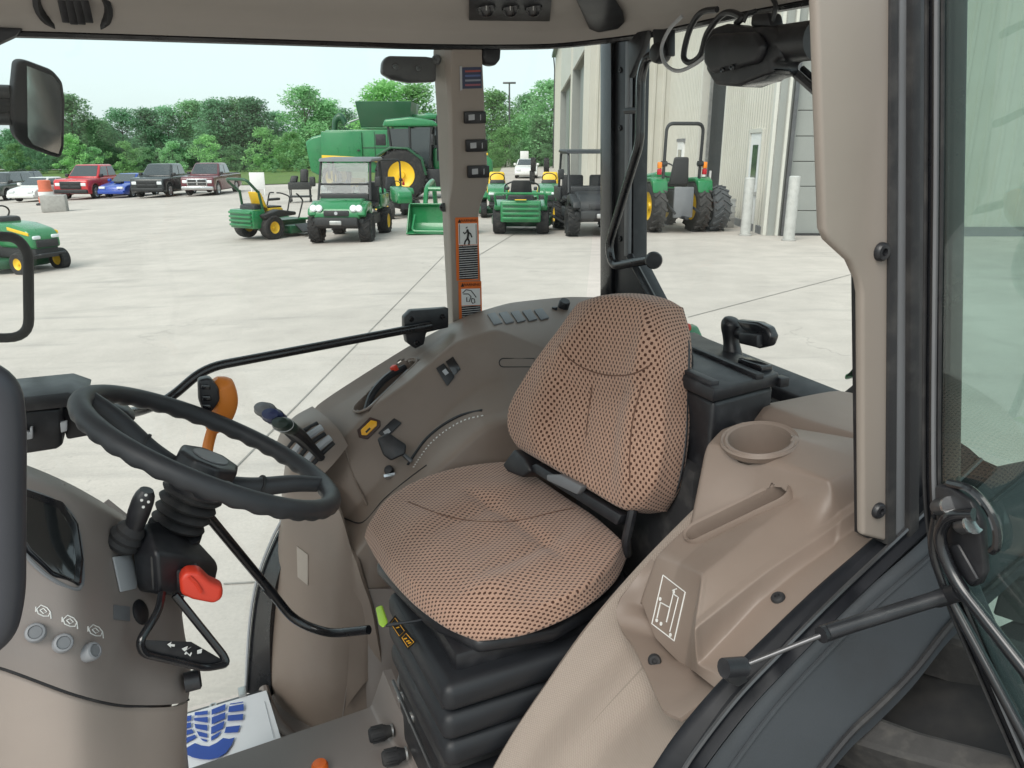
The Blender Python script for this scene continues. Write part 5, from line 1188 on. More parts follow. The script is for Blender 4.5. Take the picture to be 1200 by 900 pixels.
# recess for the hand brake
from mathutils.geometry import intersect_point_line
br0, br1 = ons(430, 472), ons(474, 430); brd = (br1 - br0).normalized(); brn = ons_n(452, 452); brw = brd.cross(brn).normalized(); bw_ = .038
def in_brake(p):
    v = p - br0; a = v.dot(brd); return -.03 < a < (br1 - br0).length + .03 and abs(v.dot(brw)) < bw_ and abs(v.dot(brn)) < .05
sb = wobj('upper_body', patch(rows(cons), 14, 16, .006, ten=.24, drop=in_brake), BEIGE, sc_t)
low = [
 [(338, 520, 1.44), (345, 535, 1.30), (372, 556, 1.24), (398, 600, 1.12), (412, 645, 1.07), (418, 660, 1.04)],
 [(332, 560, 1.44), (336, 580, 1.30), (366, 600, 1.20), (396, 632, 1.10), (415, 668, 1.05), (424, 680, 1.02)],
 [(326, 625, 1.44), (328, 630, 1.28), (360, 650, 1.16), (393, 672, 1.08), (420, 700, 1.03), (435, 712, 1.0)],
 [(316, 720, 1.42), (318, 725, 1.26), (352, 735, 1.14), (390, 745, 1.06), (425, 760, 1.02), (445, 765, .98)],
 [(314, 790, 1.40), (316, 800, 1.24), (350, 815, 1.12), (388, 815, 1.05), (428, 805, 1.02), (450, 798, .98)],
 [(330, 840, 1.38), (340, 852, 1.2), (365, 862, 1.1), (395, 856, 1.04), (435, 838, 1.0), (460, 830, .98)]]
lb_ = wobj('lower_body', patch(rows(low), 8, 8, .008, ten=.4), BEIGE, sc_t)
bmc = patch(rows(low), 5, 5, 0, ten=.4); BV_L = BVHTree.FromBMesh(bmc); bmc.free()
def onl(px, py, off=0.0):
    d = ray(px, py).normalized(); h = BV_L.ray_cast(CP, d)
    return (h[0] if h[0] is not None else BV_L.find_nearest(Pr(px, py, 1.1))[0]) - d * off
wobj('inner_panel', patch(rows([[(430, 690, 1.02), (470, 690, 1.0), (520, 690, .98)], [(428, 770, 1.01), (448, 770, .98), (470, 780, .96)], [(430, 835, 1.0), (440, 840, .97), (460, 850, .95)]]), 4, 4, .01), TAUPE, sc_t)
wobj('body_seam', tube(spline([onl(*p, .001) for p in ((418, 770), (408, 800), (400, 850))], 6), .002, 5), TAUPE, lb_)
wobj('floor_moulding', tube(spline([Pr(*p) for p in ((309, 806, 1.22), (314, 822, 1.18), (326, 846, 1.12), (347, 866, 1.08), (362, 872, 1.02))], 6), .013, 9), TAUPE, sc_t)
plate('grey_label', [(348, 640, .0), (361, 650, .0), (361, 686, .0), (349, 676, .0)], lambda x, y, o_: onl(x, y, .002), mat('faded_label', (.36, .31, .27), .6), sc_t, .001)
# hand brake recess
bm = bmesh.new(); rings = []
for w_, lift in ((1.12, .0), (1.06, .004), (.98, .004), (.9, -.004), (.82, -.045)):
    ring = []
    for k in range(10): a = math.pi / 2 + math.pi * k / 9; ring.append(br0 - brd * .004 + brd * math.cos(a) * bw_ * w_ + brw * math.sin(a) * bw_ * w_ + brn * lift)
    for k in range(10): a = -math.pi / 2 + math.pi * k / 9; ring.append(br1 + brd * .004 + brd * math.cos(a) * bw_ * w_ + brw * math.sin(a) * bw_ * w_ + brn * lift)
    rings.append([bm.verts.new(p) for p in ring])
for A_, B_ in zip(rings, rings[1:]):
    for k in range(20): bm.faces.new([A_[k], A_[(k + 1) % 20], B_[(k + 1) % 20], B_[k]])
bm.faces.new(rings[-1]); bmesh.ops.recalc_face_normals(bm, faces=bm.faces)
bx = wobj('brake_recess', bm, BEIGE, sc_t)
wobj('scale_plate', prism([br0 - brd * .02 + brw * .012 - brn * .008, br1 - brd * .01 + brw * .012 - brn * .008, br1 - brd * .01 + brw * .026 - brn * .004, br0 - brd * .02 + brw * .026 - brn * .004], brn * .003), LIGHTG, bx)
hl = wobj('brake_lever', tube(spline([br0 - brd * .02 - brn * .02, br0 + brd * .03 + brn * .008, br0.lerp(br1, .6) + brn * .014, br1 - brn * .002], 5), [.010] * 16, 8), BLACK, bx)
wobj('brake_button', bevelled(obox(br0.lerp(br1, .80) + brn * .018, brd * .008, brw * .009, brn * .010), .003), RED, hl)
# five grey pads on the rear top
for k in range(5):
    x = 571 + k * 13.6
    plate('touch_pad', [(x, 369.5 - k * 1.3, 0), (x + 9.5, 367.5 - k * 1.3, 0), (x + 18, 379.5 - k * 1.5, 0), (x + 8, 382 - k * 1.5, 0)], lambda a, b2, o_: ons(a, b2, .001), MIDG, sc_t, .005, bev=.0018)
wobj('power_socket', lathe([(.018, -.005), (.018, .022), (.015, .026), (1e-4, .026)], ons(660, 360), (U + NL * .5).normalized(), 16), BLACK, sc_t)
wobj('socket_cap', lathe([(.009, -.003), (.009, .006), (1e-4, .007)], ons(650, 362), U, 12), BLACK, sc_t)
# slot line
slot = []
for k in range(9): a = math.pi / 2 + math.pi * k / 8; slot.append((590 + 5 * math.cos(a), 425 - 5 * math.sin(a)))
slot += [(626, 430), (626, 420)]
wobj('slot_seam', tube([ons(x, y, .0005) for x, y in slot], .0016, 5, closed=True), RUBBER, sb)
# rocker switches on the inner wall
s0_ = plate('switch_housing', [(511, 432, 0), (520, 426, 0), (533, 442, 0), (524, 453, 0)], lambda a, b2, o_: ons(a, b2, .001), BLACK, sc_t, .008, bev=.002)
plate('switch_symbol', [(518, 435, 0), (522, 432, 0), (526, 437, 0), (522, 440, 0)], lambda a, b2, o_: ons(a, b2, .0105), LIGHTG, s0_, .001)
plate('switch_housing', [(522, 424, 0), (531, 418, 0), (540, 433, 0), (532, 441, 0)], lambda a, b2, o_: ons(a, b2, .001), GLOSSB, sc_t, .005, bev=.002)
ys_ = plate('hazard_switch', [(419, 504, 0), (434, 489, 0), (446, 493, 0), (446, 500, 0), (431, 515, 0), (421, 513, 0)], lambda a, b2, o_: ons(a, b2, .001), mat('switch_surround', (.05, .022, .018), .5), sc_t, .006, bev=.002)
plate('amber_rocker', [(423, 504, 0), (435, 492.5, 0), (442, 494, 0), (442, 499, 0), (430, 510.5, 0), (424, 510, 0)], lambda a, b2, o_: ons(a, b2, .0075), LAMPY, ys_, .005, bev=.002)
plate('amber_mark', [(428, 506, 0), (433, 501, 0), (434.5, 502.5, 0), (429.5, 507.5, 0)], lambda a, b2, o_: ons(a, b2, .0135), INK, ys_, .0006)
plate('switch_housing', [(443, 508, 0), (462, 490, 0), (471, 496, 0), (452, 515, 0)], lambda a, b2, o_: ons(a, b2, .001), BLACK, sc_t, .007, bev=.003)
plate('switch_symbol', [(449, 506, 0), (455, 502, 0), (458, 506, 0), (452, 511, 0)], lambda a, b2, o_: ons(a, b2, .009), LIGHTG, sc_t, .001)
# hitch lever: black block knob on its stem, stop below, curved scale
kp = ons(459, 523, .045)
ax_ = (ons(475, 530, .03) - ons(445, 517, .05)).normalized()
kn = wobj('hitch_knob', bevelled(prism([ons(442, 514, .05), ons(455, 507, .05), ons(476, 521, .05), ons(475, 532, .05), ons(458, 540, .05), ons(449, 533, .05)], (CP - kp).normalized() * .028), .006, 3), BLACK, sc_t)
wobj('lever_stem', tube([ons(470, 530, .04), ons(482, 541, .008)], .006, 8), STEELD, kn)
wobj('stop_knob', lathe([(.012, -.01), (.013, .004), (.010, .012), (1e-4, .013)], ons(456, 551, .012), ons_n(456, 551), 14), BLACK, sc_t)
wobj('stop_clip', obox(ons(458, 558, .008), TF * .016, U * .004 + TR * .002, ons_n(458, 558) * .006, .001), CHROME, sc_t)
track = [(478, 545), (487, 531), (500, 514), (518, 499), (540, 487), (565, 481)]
wobj('lever_track', tube(spline([ons(*p, .0005) for p in track], 6), .0045, 6), BLACK, sc_t)
dots = spline([Vector((x + 5, y + 5, 0)) for x, y in track], 5)
for k in range(1, len(dots) - 1, 1):
    p = ons(dots[k].x, dots[k].y, .0006); q = ons(dots[k + 1].x, dots[k + 1].y, .0006)
    wobj('scale_mark', obox(p, (q - p) * (.14 if k % 2 else .26), ons_n(dots[k].x, dots[k].y).cross(q - p).normalized() * (.003 if k % 2 else .0018), ons_n(dots[k].x, dots[k].y) * .0006), INKW, sb)
wobj('seam', tube(spline([ons(*p, .0005) for p in ((405, 640), (425, 612), (450, 585), (480, 560), (500, 545))], 6), .002, 5), RUBBER, sb)
wobj('panel_crease', tube(spline([ons(*p, .0) for p in ((403, 522), (415, 560), (430, 592))], 6), .003, 6), BEIGE, sb)
# remote valve levers: rounded block with slots, three knobs
blk = [[(322, 525, 1.42), (330, 505, 1.40), (345, 488, 1.40), (366, 476, 1.42)], [(330, 535, 1.30), (340, 512, 1.30), (358, 497, 1.30), (384, 490, 1.32)], [(345, 548, 1.25), (358, 528, 1.255), (378, 512, 1.26), (398, 505, 1.27)], [(372, 562, 1.22), (385, 550, 1.22), (398, 535, 1.235), (408, 522, 1.25)]]
lk = wobj('lever_block', patch(rows(blk), 6, 6, .05, ten=.5), BEIGE, sc_t)
bmc = patch(rows(blk), 6, 6, 0); BV_K = BVHTree.FromBMesh(bmc); bmc.free()
def onk(px, py, off=0.0):
    d = ray(px, py).normalized(); h = BV_K.ray_cast(CP, d)
    return (h[0] if h[0] is not None else BV_K.find_nearest(Pr(px, py, 1.27))[0]) - d * off
for a, b2, c_ in (((334, 530), (352, 508), (372, 496)), ((347, 541), (364, 520), (381, 508)), ((362, 549), (378, 531), (391, 519))):
    wobj('lever_slot', tube(spline([onk(*a, .001), onk(*b2, .003), onk(*c_, .001)], 5), .006, 7), RUBBER, lk)
for a, b2, c_ in (((340, 537), (358, 514), (377, 501)), ((354, 546), (371, 526), (387, 513))):
    wobj('slot_divider', tube(spline([onk(*a, .000), onk(*b2, .003), onk(*c_, .0)], 5), .010, 7), LIGHTG, lk)
for i, (pth, m, ln) in enumerate((([(346, 515), (325, 492), (313, 482)], MIDG, 'slate'), ([(357, 522), (335, 499), (322, 489)], BLUEK, 'blue'), ([(377, 537), (352, 510), (334, 499)], GREENK, 'green'))):
    ps = [onk(*pth[0], .004), Pr(pth[1][0], pth[1][1], 1.24 - i * .02), Pr(pth[2][0], pth[2][1], 1.2 - i * .03)]
    lv = wobj('valve_lever', tube(spline(ps, 6), [.010 + .006 * min(1, k / 6) for k in range(13)], 8), BLACK, sc_t)
    d = (ps[2] - ps[1]).normalized(); sd2 = d.cross(U).normalized(); up2 = sd2.cross(d)
    e = ps[2]
    bm = lathe([(1e-4, -.040), (.018, -.034), (.0235, -.012), (.0235, .012), (.018, .030), (1e-4, .037)], e, d, 18, cap=False)
    for v in bm.verts:
        q = v.co - e; v.co = e + d * q.dot(d) + sd2 * q.dot(sd2) * 1.15 + up2 * q.dot(up2) * .75
    wobj('lever_knob', bm, m, lv); wobj('knob_groove', tube([e + d * .012 + (sd2 * 1.15 * math.cos(a) + up2 * .75 * math.sin(a)) * .0235 for a in [k * math.pi / 10 for k in range(20)]], .0012, 5, closed=True), RUBBER if i != 2 else LIGHTG, lv)
# rails on the far side
rl = thing('door_bar', 'bent black bar running forward from the hinge bracket at the far pillar', 'bar', Pr(490, 385, 1.45))
wobj('tube', tube(rounded([Pr(505, 381, 1.44), Pr(240, 431, 1.40), Pr(196, 470, 1.38), Pr(160, 483, 1.30), Pr(130, 486, 1.2)], .05, 6), .0125, 12), GLOSSB, rl)
hb = wobj('hinge_bracket', bevelled(prism([Pr(474, 372, 1.45), Pr(482, 364, 1.45), (Pr(526, 361, 1.45)), Pr(526, 384, 1.45), Pr(500, 390, 1.45), Pr(497, 404, 1.45), Pr(487, 409, 1.45), Pr(477, 402, 1.45), Pr(474, 386, 1.45)], TR * .03), .004), BLACK, rl)
for p in ((482, 374), (519, 371), (488, 402)): bolt(hb, Pr(*p, 1.449), NL, .008, GLOSSB)
rl = thing('foot_rail', 'thin bent black rail passing below the steering wheel to the seat base', 'rail', Pr(320, 690, .9))
wobj('tube', tube(rounded([Pr(232, 590, .80), Pr(318, 694, .86), Pr(345, 728, .86), Pr(385, 743, .82), Pr(432, 738, .74)], .05, 6), .0098, 12), GLOSSB, rl)
wobj('collar', tube([Pr(312, 688, .857), Pr(320, 697, .86)], .0112, 12), BLACK, rl)

# ================================================================== THE SEAT
def fabric():
    m = bpy.data.materials.new('dotted_fabric'); t, b = nodes_of(m); N = t.nodes.new; K = t.links.new
    tcn = N('ShaderNodeTexCoord'); mpn = N('ShaderNodeMapping'); K(tcn.outputs['UV'], mpn.inputs[0])
    nzz = N('ShaderNodeTexNoise'); nzz.inputs['Scale'].default_value = 140; K(tcn.outputs['UV'], nzz.inputs['Vector'])
    wob = N('ShaderNodeVectorMath'); wob.operation = 'MULTIPLY_ADD'; wob.inputs[1].default_value = (.0008, .0008, 0); K(nzz.outputs[1], wob.inputs[0]); K(mpn.outputs[0], wob.inputs[2])
    sx = N('ShaderNodeSeparateXYZ'); K(wob.outputs[0], sx.inputs[0])
    def s(o, f):
        a = N('ShaderNodeMath'); a.operation = 'MULTIPLY'; a.inputs[1].default_value = f; K(o, a.inputs[0]); q = N('ShaderNodeMath'); q.operation = 'SINE'; K(a.outputs[0], q.inputs[0]); return q.outputs[0]
    mu = N('ShaderNodeMath'); mu.operation = 'MULTIPLY'; K(s(sx.outputs[0], 2 * math.pi / .0112), mu.inputs[0]); K(s(sx.outputs[1], 2 * math.pi / .0160), mu.inputs[1])
    r = N('ShaderNodeMapRange'); r.interpolation_type = 'SMOOTHSTEP'; r.inputs[1].default_value = .16; r.inputs[2].default_value = .5; K(mu.outputs[0], r.inputs[0])
    n2 = N('ShaderNodeTexNoise'); n2.inputs['Scale'].default_value = 700; n2.inputs['Detail'].default_value = 3; K(tcn.outputs['UV'], n2.inputs['Vector'])
    big = N('ShaderNodeTexNoise'); big.inputs['Scale'].default_value = 6; K(tcn.outputs['UV'], big.inputs['Vector'])
    mx_ = N('ShaderNodeMix'); mx_.data_type = 'RGBA'; mx_.inputs[6].default_value = (.43, .27, .20, 1); mx_.inputs[7].default_value = (.075, .033, .021, 1); K(r.outputs[0], mx_.inputs[0])
    rr = N('ShaderNodeMapRange'); rr.inputs[1].default_value = .3; rr.inputs[2].default_value = .7; rr.inputs[3].default_value = .7; rr.inputs[4].default_value = 1.3; K(n2.outputs[0], rr.inputs[0])
    rb = N('ShaderNodeMapRange'); rb.inputs[1].default_value = .3; rb.inputs[2].default_value = .7; rb.inputs[3].default_value = .9; rb.inputs[4].default_value = 1.08; K(big.outputs[0], rb.inputs[0])
    pm = N('ShaderNodeMath'); pm.operation = 'MULTIPLY'; K(rr.outputs[0], pm.inputs[0]); K(rb.outputs[0], pm.inputs[1])
    sc_ = N('ShaderNodeVectorMath'); sc_.operation = 'SCALE'; K(mx_.outputs[2], sc_.inputs[0]); K(pm.outputs[0], sc_.inputs['Scale']); K(sc_.outputs[0], b.inputs['Base Color'])
    b.inputs['Roughness'].default_value = .95; b.inputs['Specular IOR Level'].default_value = .15
    b.inputs['Sheen Weight'].default_value = .25; b.inputs['Sheen Roughness'].default_value = .5
    hh = N('ShaderNodeMath'); hh.operation = 'MULTIPLY_ADD'; hh.inputs[1].default_value = -1.0; K(r.outputs[0], hh.inputs[0]); K(n2.outputs[0], hh.inputs[2])
    bp_ = N('ShaderNodeBump'); bp_.inputs['Strength'].default_value = .6; bp_.inputs['Distance'].default_value = .002; K(hh.outputs[0], bp_.inputs['Height']); K(bp_.outputs[0], b.inputs['Normal'])
    return m
FAB = fabric()
seat = thing('driver_seat', 'driver seat in tan fabric dotted with brown, on a black suspension base', 'seat', W(.25, .62, -1.4))
def pad(g, n, rings, su, sv, disp):
    """cushion from a grid of front points: the rim is rolled back along -n in steps (out, back)"""
    c = sum((p for r_ in g for p in r_), Vector()) / (len(g) * len(g[0]))
    G_ = [list(r_) for r_ in g]
    for out, back in rings:
        def push(p):
            d = p - c; d -= n * d.dot(n); return p + d.normalized() * out - n * back
        src = [list(r_) for r_ in G_]
        top = [push(p) for p in src[0]]; bot = [push(p) for p in src[-1]]
        mid = [[push(r_[0])] + list(r_) + [push(r_[-1])] for r_ in src]
        G_ = [[push(src[0][0])] + top + [push(src[0][-1])]] + mid + [[push(src[-1][0])] + bot + [push(src[-1][-1])]]
    nr = len(rings); Q = nr / (len(G_) - 1)
    sm2 = lambda t: max(0.0, min(1.0, (min(t, 1 - t) - Q) / .10))
    bm = patch(G_, su, sv, 0, uvs=True, disp=lambda u, v: disp(min(1, max(0, (u - Q) / (1 - 2 * Q))), min(1, max(0, (v - Q) / (1 - 2 * Q)))) * sm2(u) * sm2(v)); ul = bm.loops.layers.uv.active
    a1 = (g[0][-1] - g[0][0]); a1 -= n * a1.dot(n); a1.normalize(); a2 = n.cross(a1)
    for f in bm.faces:
        for l in f.loops:
            q = l.vert.co - c; x, y, h = q.dot(a1), q.dot(a2), max(0, -q.dot(n)); L_ = math.hypot(x, y) + 1e-6; h *= min(1, max(0, (L_ - .13) / .06))
            l[ul].uv = (x + x / L_ * h, y + y / L_ * h)
    return bm
cz = [[-.775, -.77, -.77, -.77, -.775], [-.765, -.768, -.766, -.768, -.768], [-.765, -.772, -.768, -.772, -.768], [-.775, -.772, -.77, -.772, -.778], [-.80, -.79, -.785, -.79, -.80]]
cpx = [[(600, 541), (632, 562), (664, 584), (697, 606), (728, 634)], [(548, 546), (592, 574), (636, 602), (678, 632), (712, 662)], [(497, 560), (545, 590), (592, 622), (640, 656), (672, 692)], [(455, 584), (497, 615), (540, 648), (580, 684), (614, 716)], [(433, 614), (456, 648), (488, 682), (525, 709), (560, 724)]]
cg = [[Pz(x, y, z) for (x, y), z in zip(a, b_)] for a, b_ in zip(cpx, cz)]
def gau(x, m, s): return math.exp(-((x - m) / s) ** 2)
def cdisp(u, v):
    d = 0.012 * gau(v, .22, .09) + .012 * gau(v, .78, .09) + .008 * gau(u, .82, .10)
    d -= .009 * gau(u, .40 + .10 * (v - .5) ** 2 * 4, .032) * (1 if .2 < v < .8 else 0)
    d -= .008 * gau(v, .5, .06) * gau(u, .58, .15)
    d -= .007 * (gau(v, .33, .025) + gau(v, .67, .025)) * gau(u, .55, .22)
    return d
cu_ = wobj('seat_cushion', pad(cg, U, ((.009, .018), (.003, .022), (-.03, .012)), 9, 9, cdisp), FAB, seat, ang=80)
# backrest
fwd = Vector((-.77, -.63, 0)).normalized(); bn = (fwd * math.cos(R_(14)) + U * math.sin(R_(14))).normalized()
B0 = Vector((.135, 1.52, CAMZ - .70))
def Pb(x, y, off=0.0): return _plane(x, y, B0 + bn * off, bn)
bpx = [[(676, 357), (700, 350), (728, 350), (752, 355), (768, 364)], [(654, 387), (686, 381), (718, 382), (752, 389), (775, 401)], [(624, 428), (658, 426), (700, 432), (742, 444), (773, 457)], [(598, 474), (637, 480), (684, 494), (732, 509), (771, 516)], [(596, 504), (635, 522), (682, 545), (728, 566), (763, 566)], [(607, 524), (644, 545), (688, 571), (727, 593), (750, 592)]]
bo = [[-.01, .0, 0, 0, -.01], [0, .012, .008, .012, 0], [.005, .012, -.004, .012, .005], [.012, .012, -.010, .012, .012], [.010, .014, .0, .014, .010], [.0, .01, .004, .01, .0]]
bg_ = [[Pb(x, y, o_) for (x, y), o_ in zip(a, b_)] for a, b_ in zip(bpx, bo)]
def bdisp(u, v):
    d = .014 * gau(v, .24, .08) + .014 * gau(v, .76, .08)
    d -= .009 * gau(u, .42 + .09 * math.cos((v - .5) * 6), .032) * (1 if .2 < v < .82 else 0)
    d -= .006 * gau(v, .5, .028) * gau(u, .62, .12)
    d -= .007 * (gau(v, .34, .03) + gau(v, .66, .03)) * gau(u, .64, .16)
    return d
bkm = pad(bg_, bn, ((.012, .028), (.004, .05), (-.04, .02)), 9, 9, bdisp); BV_B = BVHTree.FromBMesh(bkm); bkm.free()
cum = pad(cg, U, ((.009, .018), (.003, .022), (-.03, .012)), 9, 9, cdisp); BV_Q = BVHTree.FromBMesh(cum); cum.free()
bk = wobj('backrest', pad(bg_, bn, ((.012, .028), (.004, .05), (-.04, .02)), 9, 9, bdisp), FAB, seat, ang=80)
SEAM = mat('seam_thread', (.14, .075, .052), .9, var=.2, vscale=60)
def on_bv(bv, x, y):
    h = bv.ray_cast(CP, ray(x, y).normalized()); return h[0]
for bv, par, lst in ((BV_B, bk, ([(655, 404), (668, 421), (690, 434), (716, 440), (742, 438), (762, 428)], [(694, 452), (690, 480), (687, 512)], [(752, 452), (742, 490), (738, 530), (738, 566)])),
                     (BV_Q, cu_, ([(478, 588), (520, 604), (560, 611), (606, 610), (650, 600), (690, 592)],))):
    for ln in lst:
        pts = [on_bv(bv, v.x, v.y) for v in spline([Vector((x, y, 0)) for x, y in ln], 5)]
        pts = [p for p in pts if p is not None]
        if len(pts) > 3: wobj('seam', tube(pts, .0017, 5), SEAM, par)
pip = [[p - bn * .066 for p in c_] for c_ in ([r_[-1] for r_ in bg_],)][0]
wobj('piping', tube(spline([bg_[0][2] - bn * .066 + U * .010, bg_[0][3] - bn * .066 + U * .010, bg_[0][4] - bn * .066 + U * .006 + (pip[0] - bg_[0][2]).normalized() * .008] + [p + (bg_[2][4] - bg_[2][0]).normalized() * .016 for p in pip[1:]], 6), .0035, 6), BLACK, bk)
shell = [[p - bn * .095 for p in r_] for r_ in bg_]
wobj('backrest_shell', patch(shell, 4, 4, .02), BLACK, seat)
# belt strap with hinge caps, under the backrest
st_ = wobj('belt_strap', bevelled(prism([Pb(616, 548, .01), Pb(628, 543, .01), Pb(728, 604, .01), Pb(722, 616, .01)], bn * -.03), .004), BLACK, seat)
wobj('hinge_cap', bevelled(prism([Pb(588, 545, .02), Pb(602, 526, .02), Pb(614, 536, .02), Pb(622, 552, .02), Pb(612, 560, .02), Pb(594, 553, .02)], bn * -.05), .006, 3), BLACK, seat)
wobj('strap_sleeve', bevelled(prism([Pb(640, 556, .022), Pb(656, 556, .022), Pb(682, 570, .022), Pb(676, 580, .022), Pb(640, 563, .022)], bn * -.02), .004), MIDG, st_)
wobj('hinge_arm', tube([Pb(742, 597, -.01), Pb(734, 632, -.01), Pz(735, 650, -.80)], .010, 8), BLACK, seat)
wobj('seat_pan', bevelled(prism([Pz(x, y, -.838) for x, y in ((440, 660), (500, 722), (560, 752), (650, 738), (738, 688), (720, 640), (600, 580), (470, 610))], (0, 0, -.03)), .012, 3), BLACK, seat)
# bellows, in the tractor's frame
def ring_(f0, f1, r0, r1, z): return [W(f0, r0, z), W(f1, r0, z), W(f1, r1, z), W(f0, r1, z)]
wobj('slide_frame', bevelled(prism(ring_(.05, .47, .44, .72, -.86), (0, 0, -.05)), .01), BLACK, seat)
for k, (z0, gr) in enumerate(((-.89, 0), (-.950, .002), (-1.010, .0))):
    wobj('bellows_fold', bevelled(prism(ring_(.0, .508 + gr, .40 - gr * .5, .75 + gr, z0 - .062), (0, 0, .057)), .022, 4), mat('bellows_rubber', (.014, .0155, .019), .5, var=.15, bump=.1, bscale=500), seat)
wobj('bellows_core', prism(ring_(.03, .50, .43, .71, -1.10), (0, 0, .2)), RUBBER, seat)
bs = wobj('mounting_plate', bevelled(prism(ring_(-.02, .495, .41, .74, -1.26), (0, 0, .15)), .01), BLACK, seat)
for f, r in ((.498, .71), (.498, .64), (.498, .47)): bolt(bs, W(f, r, -1.14), TF, .012, ZINC, 'bolt')
wobj('plate_edge', tube([W(.503, .75, -1.125), W(.508, .42, -1.135)], .004, 6), STEELD, bs)
lg = wobj('release_lever', bevelled(prism([Pz(440, 712, -.86), Pz(448, 709, -.86), Pz(455, 729, -.86), Pz(449, 736, -.86), Pz(444, 732, -.86)], (CP - Pz(447, 720, -.86)).normalized() * .012), .003), LIME, seat)
wobj('lever_rod', tube([Pz(452, 733, -.862), Pz(490, 727, -.86), Pz(505, 722, -.86)], .003, 6), BLACK, lg)
def onb(x, y): return Pz(x, y, -.8945)
sl = wobj('seat_label', prism([onb(456, 730), onb(463, 721), onb(488, 752), onb(478, 762)], (0, 0, .0008)), INK, seat)
for q in ([(458, 731), (463, 725), (474, 740), (468, 746)], [(471, 748), (476, 743), (485, 753), (478, 759)]):
    wobj('label_frame', tube([onb(*p) + U * .0012 for p in q], .0007, 4, closed=True), LAMPY, sl)
for x, y in ((463, 732), (466, 736), (475, 749), (478, 752), (480, 754)): wobj('label_symbol', obox(onb(x, y) + U * .0012, TF * .003, TR * .0015, U * .0004), LAMPY, sl)
# ================================================================== STEERING WHEEL AND COLUMN
stw = thing('steering_column', 'black steering wheel on its tilting column with a red knob and boot', 'steering wheel', W(.86, .66, -1.0))
wc = W(.815, .632, -.481); a_, b_2 = .537, .046
wn_l = Vector((-math.sin(a_) * math.cos(b_2), math.sin(b_2), math.cos(a_) * math.cos(b_2)))
wn = (TF * wn_l.x + TR * wn_l.y + U * wn_l.z).normalized(); we1 = wn.cross(TR).normalized(); we2 = wn.cross(we1)   # we1 ~ fore-aft
WR_ = .2105
hc = wc - wn * .045
sw = wobj('steering_wheel', lathe([(.03, -.035), (.052, -.028), (.056, -.012), (.05, -.006)], hc, wn, 24), BLACK, stw)
path = []; rad = []
for k in range(240):
    a = 2 * math.pi * k / 240; path.append(wc + (we1 * math.cos(a) + we2 * math.sin(a)) * WR_)
bm = tube(path, .0165, 14, closed=True)
for v in bm.verts:         # finger waves on the underside
    d = v.co - wc; a = math.atan2(d.dot(we2), d.dot(we1)); h = d.dot(wn); rr = Vector(d - wn * h).length
    c0 = wc + (we1 * math.cos(a) + we2 * math.sin(a)) * WR_; q = v.co - c0
    dn = max(0, -q.dot(wn) / .0165)
    v.co = c0 + q * (1 + .10 * dn * math.sin(a * 36) - .02)
wobj('rim', bm, WHEELR, sw)
def prw(p):            # direction of a spoke seen in the photo
    return p
for px, py in ((125, 475), (372, 566), (283, 600)):
    tgt = _plane(px, py, wc, wn); d = (tgt - wc).normalized()
    if (px, py) == (283, 600): d = (we1 * math.cos(math.atan2((tgt - wc).dot(we2), (tgt - wc).dot(we1))) + we2 * math.sin(math.atan2((tgt - wc).dot(we2), (tgt - wc).dot(we1))))
    sp_ = wobj('spoke', tube(spline([hc + d * .03 - wn * .012, hc + d * .09 + wn * .004, wc + d * .155 - wn * .014, wc + d * (WR_ - .004)], 6), [.019 - .0003 * k for k in range(19)], 12), WHEELR, sw)
    wobj('spoke_joint', lathe([(.0192, -.002), (.0192, .002)], hc + d * .10 + wn * .010, d, 14), RUBBER, sp_)
# eight sided hub cap
def gon(r, h, n=8, off=.2): return [hc + (we1 * math.cos(off + 2 * math.pi * k / n) + we2 * math.sin(off + 2 * math.pi * k / n)) * r + wn * h for k in range(n)]
hub = wobj('hub_cap', bevelled(prism(gon(.053, -.012), wn * .044), .007, 3), BLACK, sw)
wobj('hub_disc', lathe([(.030, .0325), (.029, .0345), (1e-4, .035)], hc, wn, 28), MIDG, hub)
# boot bellows and column
ca = (-wn + TF * .12).normalized()
prof = [(.047, .02)]
for k in range(4):
    h = .03 + k * .018; r0 = .046 - k * .0018; prof += [(r0, h), (r0 + .004, h + .005), (r0, h + .010), (r0 - .010, h + .014)]
wobj('boot', lathe(prof, hc, -wn, 26), RUBBER, stw)
hv = [Pr(171, 611, .57), Pr(206, 606, .66), Pr(257, 661, .58), Pr(184, 648, .50), Pr(251, 690, .57), Pr(187, 697, .50), Pr(160, 692, .55), Pr(155, 648, .55), Pr(215, 640, .72), Pr(225, 700, .70)]
bm = bmesh.new()
for p in hv: bm.verts.new(p)
hu = bmesh.ops.convex_hull(bm, input=bm.verts)
bmesh.ops.delete(bm, geom=list({v for v in hu['geom_interior'] if isinstance(v, bmesh.types.BMVert)} | {v for v in hu['geom_unused'] if isinstance(v, bmesh.types.BMVert)}), context='VERTS')
bmesh.ops.dissolve_limit(bm, angle_limit=R_(12), verts=bm.verts, edges=bm.edges)
hs_ = wobj('column_housing', bevelled(bm, .006, 3, 15), BLACK, stw)
for q in ([(178, 652), (180, 690)],):
    wobj('housing_rib', tube([Pr(x, y, .512) for x, y in q], .0025, 6), RUBBER, hs_)
wobj('lever_socket', bevelled(prism([Pr(x, y, .522) for x, y in ((198, 668), (232, 668), (236, 700), (200, 698))], TR * .03), .004), BLACK, hs_)
ax = (Pr(258, 692, .54) - Pr(220, 688, .565)).normalized()
rk = wobj('tilt_knob', bevelled(prism([Pr(x, y, .495) for x, y in ((210, 680), (218, 671), (234, 671), (246, 683), (262, 690), (261, 703), (251, 709), (226, 704), (212, 698))], TR * .03), .010, 4), RED, stw)
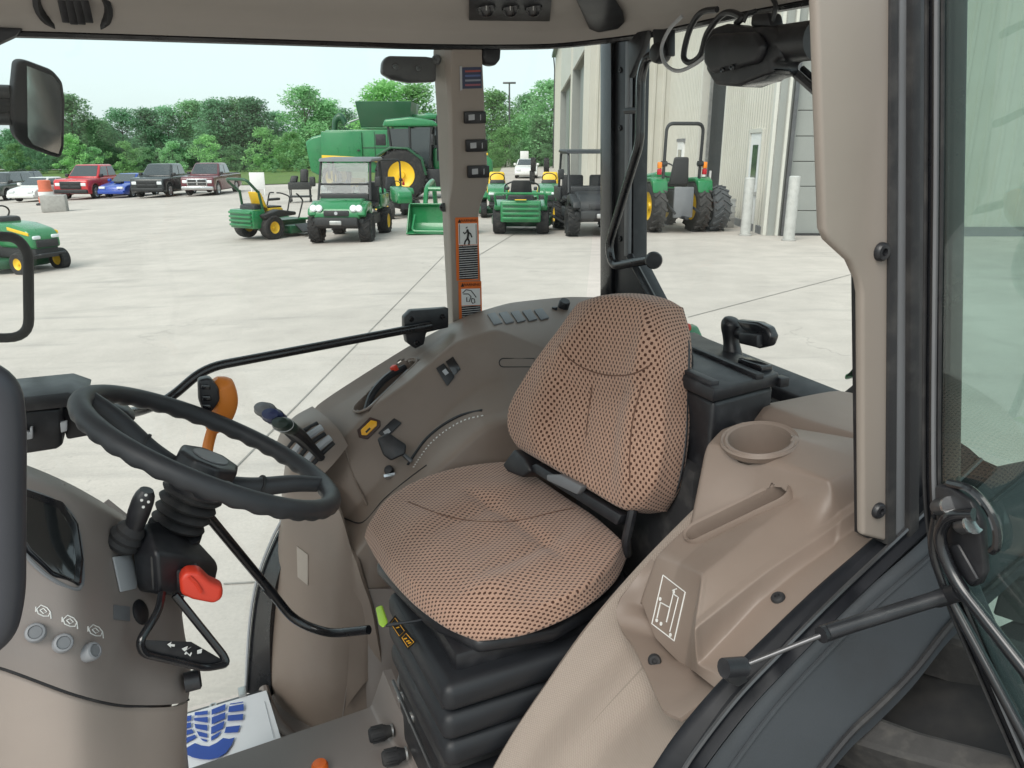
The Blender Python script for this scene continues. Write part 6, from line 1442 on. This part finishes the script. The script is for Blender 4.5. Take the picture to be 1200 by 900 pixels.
wobj('knob_ridge', tube(spline([Pr(x, y, .493) for x, y in ((222, 676), (230, 684), (236, 694))], 4), .003, 6), RED, rk)
wobj('column_tube', tube([hc - wn * .10, W(.93, .66, -.72), W(.99, .66, -1.0)], .045, 14), BLACK, stw)
# stalk with symbols
stk = wobj('signal_stalk', tube(spline([Pr(142, 637, .55), Pr(155, 622, .55), Pr(163, 600, .545), Pr(172, 574, .54)], 5), [.012, .013, .013, .013, .013, .0135, .014, .0145, .015, .0155, .016, .016, .016, .0155, .014, .010], 12), BLACK, stw)
wobj('stalk_boot', lathe([(.024, 0), (.027, .006), (.024, .012), (.026, .018), (.021, .024), (.022, .03), (.015, .04)], Pr(141, 639, .555), (Pr(160, 612, .55) - Pr(140, 640, .555)).normalized(), 18), RUBBER, stw)
for x, y in ((171, 580), (166, 586), (174, 588), (168, 594)): wobj('stalk_symbol', lathe([(.0022, 0), (.0022, .001)], Pr(x, y, .523), NL, 8), INKW, stk)
# tilt pedal loop with its printed plate
tp = [Pr(190, 695, .50), Pr(186, 716, .475), Pr(163, 752, .44), Pr(168, 766, .44), Pr(240, 783, .47), Pr(266, 778, .48), Pr(262, 768, .485), Pr(205, 697, .51)]
lp = wobj('pedal_loop', tube(rounded(tp, .015, 4), .0062, 9), GLOSSB, stw)
pp_ = wobj('pedal_plate', bevelled(prism([Pr(x, y, r) for x, y, r in ((166, 750, .445), (224, 752, .47), (262, 774, .485), (240, 780, .475), (172, 764, .445))], (CP - Pr(210, 765, .53)).normalized() * .004), .001), BLACK, lp)
def Pq(x, y): return Pr(x, y, .4385 + (x - 166) * .00042)
for q in ([(196, 755), (201, 752), (200, 754.5), (205, 755), (204.5, 757.5), (200, 757), (200.5, 759)], [(213, 760), (220, 757), (219, 761), (224, 758), (216, 763)], [(216, 766), (218, 763), (222, 767), (224, 764), (225, 765), (223, 769), (219, 765.5), (217.5, 767)], [(231, 762), (237, 760), (236, 765), (231, 766)]):
    wobj('pedal_symbol', prism([Pq(*p) for p in q], NL * .0008), INKW, pp_)
# hand lever with orange grip behind the wheel
hl_ = thing('joystick', 'orange joystick grip with a black button pad behind the steering wheel', 'joystick', Pr(245, 520, .9))
d0 = Pr(245, 525, .90)
wobj('stem', tube(spline([Pr(222, 600, .80), Pr(238, 560, .87), Pr(244, 522, .90), Pr(250, 500, .90)], 5), [.010] * 6 + [.011] * 10, 10), ORANGE, hl_)
wobj('grip', tube(spline([Pr(247, 505, .90), Pr(257, 492, .90), Pr(262, 473, .90), Pr(258, 455, .90), Pr(250, 446, .90)], 5), [.012 + .016 * math.sin(min(1, k / 13) * 1.6) if k < 17 else .028 - (k - 16) * .004 for k in range(21)], 16), ORANGE, hl_)
bpz = wobj('button_pad', bevelled(prism([Pr(x, y, .868) for x, y in ((232, 446), (246, 443), (257, 456), (258, 470), (248, 484), (238, 484), (233, 470))], (0, 0, 0), TR * .03), .006, 3), BLACK, hl_)
for x, y in ((241, 453), (242, 466), (242, 476)): wobj('thumb_button', bevelled(prism([Pr(x + a, y + b_, .867) for a, b_ in ((-5, -3), (5, -3), (6, 3), (-5, 3))], NL * .006), .0025), GLOSSB, bpz)

# ================================================================== DASHBOARD
db = thing('dashboard', 'grey brown dashboard with a dark display and three push knobs', 'dashboard', W(1.05, .5, -1.45))
dg = [
 [(-70, 520, .72), (25, 543, .70), (88, 570, .68), (150, 607, .69), (198, 642, .67)],
 [(-70, 530, .58), (22, 552, .57), (86, 578, .56), (148, 613, .60), (202, 652, .63)],
 [(-70, 560, .52), (20, 578, .515), (84, 602, .51), (144, 634, .57), (208, 680, .64)],
 [(-70, 640, .44), (20, 655, .44), (86, 672, .44), (145, 692, .52), (216, 740, .60)],
 [(-70, 700, .40), (20, 716, .40), (90, 735, .40), (150, 752, .47), (222, 775, .56)],
 [(-70, 745, .38), (10, 762, .38), (90, 792, .38), (152, 806, .44), (223, 798, .53)],
 [(-70, 764, .375), (6, 783, .375), (92, 814, .376), (154, 826, .43), (221, 819, .52)]]
upm = patch(rows(dg), 6, 6, 0, ten=.4); BV_D = BVHTree.FromBMesh(upm); upm.free()
def ond(px, py, off=0.0):
    d = ray(px, py).normalized(); h = BV_D.ray_cast(CP, d)
    return (h[0] if h[0] is not None else BV_D.find_nearest(Pr(px, py, .45))[0]) - d * off
def ond_n(px, py):
    h = BV_D.ray_cast(CP, ray(px, py).normalized())
    return h[1] if h[1].dot(CP - h[0]) > 0 else -h[1]
dfull = [r_ + [p_] for r_, p_ in zip(rows(dg), [W(1.0, .88, -.64), W(.99, .88, -.66), W(.97, .88, -.70), W(.95, .88, -.80), W(.93, .88, -.88), W(.92, .88, -.94), W(.92, .88, -.98)])]
dfull = [[W(1.25, .9, -.50)] * 0 + r_ for r_ in dfull]
dfull = [[r_[0] + (r_[0] - r_[1]) * 3.0 + TR * .12, r_[0] + (r_[0] - r_[1]) * 1.2 + TR * .03] + r_ for r_ in dfull]
us = wobj('upper_shell', patch(dfull, 8, 7, .01, ten=.4), TAUPE, db)
lg_ = [[(-70, 767, .380), (6, 786, .380), (92, 817, .381), (154, 829, .435), (220, 822, .525)], [(-70, 775, .376), (6, 792, .376), (92, 823, .376), (154, 835, .43), (219, 828, .52)], [(-70, 860, .36), (6, 870, .36), (92, 880, .36), (154, 886, .41), (215, 880, .50)], [(-70, 990, .35), (6, 1000, .35), (92, 1000, .35), (154, 1000, .40), (207, 1000, .49)]]
lfull = [r_ + [p_] for r_, p_ in zip(rows(lg_), [W(.92, .88, -.99), W(.92, .88, -1.0), W(.93, .88, -1.2), W(.94, .88, -1.45)])]
lfull = [[r_[0] + (r_[0] - r_[1]) * 3.0 + TR * .12, r_[0] + (r_[0] - r_[1]) * 1.2 + TR * .03] + r_ for r_ in lfull]
wobj('lower_shell', patch(lfull, 6, 6, .01, ten=.4), LOWDASH, db)
wobj('shell_seam', tube(spline([ond(-60, 766), Pr(6, 784.5, .379), Pr(92, 815.5, .380), Pr(154, 827.5, .434), Pr(221, 820, .523)], 6), .0022, 6), RUBBER, db)
# instrument display
dsp = [(22, 575), (72, 592), (90, 618), (96, 660), (93, 690), (60, 678), (30, 650), (14, 620)]
bz = wobj('display_bezel', bevelled(prism([ond(x, y, -.006) for x, y in dsp], ond_n(60, 640) * .014), .005, 2), GLOSSB, db)
dsi = [(26, 581), (69, 597), (84, 621), (89, 656), (87, 681), (62, 670), (36, 645), (20, 618)]
wobj('display_glass', bevelled(prism([ond(x, y, .008) for x, y in dsi], ond_n(60, 640) * .003), .001), mat('display_glass', (.012, .014, .015), .06, var=.1, coat=1), bz)
wobj('bezel_edge', tube(spline([ond(x, y, .002) for x, y in dsp], 4, closed=True), .0028, 6, closed=True), MIDG, bz)
for i, (x, y) in enumerate(((42, 742), (73, 754), (103, 765))):
    n = ond_n(x, y); p = ond(x, y)
    k_ = wobj('push_knob', lathe([(.0125, -.002), (.0125, .010), (.011, .013), (.0085, .014), (.0080, .011), (1e-4, .011)], p, (n + U * .35).normalized(), 18), mat('knob_grey', (.24, .245, .26), .45), db)
    wobj('knob_face', lathe([(.0078, .0112), (.0078, .0125), (1e-4, .0128)], p, (n + U * .35).normalized(), 16), MIDG, k_)
    sx, sy = x + 9, y - 25
    for q in ([(-8, -3), (-3, -8), (4, -5), (8, 0), (6, 5), (0, 5), (-6, 2), (-8, -3)], [(-4, -2), (0, -4), (4, 0), (0, 2), (-4, -2)], [(8, 0), (9, 8)], [(-9, -6), (-9, 0)]):
        wobj('lamp_symbol', tube([ond(sx + a, sy + b_, .0008) for a, b_ in q], .0008, 4), INKW, us)
wobj('column_plate', bevelled(prism([ond(x, y, .002) for x, y in ((131, 653), (152, 650), (160, 676), (158, 690), (140, 694))], ond_n(145, 672) * .003), .001), LIGHTG, db)
wobj('blank_plug', lathe([(.02, -.002), (.02, .004), (.017, .006), (1e-4, .006)], ond(163, 718), ond_n(163, 718), 18), BLACK, db)
wobj('faint_label', prism([ond(x, y, .001) for x, y in ((133, 709), (152, 711), (152, 728), (133, 726))], ond_n(142, 718) * .0006), MIDG, db)
for x, y in ((66, 574), (86, 587)): wobj('clip', bevelled(obox(Pr(x, y, .60), TF * .012, TR * .01, U * .006), .002), TAUPE, db)
wobj('side_button', lathe([(.016, -.01), (.016, .012), (.012, .015)], Pr(224, 798, .50), (-TF).normalized(), 14), BLACK, db)
# black latch box beyond the dashboard, with pale clips
lb2 = thing('latch_box', 'black box with two pale clips behind the steering wheel at the front post', 'box', Pr(65, 500, 1.15))
wobj('box', bevelled(prism([Pr(x, y, 1.12) for x, y in ((12, 482), (72, 478), (74, 522), (66, 527), (28, 533), (14, 522))], (0, 0, 0), TR * .12), .008, 3), BLACK, lb2)
wobj('cover', bevelled(prism([Pr(x, y, 1.10) for x, y in ((5, 468), (80, 460), (104, 468), (82, 477), (5, 486))], (0, 0, 0), TR * .16), .004), BLACK, lb2)
wobj('arm', bevelled(prism([Pr(x, y, 1.16) for x, y in ((70, 480), (110, 466), (150, 482), (160, 492), (122, 508), (78, 516))], (0, 0, 0), TR * .05), .006), BLACK, lb2)
for q in ([(20, 500), (30, 498), (30, 503), (36, 505), (36, 499), (39, 499), (39, 512), (22, 515)], [(71, 494), (79, 492), (79, 503), (72, 505)]): wobj('clip', bevelled(prism([Pr(x, y, 1.112) for x, y in q], NL * .012), .001), LIGHTG, lb2)

# ================================================================== PAPER MAT WITH THE BLUE TREAD EMBLEM
pmt = thing('paper_floor_mat', 'white paper floor mat with a blue tread emblem on the cab floor', 'floor mat', Pz(260, 850, -1.385))
zM = -1.383
wobj('sheet', patch([[Pz(150, 858, zM), Pz(215, 838, zM), Pz(265, 823, zM), Pz(312, 809, zM)], [Pz(140, 905, zM), Pz(210, 885, zM + .004), Pz(268, 862, zM + .003), Pz(321, 838, zM)], [Pz(120, 960, zM), Pz(200, 925, zM), Pz(262, 898, zM), Pz(330, 868, zM)]], 5, 5, .0012), PAPER, pmt)
wobj('fold_line', tube([Pz(310, 822, zM + .002), Pz(321, 865, zM + .0025)], .0007, 4), LIGHTG, pmt)
EM = [[(45, 335), (68, 318), (95, 303), (120, 313), (150, 316), (180, 302), (205, 283), (228, 287), (250, 281), (238, 310), (215, 342), (185, 360), (150, 367), (115, 365), (85, 358), (60, 346)],
 [(228, 160), (285, 150), (285, 175), (225, 182)], [(223, 195), (284, 189), (281, 212), (222, 216)], [(216, 240), (272, 234), (262, 260), (210, 263)], [(232, 149), (283, 141), (284, 144), (230, 153)],
 [(160, 172), (215, 150), (213, 172), (160, 192)], [(160, 203), (214, 183), (212, 206), (160, 230)], [(158, 241), (211, 216), (204, 245), (158, 268)], [(158, 278), (199, 255), (185, 276), (158, 294)],
 [(94, 183), (145, 176), (145, 190), (94, 195)], [(92, 205), (145, 201), (145, 223), (92, 215)], [(93, 228), (143, 233), (143, 255), (97, 245)], [(101, 256), (143, 266), (143, 282), (111, 275)], [(116, 284), (143, 291), (140, 298), (126, 294)],
 [(52, 200), (82, 194), (80, 214), (47, 221)], [(46, 229), (79, 222), (81, 240), (41, 251)], [(39, 259), (83, 248), (91, 262), (34, 279)], [(33, 292), (95, 270), (101, 281), (40, 315)]]
for q in EM:
    pts = [Pz(200 + x / 3.3333, 780 + y / 3.3333, zM + .0065) for x, y in q]
    wobj('tread_mark', prism(pts, (0, 0, .0006)), BLUEINK, pmt, smooth=False)

# ================================================================== BOX AND CLAMP BEHIND THE SEAT, REAR FITTINGS
bxt = thing('storage_box', 'black lidded storage box behind the seat', 'storage box', Pz(850, 440, -.75))
wobj('body', bevelled(prism([W(-.055, .428, -.458), W(-.232, .458, -.458), W(-.30, .80, -.458), W(-.07, .80, -.458)], (0, 0, -.33)), .012, 3), BLACK, bxt)
ld = wobj('lid', bevelled(prism([W(-.047, .421, -.458), W(-.237, .452, -.458), W(-.308, .81, -.458), W(-.062, .81, -.458)], (0, 0, .028)), .006), BLACK, bxt)
for a, b_ in (((.0, .06), (.0, .94)), ((.55, .06), (.55, .94))):
    p = W(-.065 - a[0] * .20, .44, -.428); q = W(-.075 - a[0] * .24, .78, -.428)
    wobj('lid_rib', bevelled(obox((p + q) / 2, (q - p) / 2, TF * .010, U * .006), .002), BLACK, ld)
wobj('latch', bevelled(obox(W(-.215, .50, -.424), TF * .015, TR * .035, U * .008), .003), GLOSSB, bxt)
wobj('side_tab', bevelled(obox(W(-.245, .455, -.45), TF * .012, TR * .012, U * .010), .003), BLACK, bxt)
wobj('inner_box', bevelled(prism([W(-.03, .44, -.60), W(-.30, .44, -.60), W(-.30, .9, -.60), W(-.03, .9, -.60)], (0, 0, -.5)), .02), RUBBER, bxt)
pmn = thing('phone_clamp', 'black swivelling phone clamp standing on the storage box', 'clamp', W(-.27, .6, -.43))
cb_ = Pf(860, 418, -.27)
def Pk(x, y): return Pf(x, y, -.27)
wobj('stem', tube(spline([Pk(859, 419), Pk(857, 400), Pk(857, 380), Pk(859, 374)], 5), [.022, .021, .020, .019, .018, .0175, .018, .019, .021, .022, .022, .022, .021, .020, .017, .012], 14), BLACK, pmn)
wobj('ball_joint', lathe([(.006, -.03), (.014, -.02), (.017, 0), (.014, .02), (.006, .03)], Pk(874, 391), (Pk(890, 392) - Pk(860, 390)).normalized(), 16), BLACK, pmn)
wobj('back_plate', bevelled(prism([Pk(x, y) for x, y in ((866, 374), (892, 377), (904, 383), (909, 394), (905, 405), (893, 408), (880, 404), (874, 386))], TF * -.012, TF * .012), .006, 3), GLOSSB, pmn)
wobj('jaw', bevelled(prism([Pk(x, y) for x, y in ((878, 388), (900, 391), (900, 406), (878, 401))], TF * .012, TF * .03), .004), BLACK, pmn)
# rear wiper motor with its cables
wm = thing('wiper_motor', 'black wiper motor housing with looped cables under the roof edge', 'wiper motor', Pf(905, 65, -.36))
def Pm(x, y): return Pf(x, y, -.36)
wobj('housing', bevelled(prism([Pm(x, y) for x, y in ((855, 52), (866, 35), (882, 30), (902, 34), (934, 33), (948, 40), (948, 70), (938, 76), (938, 88), (925, 92), (896, 103), (868, 101), (858, 84))], (0, 0, 0), TF * .075), .016, 4), BLACK, wm)
wobj('motor_can', tube([Pm(930, 53) + TF * .04, Pm(976, 48) + TF * .04], .036, 20), BLACK, wm)
wobj('front_lobe', bevelled(prism([Pm(x, y) for x, y in ((862, 56), (872, 42), (925, 40), (936, 56), (926, 76), (900, 82), (870, 88), (862, 76))], TF * .07, TF * .092), .010, 3), BLACK, wm)
wobj('foot', bevelled(prism([Pm(x, y) for x, y in ((896, 96), (934, 78), (940, 84), (926, 96), (898, 103))], TF * .02, TF * .07), .005), GLOSSB, wm)
for x, y in ((887, 84), (899, 81)): bolt(wm, Pm(x, y) + TF * .094, TF, .006, GLOSSB)
wobj('top_clip', bevelled(prism([Pm(x, y) for x, y in ((906, 18), (926, 16), (930, 34), (904, 34))], TF * .02, TF * .06), .008), BLACK, wm)
for pth, rd, m in (([(884, 30), (890, 22), (868, 17), (846, 40), (836, 66), (822, 74), (814, 66), (820, 36), (832, 16), (850, 12)], .007, BLACK), ([(893, 28), (897, 18), (905, 14)], .004, BLACK), ([(856, 60), (834, 76), (812, 84), (796, 76), (790, 58), (798, 36), (812, 20)], .0045, LIGHTG), ([(926, 30), (930, 10), (925, 0)], .005, BLACK)):
    wobj('cable', tube(spline([Pm(x, y) + TF * (.05 - .003 * i) for i, (x, y) in enumerate(pth)], 7), rd, 8), m, wm)
wobj('wiper_arm', tube([Pm(930, 84) + TF * .0, Pm(975, 124)], .009, 8), STEELD, wm); wobj('wiper_arm', tube([Pm(936, 80) - TF * .01, Pm(978, 114)], .006, 8), BLACK, wm)
# bent window handle on the rear pane
gh = thing('grab_bar', 'long bent black grab bar with a round knob beside the corner post', 'grab bar', Pf(750, 180, -.33))
def Ph(x, y): return Pf(x, y, -.335)
wobj('tube', tube(rounded([Ph(776, 62), Ph(757, 68), Ph(751, 90), Ph(750, 166), Ph(713, 288), Ph(718, 312), Ph(764, 304)], .03, 6), .0125, 12), GLOSSB, gh)
wobj('top_mount', bevelled(lathe([(.022, -.02), (.026, 0), (.022, .02)], Ph(774, 62), TF, 18), .004), BLACK, gh); wobj('mount_plate', bevelled(prism([Ph(764, 34), Ph(784, 34), Ph(784, 66), Ph(766, 66)], TF * -.02), .004), BLACK, gh)
wobj('knob', lathe([(.020, -.012), (.023, -.006), (.023, .006), (.020, .012), (1e-4, .013)], Ph(766, 305), (TF * .5 - TR * .86 + U * .05).normalized(), 22), BLACK, gh)
wobj('clip', tube([Ph(733, 130), Ph(752, 129)], .008, 8), BLACK, gh)
# inner bracket on the far pillar's top and the knob beside it
ib = thing('mirror_bracket', 'flat black bracket sticking out left of the switch pillar top', 'bracket', Pr(480, 80, 1.47))
wobj('arm', bevelled(prism([Pr(x, y, 1.46) for x, y in ((449, 72), (455, 65), (500, 66), (512, 68), (512, 96), (480, 97), (460, 93), (448, 86))], (0, 0, 0), TR * .03), .008, 3), BLACK, ib)
for x, y in ((463, 78), (490, 80)): bolt(ib, Pr(x, y, 1.459), NL, .009, GLOSSB)
kb = thing('window_catch', 'round black window catch hanging under the roof right of the switch pillar', 'window catch', Pr(577, 60, 1.44))
wobj('cap', bevelled(prism([Pr(x, y, 1.41) for x, y in ((567, 55), (588, 55), (587, 70), (581, 77), (572, 76), (566, 68))], (0, 0, 0), TR * .04), .008, 3), BLACK, kb)
wobj('stalk', tube([Pr(576, 50, 1.44), Pr(577, 64, 1.42)], .012, 10), BLACK, kb)
# outside rear view mirror and its loop
mr = thing('wing_mirror', 'tall black wing mirror outside the far window at the left edge', 'mirror', Pr(45, 130, 1.75))
mnn = (NL * .94 - TF * .3 - U * .15).normalized(); M0 = Pr(46, 130, 1.72)
def Pmr(x, y): return _plane(x, y, M0, mnn)
mo = [(20, 72), (30, 70), (62, 82), (74, 96), (77, 118), (76, 172), (72, 186), (60, 183), (30, 172), (18, 160), (14, 130)]
wobj('shell', bevelled(prism([Pmr(*p) for p in mo], (0, 0, 0), mnn * -.06), .012, 3), MBLK, mr)
mn = NL * .85 - TF * .5
wobj('mirror_glass', prism([Pmr(x, y) + mnn * .002 for x, y in ((31, 77), (60, 88), (69, 99), (72, 120), (71, 170), (68, 180), (58, 177), (38, 169), (32, 160))], mnn * .003), MIRR, mr)
wobj('arm', tube([Pr(20, 124, 1.75), Pr(-260, 130, 1.60)], .022, 10), MBLK, mr)
for y in (108, 138): wobj('arm_clamp', lathe([(.018, -.02), (.018, .02)], Pr(1, y, 1.74), TF, 12), BLACK, mr)
lp2 = thing('grab_loop', 'black tubular grab loop outside the far window at the left edge', 'grab rail', Pr(30, 340, 1.65))
wobj('tube', tube(rounded([Pr(-330, 262, 1.65), Pr(20, 278, 1.65), Pr(33, 296, 1.65), Pr(34, 396, 1.65), Pr(-330, 396, 1.65)], .05, 6), .0125, 12), MBLK, lp2)
hr = thing('door_handrail', 'thick dark handrail at the front door post on the left edge', 'handrail', Pr(10, 600, .03))
wobj('tube', tube(rounded([Pr(-60, 430, .03), Pr(4, 446, .03), Pr(10, 500, .03), Pr(10, 700, .03), Pr(0, 745, .03), Pr(-60, 775, .03)], .06, 7), .0125, 14), mat('soft_rail', (.032, .034, .042), .45, var=.06), hr)
hg = thing('hitch_part', 'green hitch part showing behind the near pillar through the rear window', 'hitch', Pf(1003, 440, -.85))
wobj('link', bevelled(prism([Pf(x, y, -.8) for x, y in ((1008, 408), (1022, 405), (1022, 470), (1004, 440), (988, 446), (989, 438), (1002, 436), (1005, 425))], TF * -.06), .01), GREEN, hg)
wobj('black_arm', bevelled(prism([Pf(x, y, -.79) for x, y in ((985, 462), (1012, 440), (1022, 440), (1022, 475), (990, 470))], TF * -.03), .005), BLACK, hg)
hg = thing('valve_lever', 'small green valve lever peeping out beside the backrest behind the rear window', 'lever', Pf(806, 400, -.6))
wobj('lever', bevelled(prism([Pf(x, y, -.55) for x, y in ((796, 380), (803, 384), (812, 404), (812, 410), (796, 410))], TF * -.05), .008), GREEN, hg); wobj('red_cap', lathe([(.012, -.01), (.012, .01)], Pf(804, 384, -.54), TF, 12), RED, hg)

# ================================================================== THE OPEN DOOR ON THE RIGHT EDGE
HT, HB = W(.11, -.05, .157), W(-.03, -.06, -.6)
dn_ = (HT - HB).normalized().cross((TR - TF * .2).normalized()).normalized()     # the door stands open, swung forward of square
if dn_.dot(CP - HB) < 0: dn_ = -dn_
def Pd(x, y, off=0.0): return _plane(x, y, HB + dn_ * off, dn_)
dr = thing('cab_door', 'open glass cab door with black frame at the right edge', 'cab door', Pd(1110, 640))
wobj('glass', prism([Pd(x, y) for x, y in ((1104, -60), (1330, -60), (1330, 930), (1222, 930), (1198, 872), (1130, 706), (1104, 650))], dn_ * .005), DGLASS, dr)
fr = wobj('frame', bevelled(prism([Pd(x, y, .004) for x, y in ((1082, -45), (1108, -45), (1104, 560), (1106, 640), (1132, 705), (1232, 935), (1204, 935), (1110, 720), (1088, 660), (1080, 600))], dn_ * -.03), .006, 2), GLOSSB, dr)
for o_, w_ in ((3, .0022), (15, .003), (22, .002)):
    wobj('frame_ridge', tube(spline([Pd(1083 + o_, -45, .006), Pd(1082 + o_, 200, .006), Pd(1080 + o_ * .95, 560, .006), Pd(1090 + o_ * .9, 655, .006), Pd(1112 + o_, 718, .006), Pd(1206 + o_, 935, .006)], 8), w_, 6), RUBBER if o_ != 15 else MIDG, fr)
wobj('inner_tube', tube(rounded([Pd(1142, 603, .02), Pd(1112, 603, .03), Pd(1098, 628, .03), Pd(1118, 680, .03), Pd(1260, 860, .03)], .03, 6), .0078, 10), GLOSSB, dr)
wobj('outer_tube', tube(rounded([Pd(1098, 606, .012), Pd(1092, 640, .014), Pd(1108, 690, .014), Pd(1210, 880, .014), Pd(1250, 960, .014)], .04, 6), .0070, 10), GLOSSB, dr)
lp_ = wobj('latch_plate', bevelled(prism([Pd(x, y, .006) for x, y in ((1104, 566), (1122, 568), (1146, 584), (1158, 608), (1162, 668), (1156, 682), (1146, 686), (1124, 650), (1106, 640))], dn_ * .012), .004), BLACK, dr)
wobj('latch_rim', tube(spline([Pd(x, y, .012) for x, y in ((1112, 566), (1138, 574), (1158, 596), (1168, 620), (1168, 640), (1162, 646))], 5), .005, 8), GLOSSB, lp_)
for x, y in ((1104, 594), (1131, 615)):
    wobj('latch_pin', lathe([(.010, -.012), (.011, .006), (.008, .012)], Pd(x, y, .022), (Pd(x - 10, y + 1) - Pd(x, y)).normalized(), 12), STEELD, lp_)
    wobj('pin_washer', lathe([(.012, -.002), (.012, .002)], Pd(x + 9, y - 1, .022), (Pd(x - 10, y + 1) - Pd(x, y)).normalized(), 12), CHROME, lp_)
wobj('latch_bracket', bevelled(prism([Pd(x, y, .016) for x, y in ((1114, 638), (1126, 636), (1150, 678), (1140, 686), (1122, 662))], dn_ * .006), .003), BLACK, lp_)
gs = wobj('gas_strut', tube([Pr(970, 741, -.075), Pd(1112, 697, .025)], .0095, 14), BLACK, dr)
sA, sB = Pr(864, 783, -.025), Pr(972, 740.5, -.0755)
wobj('piston_rod', tube([sA, sB], .0034, 10), STEELD, gs)
wobj('strut_collar', tube([Pr(962, 744, -.073), Pr(985, 736, -.074)], .0105, 14), BLACK, gs)
wobj('ball_socket', tube([Pr(848, 783, -.024), Pr(872, 781, -.026)], .0125, 14), BLACK, gs)
wobj('ball_bracket', bevelled(prism([Pr(x, y, -.012) for x, y in ((850, 790), (872, 786), (878, 798), (866, 806), (856, 802))], TR * .02), .003), STEELD, gs)
wobj('strut_socket', tube([Pd(1098, 702, .024), Pd(1126, 693, .026)], .011, 14), BLACK, gs)

# ================================================================== THE NEAR REAR TYRE
yaw = math.atan2(TF.y, TF.x)
tc_ = W(-.35, -.24, -1.46)
tt = thing('rear_tyre', 'large black rear tractor tyre with deep tread bars under the grey fender', 'tyre', tc_, yaw)
RT, WT = .745, .50
wobj_ = obj('carcass', lathe([(RT * .62, -WT * .42), (RT * .86, -WT * .52), (RT * .955, -WT * .46), (RT * .985, -WT * .3), (RT * .995, 0), (RT * .985, WT * .3), (RT * .955, WT * .46), (RT * .86, WT * .52), (RT * .62, WT * .42)], (0, 0, 0), (0, 1, 0), 72, cap=False), TYREF, tt)
for k in range(22):
    for s in (-1, 1):
        a = 2 * math.pi * (k + (.5 if s > 0 else 0)) / 22
        def at(y, da, h): aa = a + da; return Vector((math.cos(aa) * RT * h, y, math.sin(aa) * RT * h))
        secs = [(s * .015, .0, .04), (s * WT * .25, -.075, .042), (s * WT * .5, -.14, .05)]
        pts_lo = [at(y, da - w2, .97) for y, da, w2 in secs] + [at(y, da + w2, .97) for y, da, w2 in secs[::-1]]
        pts_hi = [at(y, da - w2 * .7, 1.07) for y, da, w2 in secs] + [at(y, da + w2 * .7, 1.07) for y, da, w2 in secs[::-1]]
        bm = bmesh.new(); lo = [bm.verts.new(p) for p in pts_lo]; hi = [bm.verts.new(p) for p in pts_hi]
        bm.faces.new(hi); n = len(lo)
        for i in range(n): bm.faces.new([lo[i], lo[(i + 1) % n], hi[(i + 1) % n], hi[i]])
        bmesh.ops.recalc_face_normals(bm, faces=bm.faces); obj('tread_bar', bevelled(bm, .006, 1), TYRE, wobj_)
obj('rim', lathe([(RT * .63, WT * .40), (RT * .60, WT * .42), (RT * .5, WT * .2), (RT * .2, WT * .1), (1e-3, WT * .1)], (0, 0, 0), (0, 1, 0), 48, cap=False), YELLOW, tt)
